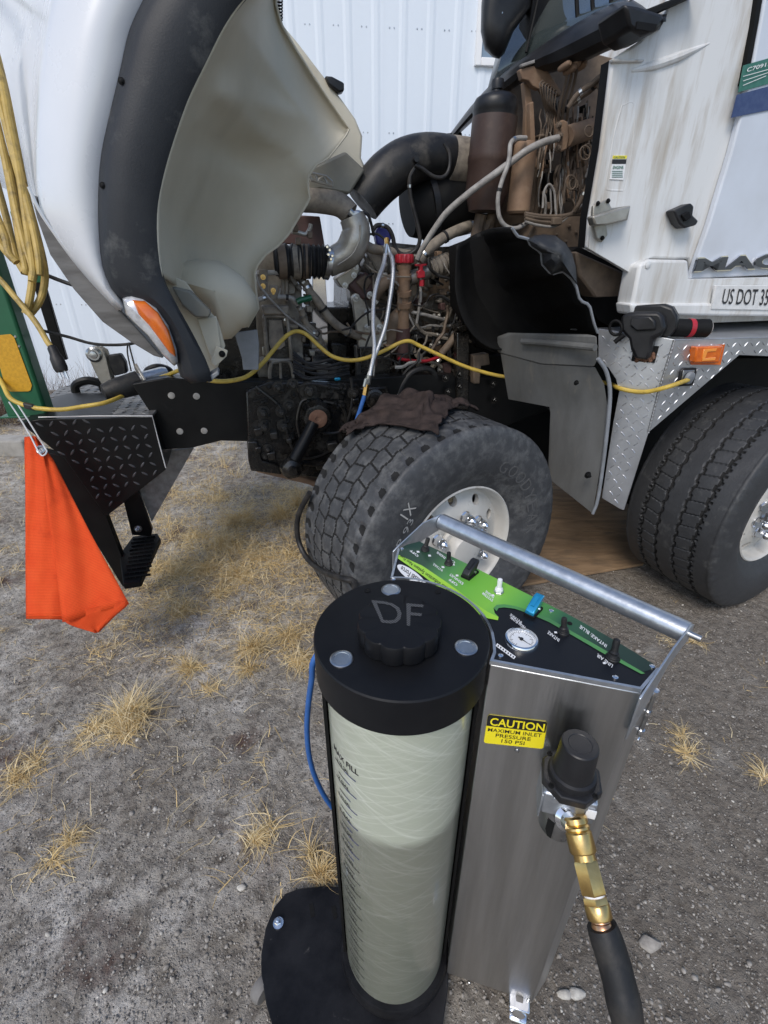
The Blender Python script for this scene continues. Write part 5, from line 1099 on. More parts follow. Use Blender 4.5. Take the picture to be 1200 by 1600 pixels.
# ------------------------------------------------------------------ loose things on the truck
# green post standing on the bumper
pa, pb, pc = gz(25, 653, BZ), gz(75, 651, BZ), gz(95, 643, BZ)
pe = (pb-pa).normalized(); pw = .17
p0_ = pb-pe*pw; pd = pc-pb; pd = pd-pe*pd.dot(pe)
H_ = 1.35
post = thing('post', 'green painted square steel post with an amber reflector standing on the black bumper', 'post', (p0_+pb+pd*1)/2)
prism('tube', [p0_, pb, pb+pd, p0_+pd], ZZ*H_, 'green_paint', post, bevel=.012)
prism('base_plate', [p0_-pe*.03-pd*.05, pb+pe*.025-pd*.05, pb+pe*.025+pd*1.25, p0_-pe*.03+pd*1.25], ZZ*.008, 'green_paint', post, bevel=.002)
pn = pd.normalized()
def pf_(px, py, o=0): return onpl(px, py, pb-pn*o, pn)
prism('reflector', [pf_(x, y, .004) for x, y in ((-14, 525), (16, 522), (22, 527), (50, 602), (48, 610), (44, 612), (16, 612), (8, 604))], pn*.003, 'reflector', post, bevel=.0012)
bm = bmesh.new()
for x, y in ((24, 526), (30, 541)): add_lathe(bm, pf_(x, y, 0), -pn, [(.006, 0), (.004, .003)], 10)
fin('rivet', bm, 'steel', post)
qa = cz(98, 562, dep(pb)+.35); ba = box('hanging_bar', qa+ZZ*.29, (.05, .03, .58), 'black_paint', post, X=TR, Y=TW, bevel=.004)
box('bar_sleeve', qa+ZZ*.52, (.056, .036, .30), 'green_paint', post, X=TR, Y=TW, bevel=.004)
# coil of cord hanging on the post
DC = 1.62; DK = dep(pb)-.13
coil = thing('cord_coil', 'dirty yellow extension cord wound in a long hanging coil on the green post', 'extension cord', cz(30, 480, DC))
rc = random.Random(11)
strands = [
 [(-30, 60), (-2, 110), (14, 190), (30, 270), (42, 350), (52, 420), (50, 440)], [(-40, 90), (-14, 160), (4, 230), (18, 300), (30, 370), (40, 420), (40, 424)],
 [(-20, 30), (6, 130), (24, 220), (40, 300), (56, 360), (68, 410), (70, 440), (62, 470), (44, 494)], [(-46, 160), (-20, 230), (-4, 290), (10, 340), (22, 390), (30, 412), (38, 426)],
 [(-50, 220), (-26, 280), (-8, 330), (8, 370), (14, 396), (26, 410)], [(-30, 120), (-4, 200), (12, 260), (26, 330), (40, 390), (50, 430), (46, 470), (40, 490)],
 [(-36, 20), (-10, 120), (8, 170), (22, 250), (34, 310), (46, 380), (56, 420)], [(-60, 260), (-34, 320), (-14, 350), (4, 386), (20, 405)], [(-24, 80), (0, 160), (20, 240), (34, 290), (50, 350), (60, 400), (62, 430)]]
for k, s in enumerate(strands):
    tube('strand', [cz(x, y, DC-.02+.022*(k % 4)+.006*math.sin(i*2+k)) for i, (x, y) in enumerate(s)], .0118*(1 if k < 8 else .95), 'cord_coil', coil, seg=10)
tube('strand', [cz(x, y, DC-.03) for x, y in ((-30, 410), (0, 437), (25, 466), (42, 486), (56, 504), (66, 520), (74, 534), (80, 542))], .0092, 'cord_coil', coil, seg=10)
pg_a, pg_b = cz(80, 540, DC-.03), cz(97, 580, DC-.01)
plug = cyl('plug', pg_a, pg_b, [(.010, 0), (.015, .1), (.016, .35), (.021, .5), (.022, .85), (.019, 1)], 'hose_black', coil, 16)
hk = cz(-40, 0, DC); tube('coil_hook', [cz(-60, -60, dep(pb)-.02), cz(-50, -60, DC+.1), cz(-44, -40, DC), cz(-44, -60, DC-.05)], .012, 'green_paint', post)
bm = bmesh.new(); dr = (pg_b-pg_a).normalized()
for o in (-.012, .010): add_box(bm, pg_b+dr*.012+RT*o, .006, .004, .030, X=RT, Y=dr.cross(RT).normalized(), Z=dr)
add_lathe(bm, pg_b+TW*.01, dr, [(.004, 0), (.004, .025)], 8); fin('prong', bm, 'steel', plug)
# the cord running across the truck
cordp = [(-20, 560, DK+.04), (4, 600, DK+.02), (16, 622, DK), (38, 633, DK), (60, 638, DK), (95, 640, DK+.02), (130, 635, DK+.05), (168, 628, DK+.09)]
P = [cz(*p) for p in cordp]
P += [tp(*p) for p in ((205, 612, .93), (240, 594, .93), (262, 586, .90), (285, 578, .80), (306, 588, .62), (332, 595, .55), (360, 595, .56), (386, 588, .60), (408, 570, .66), (425, 550, .70), (442, 530, .74), (455, 520, .76), (468, 518, .78), (482, 525, .78), (500, 542, .76), (520, 557, .74), (545, 563, .74), (570, 560, .74), (598, 549, .74), (624, 536, .74), (640, 533, .74), (655, 540, .74), (685, 554, .72), (720, 570, .70), (750, 580, .68), (785, 588, .66), (830, 592, .60), (880, 594, .5), (925, 596, .36), (955, 600, .26))]
P += [onpl(966, 605, fb, NF)+NF*.012, onpl(990, 610, fb, NF)+NF*.02, onpl(1015, 610, fb, NF)+NF*.03, tp(1045, 604, -.05), tp(1068, 596, -.035), tp(1076, 593, -.022)]
cord = tag(tube('power_cord', P, .0095, 'cord_yellow', None, seg=10, k=5), 'thin yellow power cord strung across the engine from bumper to diamond plate socket', 'power cord')
q = cz(46, 635, DK); tp_ = box('cord_tape', q, (.045, .026, .026), 'hose_black', cord, X=(P[5]-P[2]).normalized(), Y=TW, bevel=.006)
# orange flag on a wire hook
DF = 1.97
flag = thing('flag', 'orange mesh warning flag hanging from a wire hook at the bumper corner', 'flag', cz(100, 960, DF))
def sheet(name, A, B, d0, d1, wv, rows=26, cols=14, ph=0):
    a = pxr(A, rows, False); b = pxr(B, rows, False); bm = bmesh.new(); uvl = bm.loops.layers.uv.new('uv'); g = []
    for i, (p, q_) in enumerate(zip(a, b)):
        r = []
        for j in range(cols):
            f = j/(cols-1); d = d0+(d1-d0)*f+wv*math.sin(f*5+i*.11+ph)*(i/rows)+.004*math.sin(f*11+i*.4)
            r.append(bm.verts.new(cz(p.x+(q_.x-p.x)*f, p.y+(q_.y-p.y)*f, d)))
        g.append(r)
    for i in range(rows-1):
        for j in range(cols-1):
            fc_ = bm.faces.new((g[i][j], g[i][j+1], g[i+1][j+1], g[i+1][j]))
            for lp, (y, x) in zip(fc_.loops, ((i, j), (i, j+1), (i+1, j+1), (i+1, j))): lp[uvl].uv = (x/cols*.45, y/rows)
    return fin(name, bm, 'flag_orange', flag, fix=False, solid=.0016)
sheet('back_fold', [(38, 683), (40, 760), (40, 860), (41, 967)], [(54, 681), (70, 716), (92, 850), (103, 968)], DF+.005, DF-.01, .012)
sheet('front_fold', [(50, 684), (62, 712), (82, 850), (98, 972)], [(56, 682), (84, 720), (140, 830), (202, 944)], DF-.014, DF+.01, .012, ph=2)
sheet('lower_fold', [(96, 960), (100, 972), (118, 980), (150, 989)], [(198, 938), (201, 945), (180, 962), (154, 988)], DF-.003, DF+.014, .004, rows=8)
q = cz(64, 703, DF-.022); lathe('grommet', q, -FW, [(.017, 0), (.019, .003), (.015, .006), (.010, .004), (.010, 0)], 'steel', flag, seg=22)
tube('wire_hook', [cz(x, y, d) for x, y, d in ((14, 628, DK), (30, 652, DK), (48, 682, DF-.02), (58, 702, DF-.035), (66, 712, DF-.035), (73, 706, DF-.03), (68, 696, DF-.02), (46, 660, DK), (28, 632, DK))], .0032, 'wire_white', flag, seg=6)
for f0, f1 in ((0, 1),):
    for nm, L2 in (('hem', [(42, 962), (102, 962)]), ('hem', [(196, 940), (152, 982)])):
        tube(nm, [cz(L2[0][0], L2[0][1], DF-.012), cz(L2[1][0], L2[1][1], DF-.012)], .0016, 'flag_orange', flag, seg=5, smooth=False)
# ratchet on the bumper
rt_ = thing('ratchet_binder', 'worn steel ratchet with a round hub standing upright on the bumper top', 'ratchet', tp(165, 603, 1.05))
WRb = 1.05
plate('body', [(136, 552), (140, 545), (150, 541), (160, 545), (166, 560), (172, 585), (176, 598), (158, 600), (150, 585), (142, 568)], WRb, .012, 'cast_alu', rt_, bevel=.003)
plate('body', [(150, 545), (158, 540), (168, 546), (174, 562), (180, 598), (168, 600), (162, 570)], WRb+.05, .012, 'cast_alu', rt_, bevel=.003)
q = tp(147, 554, WRb); lathe('hub', q+TW*.06, -TW, [(.036, 0), (.036, .065), (.026, .072), (.018, .072), (.016, .08), (.004, .082)], 'steel', rt_, seg=24)
plate('webbing', [(167, 556), (188, 553), (196, 566), (199, 583), (178, 588), (172, 576)], WRb+.01, .05, 'hose_black', rt_, bevel=.008)
# rag over the tyre
def rag():
    bm = bmesh.new(); nu, nv = 84, 60; g = []
    EA = [66, 74, 82, 87, 93, 99, 105, 109, 113, 118, 125]; EY = [-.02, .0, .02, .05, .10, .155, .20, .09, -.08, -.14, -.17]
    for i in range(nu):
        r = []
        for j in range(nv):
            f = i/(nu-1); v = j/(nv-1)
            ad_ = 125-59*f; ye = float(np.interp(ad_, EA, EY))+.006*math.sin(ad_*1.7)
            a = rad(ad_+1.6*math.sin(v*8+f*2)+.8*math.sin(v*19)); y = -.245+(ye+.245)*v
            R_ = .583+.014*abs(math.sin(f*11+v*5))+.010*math.sin(v*9-f*14)*math.sin(f*6+1)+.002*math.sin(v*31+f*37)+.002*math.sin(v*17-f*61)
            R_ += .030*math.exp(-((f-.42-.18*v)/.055)**2)*(1-.6*v)+.022*math.exp(-((f-.62+.2*v)/.05)**2)+.018*math.exp(-((v-.45-.3*f)/.07)**2)
            over = max(0, y-.185); R_ -= over*1.1+over*over*8; y2 = y-over*.30
            r.append(bm.verts.new(MW1 @ Vector((-R_*math.cos(a), y2, R_*math.sin(a)))))
        g.append(r)
    for i in range(nu-1):
        for j in range(nv-1): bm.faces.new((g[i][j], g[i+1][j], g[i+1][j+1], g[i][j+1]))
    o = fin('rag', bm, 'rag', None, sharp=80, solid=.008, soff=1)
    tag(o, 'crumpled dark brown rag draped over the top of the front tyre', 'rag')
rag()
# silver service hoses joining a blue hose
sh = thing('service_hose', 'two silver braided hoses joined by brass fittings to a blue hose hanging in the engine', 'hose', tp(570, 605, .6))
tube('braided_line', [tp(*p) for p in ((602, 397, .86), (599, 415, .82), (590, 440, .76), (584, 470, .72), (583, 510, .68), (585, 545, .65), (580, 575, .62), (572, 598, .60))], .0105, 'braid', sh)
tube('braided_line', [tp(*p) for p in ((609, 396, .86), (613, 405, .82), (614, 430, .76), (609, 470, .72), (602, 510, .69), (592, 540, .66), (582, 566, .63), (577, 592, .60))], .0105, 'braid', sh)
for a, b in (((604, 382, .87), (602, 398, .86)), ((605, 384, .87), (609, 397, .86))): tube('hose_ferrule', [tp(*a), tp(*b)], .012, 'steel', sh, smooth=False)
tube('y_fitting', [tp(604, 372, .88), tp(605, 386, .87)], .012, 'brass', sh, smooth=False, seg=6)
tube('hose_ferrule', [tp(573, 592, .60), tp(570, 604, .60)], .013, 'steel', sh, smooth=False)
tube('hose_ferrule', [tp(577, 586, .60), tp(575, 600, .60)], .013, 'steel', sh, smooth=False)
tube('brass_fitting', [tp(573, 600, .60), tp(570, 617, .60)], .015, 'brass', sh, smooth=False, seg=6)
tube('blue_line', [tp(570, 616, .60), tp(564, 636, .59), tp(555, 664, .58), tp(545, 700, .58), tp(545, 760, .60)], .0105, 'blue_hose', sh)
# flash light and rubber cap on the step
fl_ = thing('flashlight', 'black and red cylindrical flashlight lying on the diamond plate under the cab', 'flashlight', tp(1082, 524, .06))
a, b = tp(1050, 512, .06), tp(1106, 513, .02)
cyl('barrel', a, b, [(.034, 0), (.036, .05), (.036, .72), (.037, .74), (.037, .97), (.030, 1)], 'matte_black', fl_, 24)
cyl('red_band', a.lerp(b, .42), a.lerp(b, .55), [(.0372, 0), (.0374, .5), (.0372, 1)], 'red_plastic', fl_, 24)
cyl('lens_ring', a.lerp(b, 1.0), a.lerp(b, 1.03), [(.030, 0), (.030, .8), (.020, 1)], 'hose_grey', fl_, 20)
cyl('end_mark', a.lerp(b, 1.03), a.lerp(b, 1.04), [(.018, 0), (.014, 1)], 'red_plastic', fl_, 8)
cp = thing('rubber_cover', 'glossy black moulded rubber cover with a wire ring over the cutout of the diamond plate', 'cover', onpl(1005, 555, fb, NF))
def cvp(L_, th, name, m, bev, o=.02):
    return prism(name, [onpl(x, y, fb, NF)+NF*o for x, y in L_], -NF*th, m, cp, bevel=bev)
cvp([(974, 495), (982, 488), (1000, 486), (1032, 486), (1040, 494), (1044, 512), (1036, 523), (1025, 528), (1022, 546), (1017, 560), (996, 558), (990, 545), (987, 528), (976, 516)], .07, 'body', 'black_plastic', .016, .055)
cvp([(986, 478), (1036, 475), (1050, 480), (1058, 494), (1057, 512), (1048, 524), (1038, 529), (1030, 526), (1000, 520), (984, 496)], .06, 'shell', 'black_plastic', .018, -.005)
cvp([(992, 494), (1022, 492), (1030, 500), (1030, 514), (1000, 516), (990, 508)], .02, 'raised_face', 'black_plastic', .008, .066)
rr = [onpl(967+9.5*math.cos(t), 511+11*math.sin(t), fb, NF)+NF*.05 for t in [k*.45 for k in range(15)]]
tube('ring', rr, .006, 'matte_black', cp, seg=8, k=2)
tube('stem', [onpl(980, 521, fb, NF)+NF*.05, onpl(966, 533, fb, NF)+NF*.06], .010, 'matte_black', cp, seg=10, smooth=False)
# black hose crossing the tyre
bh = [side_pt(MW1, .50, rad(215), .02), side_pt(MW1, .53, rad(208), .0)]
def tyre_px(px, py, lift):
    """where a photographed point meets the front tyre's tread cylinder"""
    o = MW1.inverted() @ CAM; d = (MW1.to_3x3().inverted() @ ray(px, py)).normalized(); R_ = .572+lift
    A = d.x**2+d.z**2; B = 2*(o.x*d.x+o.z*d.z); Cc = o.x**2+o.z**2-R_**2; D = B*B-4*A*Cc
    t = (-B-math.sqrt(max(D, 0)))/(2*A); return MW1 @ (o+d*t)
bp_ = [tyre_px(484, 770, .02), tyre_px(468, 800, .014), tyre_px(464, 825, .012), tyre_px(468, 850, .012), tyre_px(482, 875, .012), tyre_px(505, 893, .012), tyre_px(535, 904, .014)]
bp_ += [cz(552, 908, dep(bp_[-1])-.04), cz(556, 922, dep(bp_[-1])-.10), cz(575, 960, dep(bp_[-1])-.35)]
tag(tube('rubber_hose', bp_, .0125, 'hose_black', None, seg=10), 'black rubber hose bent around the tread of the front tyre behind the machine', 'hose')
# plywood under the truck
pw_ = prism('plywood_sheet', [gz(770, 925, .006), gz(1004, 884, .006), gz(1060, 790, .006), gz(850, 745, .006)], ZZ*.018, 'plywood', None, bevel=.002)
tag(pw_, 'worn plywood sheet lying on the dirt under the truck between the tyres', 'plywood')
cb_ = box('concrete_curb', gz(4, 722)+Vector((-.3, .2, .09)), (.95, .2, .18), 'concrete', None, bevel=.02); tag(cb_, 'pale concrete curb block lying on the ground left of the bumper', 'curb')

# ------------------------------------------------------------------ the cleaning machine
ZL, ZP, ZB = 1.165, 1.148, .055
MC = Vector((.028, .592, 0)); RL = .1415; RT_ = .1265
mach = thing('cleaning_machine', 'engine cleaning machine with fibreglass tank, black lid and stainless box with green panel', 'machine', (MC.x, MC.y, 0))
def mz(z): return Vector((MC.x, MC.y, z))
tk = lathe('tank', mz(.10), ZZ, [(RT_, 0), (RT_, .40), (RT_, .58), (RT_, ZL-.17)], 'tube_empty', mach, seg=96)
def tank_uv(o):
    me = o.data; uv = me.uv_layers.new(name='uv'); me.materials.append(M['tube_full']) if False else None
    for p in me.polygons:
        an = [math.atan2(me.vertices[me.loops[i].vertex_index].co.y, me.vertices[me.loops[i].vertex_index].co.x) for i in p.loop_indices]
        for i, a in zip(p.loop_indices, an):
            if max(an)-min(an) > 3 and a < 0: a += 2*math.pi
            v = me.vertices[me.loops[i].vertex_index].co; uv.data[i].uv = (a*RT_, v.z)
bpy.data.objects.remove(tk)
# the liquid shows through the wall up to its level
lv = .785
t1 = lathe('tank', mz(.10), ZZ, [(RT_, 0), (RT_, lv-.10)], 'tube_full', mach, seg=96); tank_uv(t1)
t1.data.materials.clear(); 
def tank_mat():
    """one wall; the fill shows as a darker band below its level with a soft line"""
    m = M['tube_empty']; n = m.node_tree.nodes; l = m.node_tree.links; b = n['Principled BSDF']
    src = b.inputs['Base Color'].links[0].from_socket
    tc = n.new('ShaderNodeTexCoord'); sp = n.new('ShaderNodeSeparateXYZ'); l.new(tc.outputs['UV'], sp.inputs[0])
    t = n.new('ShaderNodeTexNoise'); t.inputs['Scale'].default_value = 14; t.inputs['Detail'].default_value = 3; l.new(tc.outputs['UV'], t.inputs['Vector'])
    ma = n.new('ShaderNodeMath'); ma.operation = 'MULTIPLY_ADD'; ma.inputs[1].default_value = .03; l.new(t.outputs['Fac'], ma.inputs[0]); l.new(sp.outputs[1], ma.inputs[2])
    r = n.new('ShaderNodeMapRange'); r.inputs[1].default_value = lv+.034; r.inputs[2].default_value = lv+.002; l.new(ma.outputs[0], r.inputs[0])
    x = n.new('ShaderNodeMix'); x.data_type = 'RGBA'; x.blend_type = 'MULTIPLY'; x.inputs[7].default_value = (.46,.45,.44,1); l.new(src, x.inputs[6]); l.new(r.outputs[0], x.inputs[0]); l.new(x.outputs[2], b.inputs['Base Color'])
tank_mat()
bpy.data.objects.remove(t1)
tk = lathe('tank', mz(.09), ZZ, [(RT_, 0), (RT_, .25), (RT_, .5), (RT_, .75), (RT_, ZL-.06-.09)], 'tube_empty', mach, seg=96, cap=False); tank_uv(tk)
lid = lathe('lid', mz(ZL-.072), ZZ, [(RL-.004, 0), (RL, .003), (RL, .069), (RL-.002, .0715), (RL-.006, .072), (.02, .072)], 'lid_black', mach, seg=128, sharp=30)
kc = gz(624, 972, ZL+.035)
def knob_fn(a, j): return 1-.045*abs(math.cos(a*5.5))**1.2*(j in (2, 3, 4)) if j < 6 else 1
R_k = .0655
kb = lathe('cap_knob', Vector((kc.x, kc.y, ZL)), ZZ, [(R_k*.80, -.001), (R_k*.80, .006), (R_k*.98, .007), (R_k, .010), (R_k, .037), (R_k*.975, .040), (R_k*.90, .0405), (.004, .0405)], 'lid_black', mach, seg=220, fn=lambda a, j: 1-(.055*(1-abs(math.sin(a*5.5)))**1.5*1.3)*(j in (2, 3, 4, 5)), sharp=40)
kt = Vector((kc.x, kc.y, ZL+.0405))
dq = [gz(x, y, kt.z) for x, y in ((600, 975), (657, 980), (663, 953), (580, 940))]
dq = [gz(x, y, kt.z+.0003) for x, y in ((596, 973), (655, 980), (662, 945), (580, 938))]
def hatched(key, q, name, m, par):
    bm = bmesh.new(); add_text(bm, key, q, .0004); return fin(name, bm, m, par, fix=False, smooth=False)
text('engraving', 'df', dq, 'engraved', kb, .0004)
for px, py in ((534, 1030), (728, 1012), (611, 922)):
    p = gz(px, py, ZL); lathe('lid_plug', p, ZZ, [(.0178, 0), (.0178, .0015), (.016, .0025), (.0125, .0022), (.012, .0012), (.002, .0012)], 'steel', mach, seg=30)
for px, py in ((574, 923), (684, 925)):
    p = gz(px, py, ZL); lathe('lid_screw', p, ZZ, [(.006, 0), (.006, .0012), (.0035, .0012), (.003, .0004), (.001, .0004)], 'matte_black', mach, seg=16)
lathe('tank_ring', mz(.062), ZZ, [(RT_+.016, 0), (RT_+.016, .036), (RT_+.012, .042), (RT_+.002, .042)], 'base_black', mach, seg=80)
# cradle behind the tank
bm = bmesh.new(); rows = []
for k in range(41):
    a = rad(-14)+rad(206)*k/40; e = Vector((math.cos(a), math.sin(a), 0)); r0, r1 = RT_+.003, RT_+.009
    rows.append([bm.verts.new(mz(z)+e*r) for z, r in ((.07, r0), (ZL-.074, r0), (ZL-.074, r1), (.07, r1))])
for a_, b_ in zip(rows, rows[1:]):
    for i in range(4): bm.faces.new((a_[i], a_[(i+1) % 4], b_[(i+1) % 4], b_[i]))
bm.faces.new(rows[0]); bm.faces.new(rows[-1][::-1]); fin('tank_cradle', bm, 'matte_black', mach)
# scale on the tank
def tank_pt(px, py, lift=.0006):
    r = ray(px, py); o = CAM-mz(0); A = r.x**2+r.y**2; B = 2*(o.x*r.x+o.y*r.y); Cc = o.x**2+o.y**2-(RT_+lift)**2
    t = (-B-math.sqrt(max(B*B-4*A*Cc, 0)))/(2*A); return CAM+r*t
aa = tank_pt(522, 1160); ab = tank_pt(555, 1202)
a_l = math.atan2(aa.y-MC.y, aa.x-MC.x) % (2*math.pi); a_r = math.atan2(ab.y-MC.y, ab.x-MC.x) % (2*math.pi)
def tcyl(a, z, l=.0007): return mz(z)+Vector((math.cos(a), math.sin(a), 0))*(RT_+l)
def wrap_text(bm, key, a0, a1, z0, h):
    V, F, _ = TXT[key]; vs = [bm.verts.new(tcyl(a0+(a1-a0)*x, z0+h*y)) for x, y in V]
    for f in F:
        try: bm.faces.new([vs[i] for i in f])
        except ValueError: pass
marks = bmesh.new(); blue = bmesh.new()
z_top = (tank_pt(530, 1195)).z
da = a_r-a_l
zz = z_top
def arc_line(bm, f0, f1, z, h):
    n = 8
    for k in range(n):
        x0, x1 = a_l+da*(f0+(f1-f0)*k/n), a_l+da*(f0+(f1-f0)*(k+1)/n)
        bm.faces.new([bm.verts.new(tcyl(x, y)) for x, y in ((x0, z), (x1, z), (x1, z+h), (x0, z+h))])
lab_list = []
def lab1(*a):
    b = bmesh.new(); wrap_text(b, *a); lab_list.append(b)
lab1('maxfill', a_l-.02, a_r+.05, z_top+.021, .014)
n = 34; step = (z_top-.125)/n
for k in range(n+1):
    z = z_top-step*k; long = k % 2 == 0
    f0, f1 = (0, 1.0) if long else (.2, .75)
    arc_line(marks, f0, f0+(f1-f0)*.55, z, .0024); arc_line(blue if k < 12 else marks, f0+(f1-f0)*.55, f1, z, .0024)
    if long: lab1(('half', 'gal', 'gal15', 'gal1')[(k//2) % 4], a_l+da*.15, a_l+da*.72, z+.004, .008)
for o, m, nm in ((marks, 'print_black', 'scale_marks'), (blue, 'print_blue', 'scale_marks')):
    tag(fin(nm, o, m, tk, fix=False, smooth=False), kind='stuff')
for b in lab_list: fin('scale_lettering', b, 'print_black', tk, fix=False, smooth=False)
# base plate with wheels
bp2 = [gz(x, y, .06) for x, y in ((560, 1388), (505, 1384), (468, 1388), (446, 1396), (428, 1418), (415, 1450), (408, 1490), (408, 1520), (416, 1570), (432, 1625), (455, 1680), (560, 1760), (680, 1760), (692, 1600), (700, 1545), (700, 1480))]
bpl = prism('base_plate', bp2, -ZZ*.008, 'base_black', mach, bevel=.002)
p = gz(435, 1443, .06); inst('base_bolt', bolt_mesh(.010, .016, 'chrome'), frame(p, ZZ), mach)
p = gz(486, 1425, .06)
for x0, y0 in ((486, 1412), (521, 1415)):
    a = gz(x0, y0, .061); b = gz(x0+3, y0+20, .061); d_ = (b-a); s_ = d_.cross(ZZ).normalized()*.006
    prism('slot', [a-s_, a+s_, b+s_, b-s_], ZZ*.0006, 'matte_black', bpl)
def caster(o, ax, name='caster'):
    r = .030; w = cyl(name, o-ax*.015, o+ax*.015, [(.02, 0), (r-.003, .02), (r, .25), (r, .75), (r-.003, .98), (.02, 1)], 'caster_rubber', mach, 24); return w
ca_ = gz(402, 1545, .03); caster(Vector((ca_.x+.012, ca_.y, .030)), Vector((.8, -.6, 0)))
caster(Vector((MC.x+.04, MC.y-.09, .03)), Vector((.8, -.6, 0)))
# stainless box
A_, B_, C_, D_, E_ = [gz(x, y, ZP) for x, y in ((765, 1035), (1003, 1080), (1032, 1046), (622, 857), (610, 905))]
AB = (B_-A_).normalized(); NFb = AB.cross(ZZ); NFb = NFb if NFb.y < 0 else -NFb
def fpx(px, py, o=0.0): return onpl(px, py, A_+NFb*o, NFb)
aA = math.atan2(A_.y-MC.y, A_.x-MC.x); aE = math.atan2(E_.y-MC.y, E_.x-MC.x); rA = math.hypot(A_.x-MC.x, A_.y-MC.y); rE = math.hypot(E_.x-MC.x, E_.y-MC.y)
arc = []
for k in range(1, 14):
    f = k/14; a = aE+(aA-aE)*f; r = rE+(rA-rE)*f; r = max(min(r, RL+.006+.02*(1-f)), RL+.006); arc.append(Vector((MC.x+r*math.cos(a), MC.y+r*math.sin(a), ZP)))
plan = [A_, B_, C_, D_, E_]+arc
bx = prism('box', [Vector((p.x, p.y, ZB)) for p in plan], ZZ*(ZP-.004-ZB), 'stainless', mach, bevel=.0025)
# top panel sunk in a bright folded rim
def inset(P, d):
    out = []; n = len(P)
    for i in range(n):
        a, b, c = P[i-1], P[i], P[(i+1) % n]; e1 = (b-a).normalized(); e2 = (c-b).normalized()
        n1 = Vector((-e1.y, e1.x, 0)); n2 = Vector((-e2.y, e2.x, 0)); m_ = (n1+n2).normalized(); out.append(b+m_*d/max(m_.dot(n1), .35))
    return out
area = sum(plan[i-1].x*plan[i].y-plan[i].x*plan[i-1].y for i in range(len(plan)))
sg_ = 1 if area > 0 else -1
pin = inset(plan, .0045*sg_)
prism('control_panel', pin, -ZZ*.0035, 'panel_black', mach)
bm = bmesh.new(); n = len(plan)
for i in range(n):
    if i in (2,): continue
    a, b, c, d = plan[i], plan[(i+1) % n], pin[(i+1) % n], pin[i]
    add_prism(bm, [a-ZZ*.004, b-ZZ*.004, c-ZZ*.004, d-ZZ*.004], ZZ*.0075)
bmesh.ops.remove_doubles(bm, verts=bm.verts, dist=.00005); fin('panel_rim', bm, 'galv', mach)
panel = bpy.data.objects['control_panel']
def pz(px, py, h=.0006): return gz(px, py, ZP+h)
gU = [(655, 846), (690, 862), (730, 881), (770, 901), (810, 921), (850, 941), (890, 961), (930, 983), (970, 1006), (1022, 1038)]
gL = [(622, 862), (660, 884), (700, 915), (740, 944), (770, 962)]
g1 = [(622, 858), (636, 851)]+gU+[(1018, 1046), (1005, 1050), (960, 1024), (900, 990), (860, 967), (830, 955), (806, 947), (788, 944), (776, 945), (771, 950), (773, 958), (779, 964), (778, 968), (762, 964), (735, 950), (700, 925), (660, 894), (621, 866)]
def flat_sheet(name, pix, m, par, h, uv=False):
    bm = bmesh.new(); vs = [bm.verts.new(pz(x, y, h)) for x, y in pix]; f = bm.faces.new(vs); f.normal_update()
    if uv:
        l_ = bm.loops.layers.uv.new('uv'); a, b = pz(622, 860), pz(1022, 1044); d_ = (b-a)
        for lp in f.loops: lp[l_].uv = ((lp.vert.co-a).dot(d_)/d_.length_squared, 0)
    bmesh.ops.triangulate(bm, faces=[f]); bmesh.ops.recalc_face_normals(bm, faces=bm.faces)
    if bm.faces[:] and bm.faces[0].normal.z < 0: bmesh.ops.reverse_faces(bm, faces=bm.faces)
    return fin(name, bm, m, par, fix=False, smooth=False)
gr = flat_sheet('green_graphic', g1, 'graphic_green', panel, .0008, True)
flat_sheet('graphic_band', [(621, 866), (660, 884), (700, 911), (740, 941), (762, 956), (779, 964), (778, 969), (762, 966), (735, 953), (700, 929), (660, 899), (621, 872)], 'graphic_lime', gr, .0012)
flat_sheet('graphic_line', [(771, 950), (776, 945), (788, 944), (806, 947), (830, 955), (860, 967), (900, 990), (960, 1024), (1008, 1052), (1002, 1053), (955, 1028), (900, 996), (858, 972), (828, 959), (804, 951), (788, 949), (779, 950), (776, 955)], 'graphic_edge', gr, .0012)
text('panel_lettering', 'strip', [pz(x, y, .0016) for x, y in ((708, 921), (628, 866), (624, 870), (704, 929))], 'print_black', gr, .0002)
ov = [(643+24*math.cos(a)*.93-5*math.sin(a)*.3, 899+24*math.cos(a)*.62+8.5*math.sin(a)) for a in [k*2*math.pi/28 for k in range(28)]]
flat_sheet('oval_badge', ov, 'print_white', panel, .0010)
flat_sheet('oval_badge', [(643+(x-643)*.90, 899+(y-899)*.86) for x, y in ov], 'print_white', panel, .0013)
text('badge_lettering', 'oval', [pz(x, y, .0016) for x, y in ((661, 907), (628, 884), (625, 891), (657, 915))], 'print_black', panel, .0002)
def lbl(key, cx, cy, ln, h):
    e = Vector((.80, .60)) ; e.normalize(); nrm = Vector((-.5, .85))
    o = Vector((cx, cy)); q = [o+e*ln/2-nrm*h/2, o-e*ln/2-nrm*h/2, o-e*ln/2+nrm*h/2, o+e*ln/2+nrm*h/2]
    q = [o+e*ln/2-nrm*0, o-e*ln/2, o-e*ln/2+Vector((-.45, .9))*h, o+e*ln/2+Vector((-.45, .9))*h]
    text('panel_lettering', key, [pz(x.x, x.y, .0014) for x in q], 'print_white', panel, .0002)
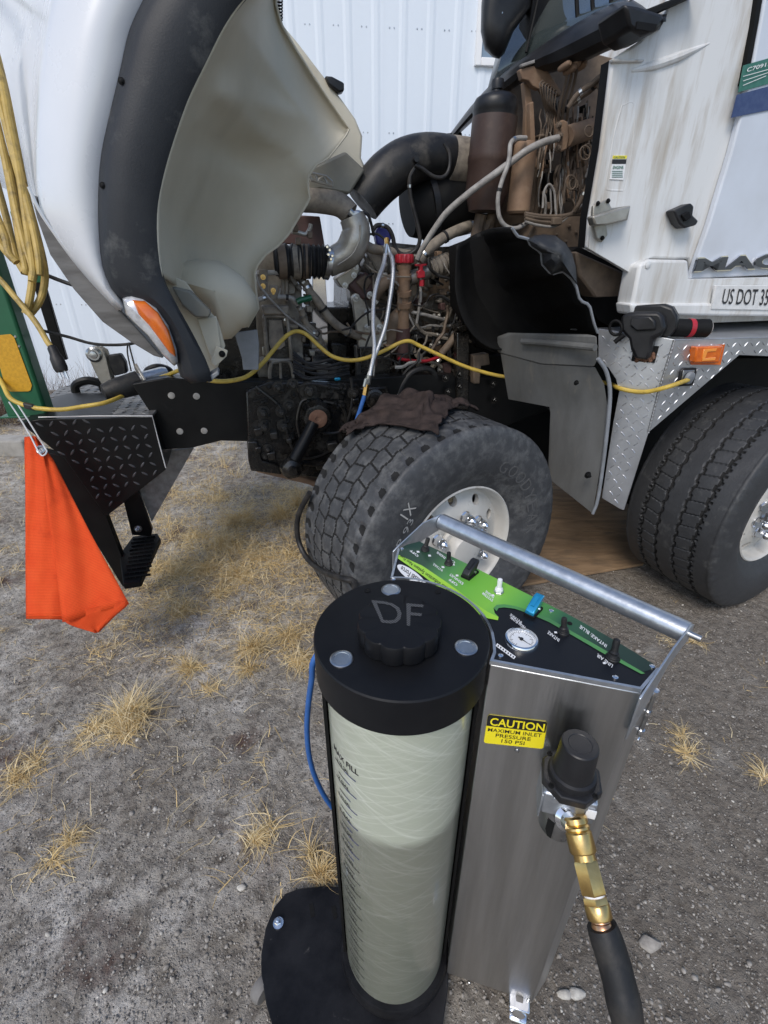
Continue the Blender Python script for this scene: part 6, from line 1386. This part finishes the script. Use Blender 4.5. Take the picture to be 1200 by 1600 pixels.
for key, cx, cy, ln, h in (('lineair', 946, 1030, 30, 5), ('intakeblue', 928, 992, 52, 5), ('intake', 866, 992, 22, 5), ('hiflow', 810, 971, 28, 4), ('intake', 807, 965, 22, 4), ('system', 763, 931, 20, 4), ('air', 766, 927, 16, 4), ('hiflow2', 714, 903, 26, 4), ('danger', 709, 908, 16, 4), ('intake', 685, 885, 18, 3.5), ('air', 690, 866, 16, 3.5), ('danger', 648, 863, 16, 3.5), ('danger', 706, 874, 14, 3.5)):
    lbl(key, cx, cy, ln, h)
bm = bmesh.new()
for x, y in ((653, 862), (671, 868), (692, 886), (708, 882), (714, 899), (770, 930), (944, 1036), (868, 988), (884, 992), (960, 1030)):
    add_prism(bm, [pz(x-2.2, y-1.2, .0014), pz(x+2, y-1, .0014), pz(x+2.6, y+1.6, .0014), pz(x-1.6, y+1.4, .0014)], ZZ*.0003)
fin('panel_marks', bm, 'print_white', panel)
def toggle(px, py, tx, ty, m='hose_black', nut='hose_black', k=1.0):
    p = pz(px, py, 0); t = Vector((tx, ty, 1)).normalized()
    o = lathe('toggle_switch', p, ZZ, [(.0095*k, 0), (.0095*k, .003), (.0085*k, .004), (.0082*k, .006), (.007*k, .007)], nut, mach, seg=6 if nut != m else 22)
    cyl('boot', p+ZZ*.005, p+ZZ*.005+t*.026*k, [(.0078*k, 0), (.0075*k, .12), (.0055*k, .16), (.0068*k, .22), (.0048*k, .30), (.0044*k, .55), (.0048*k, .75), (.0042*k, .95), (.002, 1)], m, o, 18)
toggle(664, 860, .25, .1); toggle(701, 882, -.05, .05, k=.95); toggle(779, 926, 0, .05, 'print_white', 'steel'); toggle(880, 989, -.1, .1); toggle(957, 1029, .1, .25, k=1.15)
def flip(px, py, m):
    p = pz(px, py, 0); u = Vector((.75, -.66, 0)); v = Vector((.66, .75, 0))
    o = box('flip_switch', p+ZZ*.003, (.020, .036, .006), 'matte_black', mach, X=u, Y=v, bevel=.001)
    prof = [(-.018, .005), (-.018, .012), (-.012, .018), (.010, .030), (.020, .030), (.020, .026), (.012, .012), (.010, .005)]
    prism('flip_cover', [p+v*a+ZZ*h-u*.008 for a, h in prof], u*.016, m, o, bevel=.002)
    prism('cover_rib', [p+v*a+ZZ*h-u*.003 for a, h in ((-.010, .0196), (.008, .0295), (.008, .0308), (-.010, .0212))], u*.006, m, o)
    cyl('hinge_pin', p-u*.0095+v*.006+ZZ*.008, p+u*.0095+v*.006+ZZ*.008, [(.003, 0), (.003, 1)], 'steel', o, 12)
flip(734, 899, 'label_black'); flip(833, 957, 'cover_blue')
# gauge
gp = pz(814, 1003, 0); ga_ = lathe('pressure_gauge', gp, ZZ, [(.0275, 0), (.0275, .006), (.0255, .009), (.0225, .0092), (.0215, .006), (.0215, .0055)], 'chrome', mach, seg=56, cap=False)
lathe('dial', gp+ZZ*.004, ZZ, [(.0216, 0), (.0216, .001), (.001, .001)], 'dial_white', ga_, seg=48)
bm = bmesh.new()
for k in range(25):
    a = rad(-45)+rad(270)*k/24; d_ = Vector((math.cos(a), math.sin(a), 0)); s_ = Vector((-d_.y, d_.x, 0)); r0 = .0135 if k % 4 == 0 else .016
    add_prism(bm, [gp+ZZ*.0053+d_*r0-s_*.0003, gp+ZZ*.0053+d_*.019-s_*.0003, gp+ZZ*.0053+d_*.019+s_*.0003, gp+ZZ*.0053+d_*r0+s_*.0003], ZZ*.0003)
fin('dial_marks', bm, 'print_black', ga_)
d_ = Vector((.6, -.8, 0)); s_ = Vector((.8, .6, 0)); prism('needle', [gp+ZZ*.0062-d_*.006-s_*.0012, gp+ZZ*.0062+d_*.016, gp+ZZ*.0062-d_*.006+s_*.0012], ZZ*.0006, 'print_black', ga_)
lathe('needle_hub', gp+ZZ*.0055, ZZ, [(.003, 0), (.003, .002)], 'print_black', ga_, seg=14)
sn = flat_sheet('serial_strip', [(777, 1005), (806, 1026), (803, 1030), (774, 1009)], 'print_white', panel, .0012)
bm = bmesh.new()
for k in range(7):
    x, y = 779+k*3.9, 1009.5+k*2.85; add_prism(bm, [pz(x-1, y-2, .0014), pz(x+.8, y-1, .0014), pz(x, y+1.4, .0014), pz(x-1.8, y+.6, .0014)], ZZ*.0002)
fin('strip_print', bm, 'print_black', sn)
for px, py in ((782, 1025), (628, 858), (615, 906), (861, 955), (961, 1059), (1019, 1042), (890, 975)):
    p = pz(px, py, 0); lathe('panel_screw', p, ZZ, [(.0045, 0), (.0042, .002), (.0025, .003), (.0012, .003)], 'chrome' if px != 890 else 'matte_black', mach, seg=14)
# side brackets and the handle tube
hR, hL = gz(1074, 989, ZP+.012), gz(690, 815, ZP+.018)
def bracket(name, o, h, out):
    d_ = (h-o); d_.z = 0; L_ = d_.length; d_.normalize()
    P = [(-.012, -.004), (0, .003), (L_*.55, h.z-o.z+.017), (L_-.004, h.z-o.z+.020), (L_+.013, h.z-o.z+.012), (L_+.017, h.z-o.z-.004), (L_+.008, h.z-o.z-.018), (L_*.55, -.010), (L_*.3, -.05), (-.012, -.09)]
    return prism(name, [o+d_*a+ZZ*z for a, z in P], out*.003, 'galv', mach, bevel=.0008)
ou = (hR-hL); ou.z = 0; ou.normalize()
bracket('side_bracket', B_+ou*.0015, hR, ou); bracket('side_bracket', D_-ou*.0015, hL, -ou)
hb = tube('handle_bar', [hL, hR], .0185, 'galv', mach, seg=32, smooth=False)
tube('handle_bolt', [hR-ou*.01, hR+ou*.020], .0055, 'steel', mach, seg=12, smooth=False)
# rivets, latch rod on the right side
for px, py in ((1000, 1089), (1012, 1095), (1003, 1141), (997, 1155), (892, 1479), (886, 1495), (872, 1518), (850, 1553)):
    sd_ = (C_-B_).normalized(); ns = sd_.cross(ZZ); ns = ns if ns.x > 0 else -ns
    p = onpl(px, py, B_+ns*.0005, ns)
    if abs(p.x) < 1 and 0 < p.z < 1.2: lathe('rivet', p, ns, [(.005, 0), (.004, .002), (.001, .003)], 'chrome', mach, seg=12)
p0 = C_+ZZ*-.05+Vector((.006, .002, 0)); tube('latch_rod', [p0, p0-ZZ*.10], .004, 'steel', mach, seg=12, smooth=False)
for z in (0, .045, .09): lathe('latch_collar', p0-ZZ*(z+.004), ZZ, [(.006, 0), (.0065, .004), (.006, .008)], 'chrome', mach, seg=14)
for px, py in ((808, 1173), (733, 1536), (826, 1562)):
    p = fpx(px, py, .0005); lathe('rivet', p, NFb, [(.0045, 0), (.0035, .0018), (.001, .0025)], 'steel', mach, seg=12)
# caution sticker
sx = prism('caution_label', [fpx(x, y, .0012) for x, y in ((762, 1120), (765, 1117), (853, 1128), (855, 1131), (849, 1168), (846, 1170), (758, 1161), (756, 1158))], -NFb*.001, 'label_yellow', mach)
prism('label_header', [fpx(x, y, .0016) for x, y in ((762, 1120), (765, 1117), (853, 1128), (855, 1131), (852, 1145), (760, 1134))], -NFb*.0006, 'label_black', sx)
def cap_(key, q, m): text('label_lettering', key, [fpx(x, y, .0018) for x, y in q], m, sx, .0003)
cap_('caution', [(765, 1133), (850, 1143), (852, 1131), (767, 1121)], 'label_yellow')
cap_('c1', [(762, 1142.5), (846, 1152), (847, 1146.5), (763, 1137.2)], 'label_black'); cap_('c2', [(774, 1151.6), (829, 1157.8), (830, 1152.4), (775, 1146)], 'label_black'); cap_('c3', [(783, 1160.2), (819, 1164.2), (820, 1158.8), (784, 1154.8)], 'label_black')
# regulator
kq = fpx(900, 1160, .045); kz = kq.z
bq = fpx(893, 1210, .045)
ko = Vector((bq.x, bq.y, 0)); z0 = bq.z
kr = .0285
rg = lathe('regulator_knob', ko+ZZ*z0, ZZ, [(kr*1.22, 0), (kr*1.25, .004), (kr*1.2, .012), (kr*1.06, .014), (kr*1.04, .02), (kr, .024), (kr*.95, .066), (kr*.92, .070), (kr*.86, .0715), (kr*.60, .0715), (kr*.56, .0705), (.002, .0705)], 'black_plastic', mach, seg=60, sharp=30)
flg = lathe('regulator_flange', ko+ZZ*(z0-.014), ZZ, [(.046, 0), (.046, .013), (.044, .015), (.036, .015)], 'black_plastic', mach, seg=8, x=AB*math.cos(rad(22.5))+NFb*math.sin(rad(22.5)), bevel=.002)
for s1 in (-1, 1):
    for s2 in (-1, 1):
        lathe('flange_screw', ko+AB*.031*s1+NFb*.027*s2+ZZ*(z0), ZZ, [(.0045, 0), (.004, .0025), (.002, .0025), (.0018, .001)], 'matte_black', flg, seg=12)
bd = box('regulator_body', ko+ZZ*(z0-.040), (.078, .060, .050), 'galv', mach, X=AB, Y=NFb, bevel=.004)
box('body_plate', ko+NFb*.031+ZZ*(z0-.022), (.05, .006, .012), 'galv', bd, X=AB, Y=NFb, bevel=.001)
box('side_tab', ko-AB*.040+NFb*.008+ZZ*(z0-.045), (.003, .05, .055), 'galv', bd, X=AB, Y=NFb, bevel=.001)
bw = lathe('filter_bowl', ko+ZZ*(z0-.138), ZZ, [(.012, 0), (.026, .003), (.031, .012), (.031, .055), (.034, .058), (.034, .074)], 'steel', mach, seg=36)
a_s = math.atan2(NFb.y, NFb.x)-.55
prism('bowl_slot', [ko+Vector((math.cos(a_s+d), math.sin(a_s+d), 0))*.0316+ZZ*(z0+z) for d, z in ((-.22, -.083), (.16, -.083), (.16, -.125), (-.05, -.125), (-.22, -.113))], Vector((math.cos(a_s), math.sin(a_s), 0))*.0008, 'matte_black', bw)
box('label_chip', ko+AB*.031+NFb*.032+ZZ*(z0-.036), (.014, .002, .018), 'print_white', bd, X=AB, Y=NFb)
# bottom bracket with its bright caster
p = fpx(812, 1566, .01); fb2 = box('foot_bracket', Vector((p.x, p.y, .048)), (.05, .03, .022), 'chrome', mach, X=AB, Y=NFb, bevel=.003)
caster(Vector((p.x, p.y, .030))+AB*.0-NFb*.008, AB)
cyl('foot_roller', Vector((p.x, p.y, .02))+NFb*.016-AB*.02, Vector((p.x, p.y, .02))+NFb*.016+AB*.02, [(.012, 0), (.014, .1), (.014, .9), (.012, 1)], 'chrome', mach, 20)
bolts_ = None
# blue line leaving the back of the machine
bl = [Vector((MC.x-.10, MC.y+.15, 1.05))]+[onpl(x, y, Vector((0, MC.y+d, 0)), Vector((0, 1, 0))) for x, y, d in ((494, 1025, .10), (487, 1062, .10), (481, 1110, .11), (480, 1150, .12), (485, 1190, .13), (497, 1225, .14), (518, 1260, .15), (550, 1290, .15))]
tube('blue_hose', bl, .0062, 'blue_hose', mach, seg=12)
# ------------------------------------------------------------------ air hose on the regulator
ah = thing('air_hose', 'black air hose with a brass quick coupler plugged into the regulator', 'air hose', cz(1000, 1640, .55))
d0 = dep(ko+NFb*.033+ZZ*(z0-.058))
i0 = ko+NFb*.030+ZZ*(z0-.058)
q0 = cz(897, 1274, d0-.012); q1 = cz(926, 1385, d0-.050); q2 = cz(940, 1445, d0-.065)
lathe('inlet_nut', i0, (q0-i0)+NFb*.02, [(.020, 0), (.020, .006), (.014, .012), (.012, .024)], 'chrome', ah, seg=28)
u = mpp(q0)
def seg_(name, a, b, prof, m, seg=28): return cyl(name, a, b, prof, m, ah, seg)
qa_ = q0.lerp(q1, .0); 
seg_('coupler_sleeve', q0, q0.lerp(q2, .36), [(16*u, 0), (18.5*u, .06), (18.5*u, .20), (16.5*u, .24), (19*u, .30), (19*u, .36), (17*u, .40), (19.5*u, .46), (20*u, .95), (18.5*u, 1)], 'brass')
seg_('coupler_neck', q0.lerp(q2, .355), q0.lerp(q2, .43), [(16*u, 0), (16*u, 1)], 'brass')
seg_('coupler_hex', q0.lerp(q2, .42), q0.lerp(q2, .73), [(17.5*u, 0), (19.5*u, .06), (19.5*u, .95), (18*u, 1)], 'brass', 6)
seg_('thread_tape', q0.lerp(q2, .72), q0.lerp(q2, .76), [(15*u, 0), (15*u, 1)], 'print_white')
seg_('hose_barb_hex', q0.lerp(q2, .75), q0.lerp(q2, .82), [(18*u, 0), (19*u, .3), (19*u, .8), (17*u, 1)], 'brass', 6)
seg_('hose_barb', q0.lerp(q2, .81), q0.lerp(q2, .95), [(17*u, 0), (18*u, .1), (18*u, .9), (17*u, 1)], 'brass')
seg_('hose_ferrule', q0.lerp(q2, .94), q0.lerp(q2, 1.08), [(13*u, 0), (14*u, .2), (13*u, .3), (15*u, .5), (15.5*u, 1)], 'copper')
hp = [q2, cz(955, 1490, d0-.075), cz(966, 1530, d0-.085), cz(976, 1575, d0-.095), cz(984, 1620, d0-.10), cz(992, 1700, d0-.10), cz(1020, 1900, d0-.02), Vector((.36, .16, .22)), Vector((.55, .10, .06)), Vector((.9, .12, .03)), Vector((1.5, -.2, .025))]
tube('hose', hp, [21*u, 23*u, 23.5*u, 22*u, 22*u, 21*u, 17*u, 15*u, 14*u, 14*u, 14*u], 'hose_black', ah, seg=24, k=16, rfun=lambda t, i: 1+.035*math.sin(i*.17)+.015*math.sin(i*.31))

# ------------------------------------------------------------------ loose stones and dry grass
def ico():
    bm = bmesh.new(); bmesh.ops.create_icosphere(bm, subdivisions=1, radius=1); V = np.array([v.co[:] for v in bm.verts]); F = np.array([[v.index for v in f.verts] for f in bm.faces]); bm.free(); return V, F
IV, IF = ico()
def stones(name, n, X, Y, S_, m, mi=None):
    m1 = len(IV); s = S_[:, None]*rng.uniform(.6, 1.25, (n, 3)); s[:, 2] *= .62
    V = IV[None]*s[:, None, :]*(1+rng.normal(0, .10, (n, m1, 1)))
    a = rng.uniform(0, 6.28, n); c, si = np.cos(a)[:, None], np.sin(a)[:, None]
    x = V[:, :, 0]*c-V[:, :, 1]*si+X[:, None]; y = V[:, :, 0]*si+V[:, :, 1]*c+Y[:, None]; z = V[:, :, 2]+(gnoise(X, Y)+s[:, 2]*.25)[:, None]
    P = np.stack([x, y, z], -1).reshape(-1, 3); F = (IF[None]+(np.arange(n)*m1)[:, None, None]).reshape(-1, 3)
    k = rng.random(n) < .28
    return np_obj(name, P, F, None, smooth=False, mats=m, mi=np.repeat(k.astype(int), len(IF)))
n = 12000
Y = .22+3.2*rng.random(n)**1.5; X = rng.uniform(-1, 1, n)*(.75+.85*Y); Sz = np.clip(rng.lognormal(-6.05, .50, n), .0012, .010)
tag(stones('gravel', n, X, Y, Sz, ['stone', 'stone_pale']), kind='stuff')
n = 30000
Y = .22+2.4*rng.random(n)**1.4; X = rng.uniform(-1, 1, n)*(.7+.85*Y); Sz = np.clip(rng.lognormal(-6.0, .45, n), .0013, .008)
tag(stones('dirt_crumbs', n, X, Y, Sz, ['pebble_dirt', 'pebble_dirt']), kind='stuff')
big = [(900, 1556, .016, 'stone_pale', 'pale egg shaped pebble on the dirt right of the machine, farther of two'), (881, 1557, .014, 'stone_pale', 'pale oval pebble beside the lower right corner of the machine, nearer the box'),
       (1013, 1480, .022, 'stone', 'flat grey stone half buried in the dirt right of the black air hose'), (996, 1020, .012, 'stone', 'small grey stone in the dirt under the handle bar'), (665, 1365, .010, 'stone', 'x'), (378, 1390, .010, 'stone_pale', 'small pale stone on the dirt above the black base plate')]
for px, py, s, m, lb in big:
    if lb == 'x': continue
    p = gz(px, py, 0); p.z = gh(p.x, p.y)+s*.3
    bm = bmesh.new(); bmesh.ops.create_icosphere(bm, subdivisions=2, radius=s)
    for v in bm.verts: v.co = Vector((v.co.x*1.25*(1+.22*math.sin(v.co.y*160+px)), v.co.y*.9*(1+.2*math.sin(v.co.x*170+py)), v.co.z*.6*(1+.25*math.sin(v.co.x*140+v.co.y*90))))+p
    o = fin('stone', bm, m); tag(o, lb, 'stone')
def blades(base, h, lean, w, curl, seg=5):
    """flat bent straws; arrays of n"""
    n = len(base); az = rng.uniform(0, 6.283, n) if np.isscalar(lean) else lean[1]
    ln = lean if np.isscalar(lean) else lean[0]
    d = np.stack([np.cos(az), np.sin(az)], 1); t = np.linspace(0, 1, seg+1); tilt = np.abs(rng.normal(ln, .45, n))
    kink = rng.normal(0, 1.1, n)
    P = np.zeros((n, seg+1, 3)); P[:, 0] = base; a = tilt.copy(); sd = az.copy()
    for i in range(seg):
        st = h/seg; P[:, i+1, 0] = P[:, i, 0]+np.sin(a)*np.cos(sd)*st; P[:, i+1, 1] = P[:, i, 1]+np.sin(a)*np.sin(sd)*st; P[:, i+1, 2] = P[:, i, 2]+np.cos(a)*st
        a = np.minimum(a+curl*rng.uniform(.2, 1.8, n)/seg, 1.95); sd = sd+kink/seg
    P[:, :, 2] = np.maximum(P[:, :, 2], gnoise(P[:, :, 0], P[:, :, 1])+.0015)
    sx = np.stack([-np.sin(az), np.cos(az), np.zeros(n)], 1)+rng.normal(0, .5, (n, 3)); sx /= np.linalg.norm(sx, axis=1)[:, None]
    ww = (w*rng.uniform(.5, 1.3, n))[:, None]*(1-t[None]*.85)
    Vl = P+sx[:, None, :]*ww[:, :, None]; Vr = P-sx[:, None, :]*ww[:, :, None]
    V = np.stack([Vl, Vr], 2).reshape(-1, 3); b = (np.arange(n)*(seg+1)*2)[:, None]+(np.arange(seg)*2)[None]
    F = np.stack([b, b+1, b+3, b+2], -1).reshape(-1, 4); return V, F, n*seg
def tuft(name, pxs, m, label=None, cat=None, group=None, kind=None, seg=5):
    Vs, Fs, mi, off = [], [], [], 0
    for px, py, nb, rx, h, lean in pxs:
        nb = int(nb*1.9) if kind is None else nb; h = h*1.15 if kind is None else h; rx = rx*1.25 if kind is None else rx; lean = lean*1.15+.1 if kind is None else lean
        c = gz(px, py, 0) if not isinstance(px, Vector) else px
        k = np.abs(rng.normal(0, .55, nb)); an = rng.uniform(0, 6.28, nb); base = np.stack([c.x+np.cos(an)*k*rx, c.y+np.sin(an)*k*rx*.8, np.zeros(nb)], 1); base[:, 2] = gnoise(base[:, 0], base[:, 1])-.002
        hh = h*rng.uniform(.35, 1.15, nb); az = an*.35+rng.uniform(0, 6.28)+rng.normal(0, 1.5, nb)
        V, F, nf = blades(base, hh, (np.full(nb, lean), az), .0016 if h > .1 else .0012, 1.5, seg)
        Vs.append(V); Fs.append(F+off); off += len(V); mi.append(np.repeat((rng.random(nb) < .45).astype(int), seg))
    V = np.concatenate(Vs); org = V.min(0)*.5+V.max(0)*.5; org[2] = V[:, 2].min()
    o = np_obj(name, V-org, np.concatenate(Fs), None, mats=['straw', 'straw_pale'], mi=np.concatenate(mi)); o.location = org
    return tag(o, label, cat, group, kind)
G_ = 'dry grass tufts on the dirt'
TU = [
 ([(205, 1125, 260, .055, .16, .35), (195, 1150, 130, .06, .10, .7), (150, 1140, 90, .05, .10, 1.0), (130, 1165, 40, .04, .08, 1.1)], 'densest upright clump of golden dry grass standing alone left of the machine'),
 ([(350, 850, 520, .15, .15, .8), (375, 815, 360, .10, .18, .6), (320, 890, 420, .16, .12, 1.0), (370, 900, 300, .12, .12, 1.0), (345, 930, 160, .08, .10, .9), (400, 870, 260, .14, .10, 1.0), (300, 840, 200, .12, .10, 1.0), (260, 940, 200, .14, .08, 1.1), (340, 780, 200, .14, .10, .9)], 'large tangled golden dry grass patch left of the front tyre below the bumper step'),
 ([(285, 900, 160, .12, .14, .8), (250, 890, 100, .1, .12, .9), (290, 960, 160, .09, .13, .6)], 'straggly dry grass clump just below the black step'),
 ([(440, 810, 160, .07, .22, .4), (465, 790, 130, .07, .22, .3)], 'tall thin dry grass standing close against the tread of the front tyre'),
 ([(400, 1020, 170, .05, .15, .4), (390, 1050, 80, .04, .12, .6)], 'upright dry grass tuft in the dirt left of the machine lid'),
 ([(300, 1050, 110, .04, .12, .5), (330, 1080, 50, .04, .09, .9)], 'small dry grass tuft between the dense golden clump and the lid'),
 ([(470, 1040, 130, .06, .12, .7), (450, 1000, 110, .06, .13, .6)], 'dry grass tuft touching the left edge of the black lid'),
 ([(30, 1215, 90, .05, .11, .9), (60, 1190, 50, .04, .10, 1.0)], 'sparse pale grass tuft at the left edge of the picture below the flag'),
 ([(112, 1318, 80, .025, .08, .8), (85, 1345, 40, .03, .09, 1.1)], 'small bent grass tuft low on the left in bare dirt'),
 ([(400, 1315, 110, .028, .08, .8), (425, 1300, 30, .03, .13, .8)], 'small spiky grass tuft above the black base plate'),
 ([(500, 1372, 120, .028, .09, .4), (490, 1340, 30, .02, .12, .3)], 'grass tuft growing right behind the black base plate at the tank'),
 ([(1075, 1180, 60, .03, .09, 1.1), (1065, 1150, 40, .03, .08, 1.0)], 'wiry dry grass tuft on the dirt just right of the stainless box'),
 ([(1195, 1215, 50, .03, .09, 1.1)], 'wispy dry grass tuft at the right edge of the picture'),
 ([(1080, 1000, 40, .05, .09, 1.1), (1040, 1000, 24, .05, .07, 1.2)], 'few dry stems in the dirt beyond the right end of the handle bar'),
]
for pxs, lb in TU: tuft('grass_tuft', pxs, None, lb, 'grass', G_)
# scattered straw and far grass: one mass
sc = []
for i in range(420):
    y = rng.uniform(.9, 3.6); x = rng.uniform(-2.6, -.1) if i % 4 else rng.uniform(-.2, 1.9)
    sc.append((Vector((x, y, 0)), 0, int(rng.integers(2, 9)), .05, rng.uniform(.04, .10), 1.25))
for i in range(500):
    y = rng.uniform(.75, 3.4); x = rng.uniform(-2.2, .1); sc.append((Vector((x, y, 0)), 0, int(rng.integers(1, 5)), .07, rng.uniform(.06, .19), 1.45))
for i in range(260):
    y = rng.uniform(1.7, 2.7); x = rng.uniform(-1.5, -.35); sc.append((Vector((x, y, 0)), 0, int(rng.integers(8, 26)), .10, rng.uniform(.05, .12), 1.3))
for i in range(300):
    y = rng.uniform(2.2, 3.8); x = rng.uniform(-1.9, -.5); sc.append((Vector((x, y, 0)), 0, int(rng.integers(14, 36)), .14, rng.uniform(.06, .13), 1.2))
for i in range(420):
    y = rng.uniform(2.3, 6.4); x = rng.uniform(-5.5, .6); sc.append((Vector((x, y, 0)), 0, int(rng.integers(18, 46)), .16, rng.uniform(.08, .22), .75))
tuft('dry_grass', sc, None, kind='stuff', seg=3)
wd_ = []
def weeds():
    Vs, Fs, off = [], [], 0
    for i in range(90):
        x = rng.uniform(-7, -2.2); y = 6.75+.1*x-rng.uniform(.25, 1.1); nb = 40; base = np.stack([x+rng.normal(0, .09, nb), y+rng.normal(0, .08, nb), np.zeros(nb)], 1)
        V, F, _ = blades(base, rng.uniform(.2, .75, nb), .22, .004, .35, 4); Vs.append(V); Fs.append(F+off); off += len(V)
    tag(np_obj('weeds', np.concatenate(Vs), np.concatenate(Fs), 'weed_brown'), kind='stuff')
weeds()
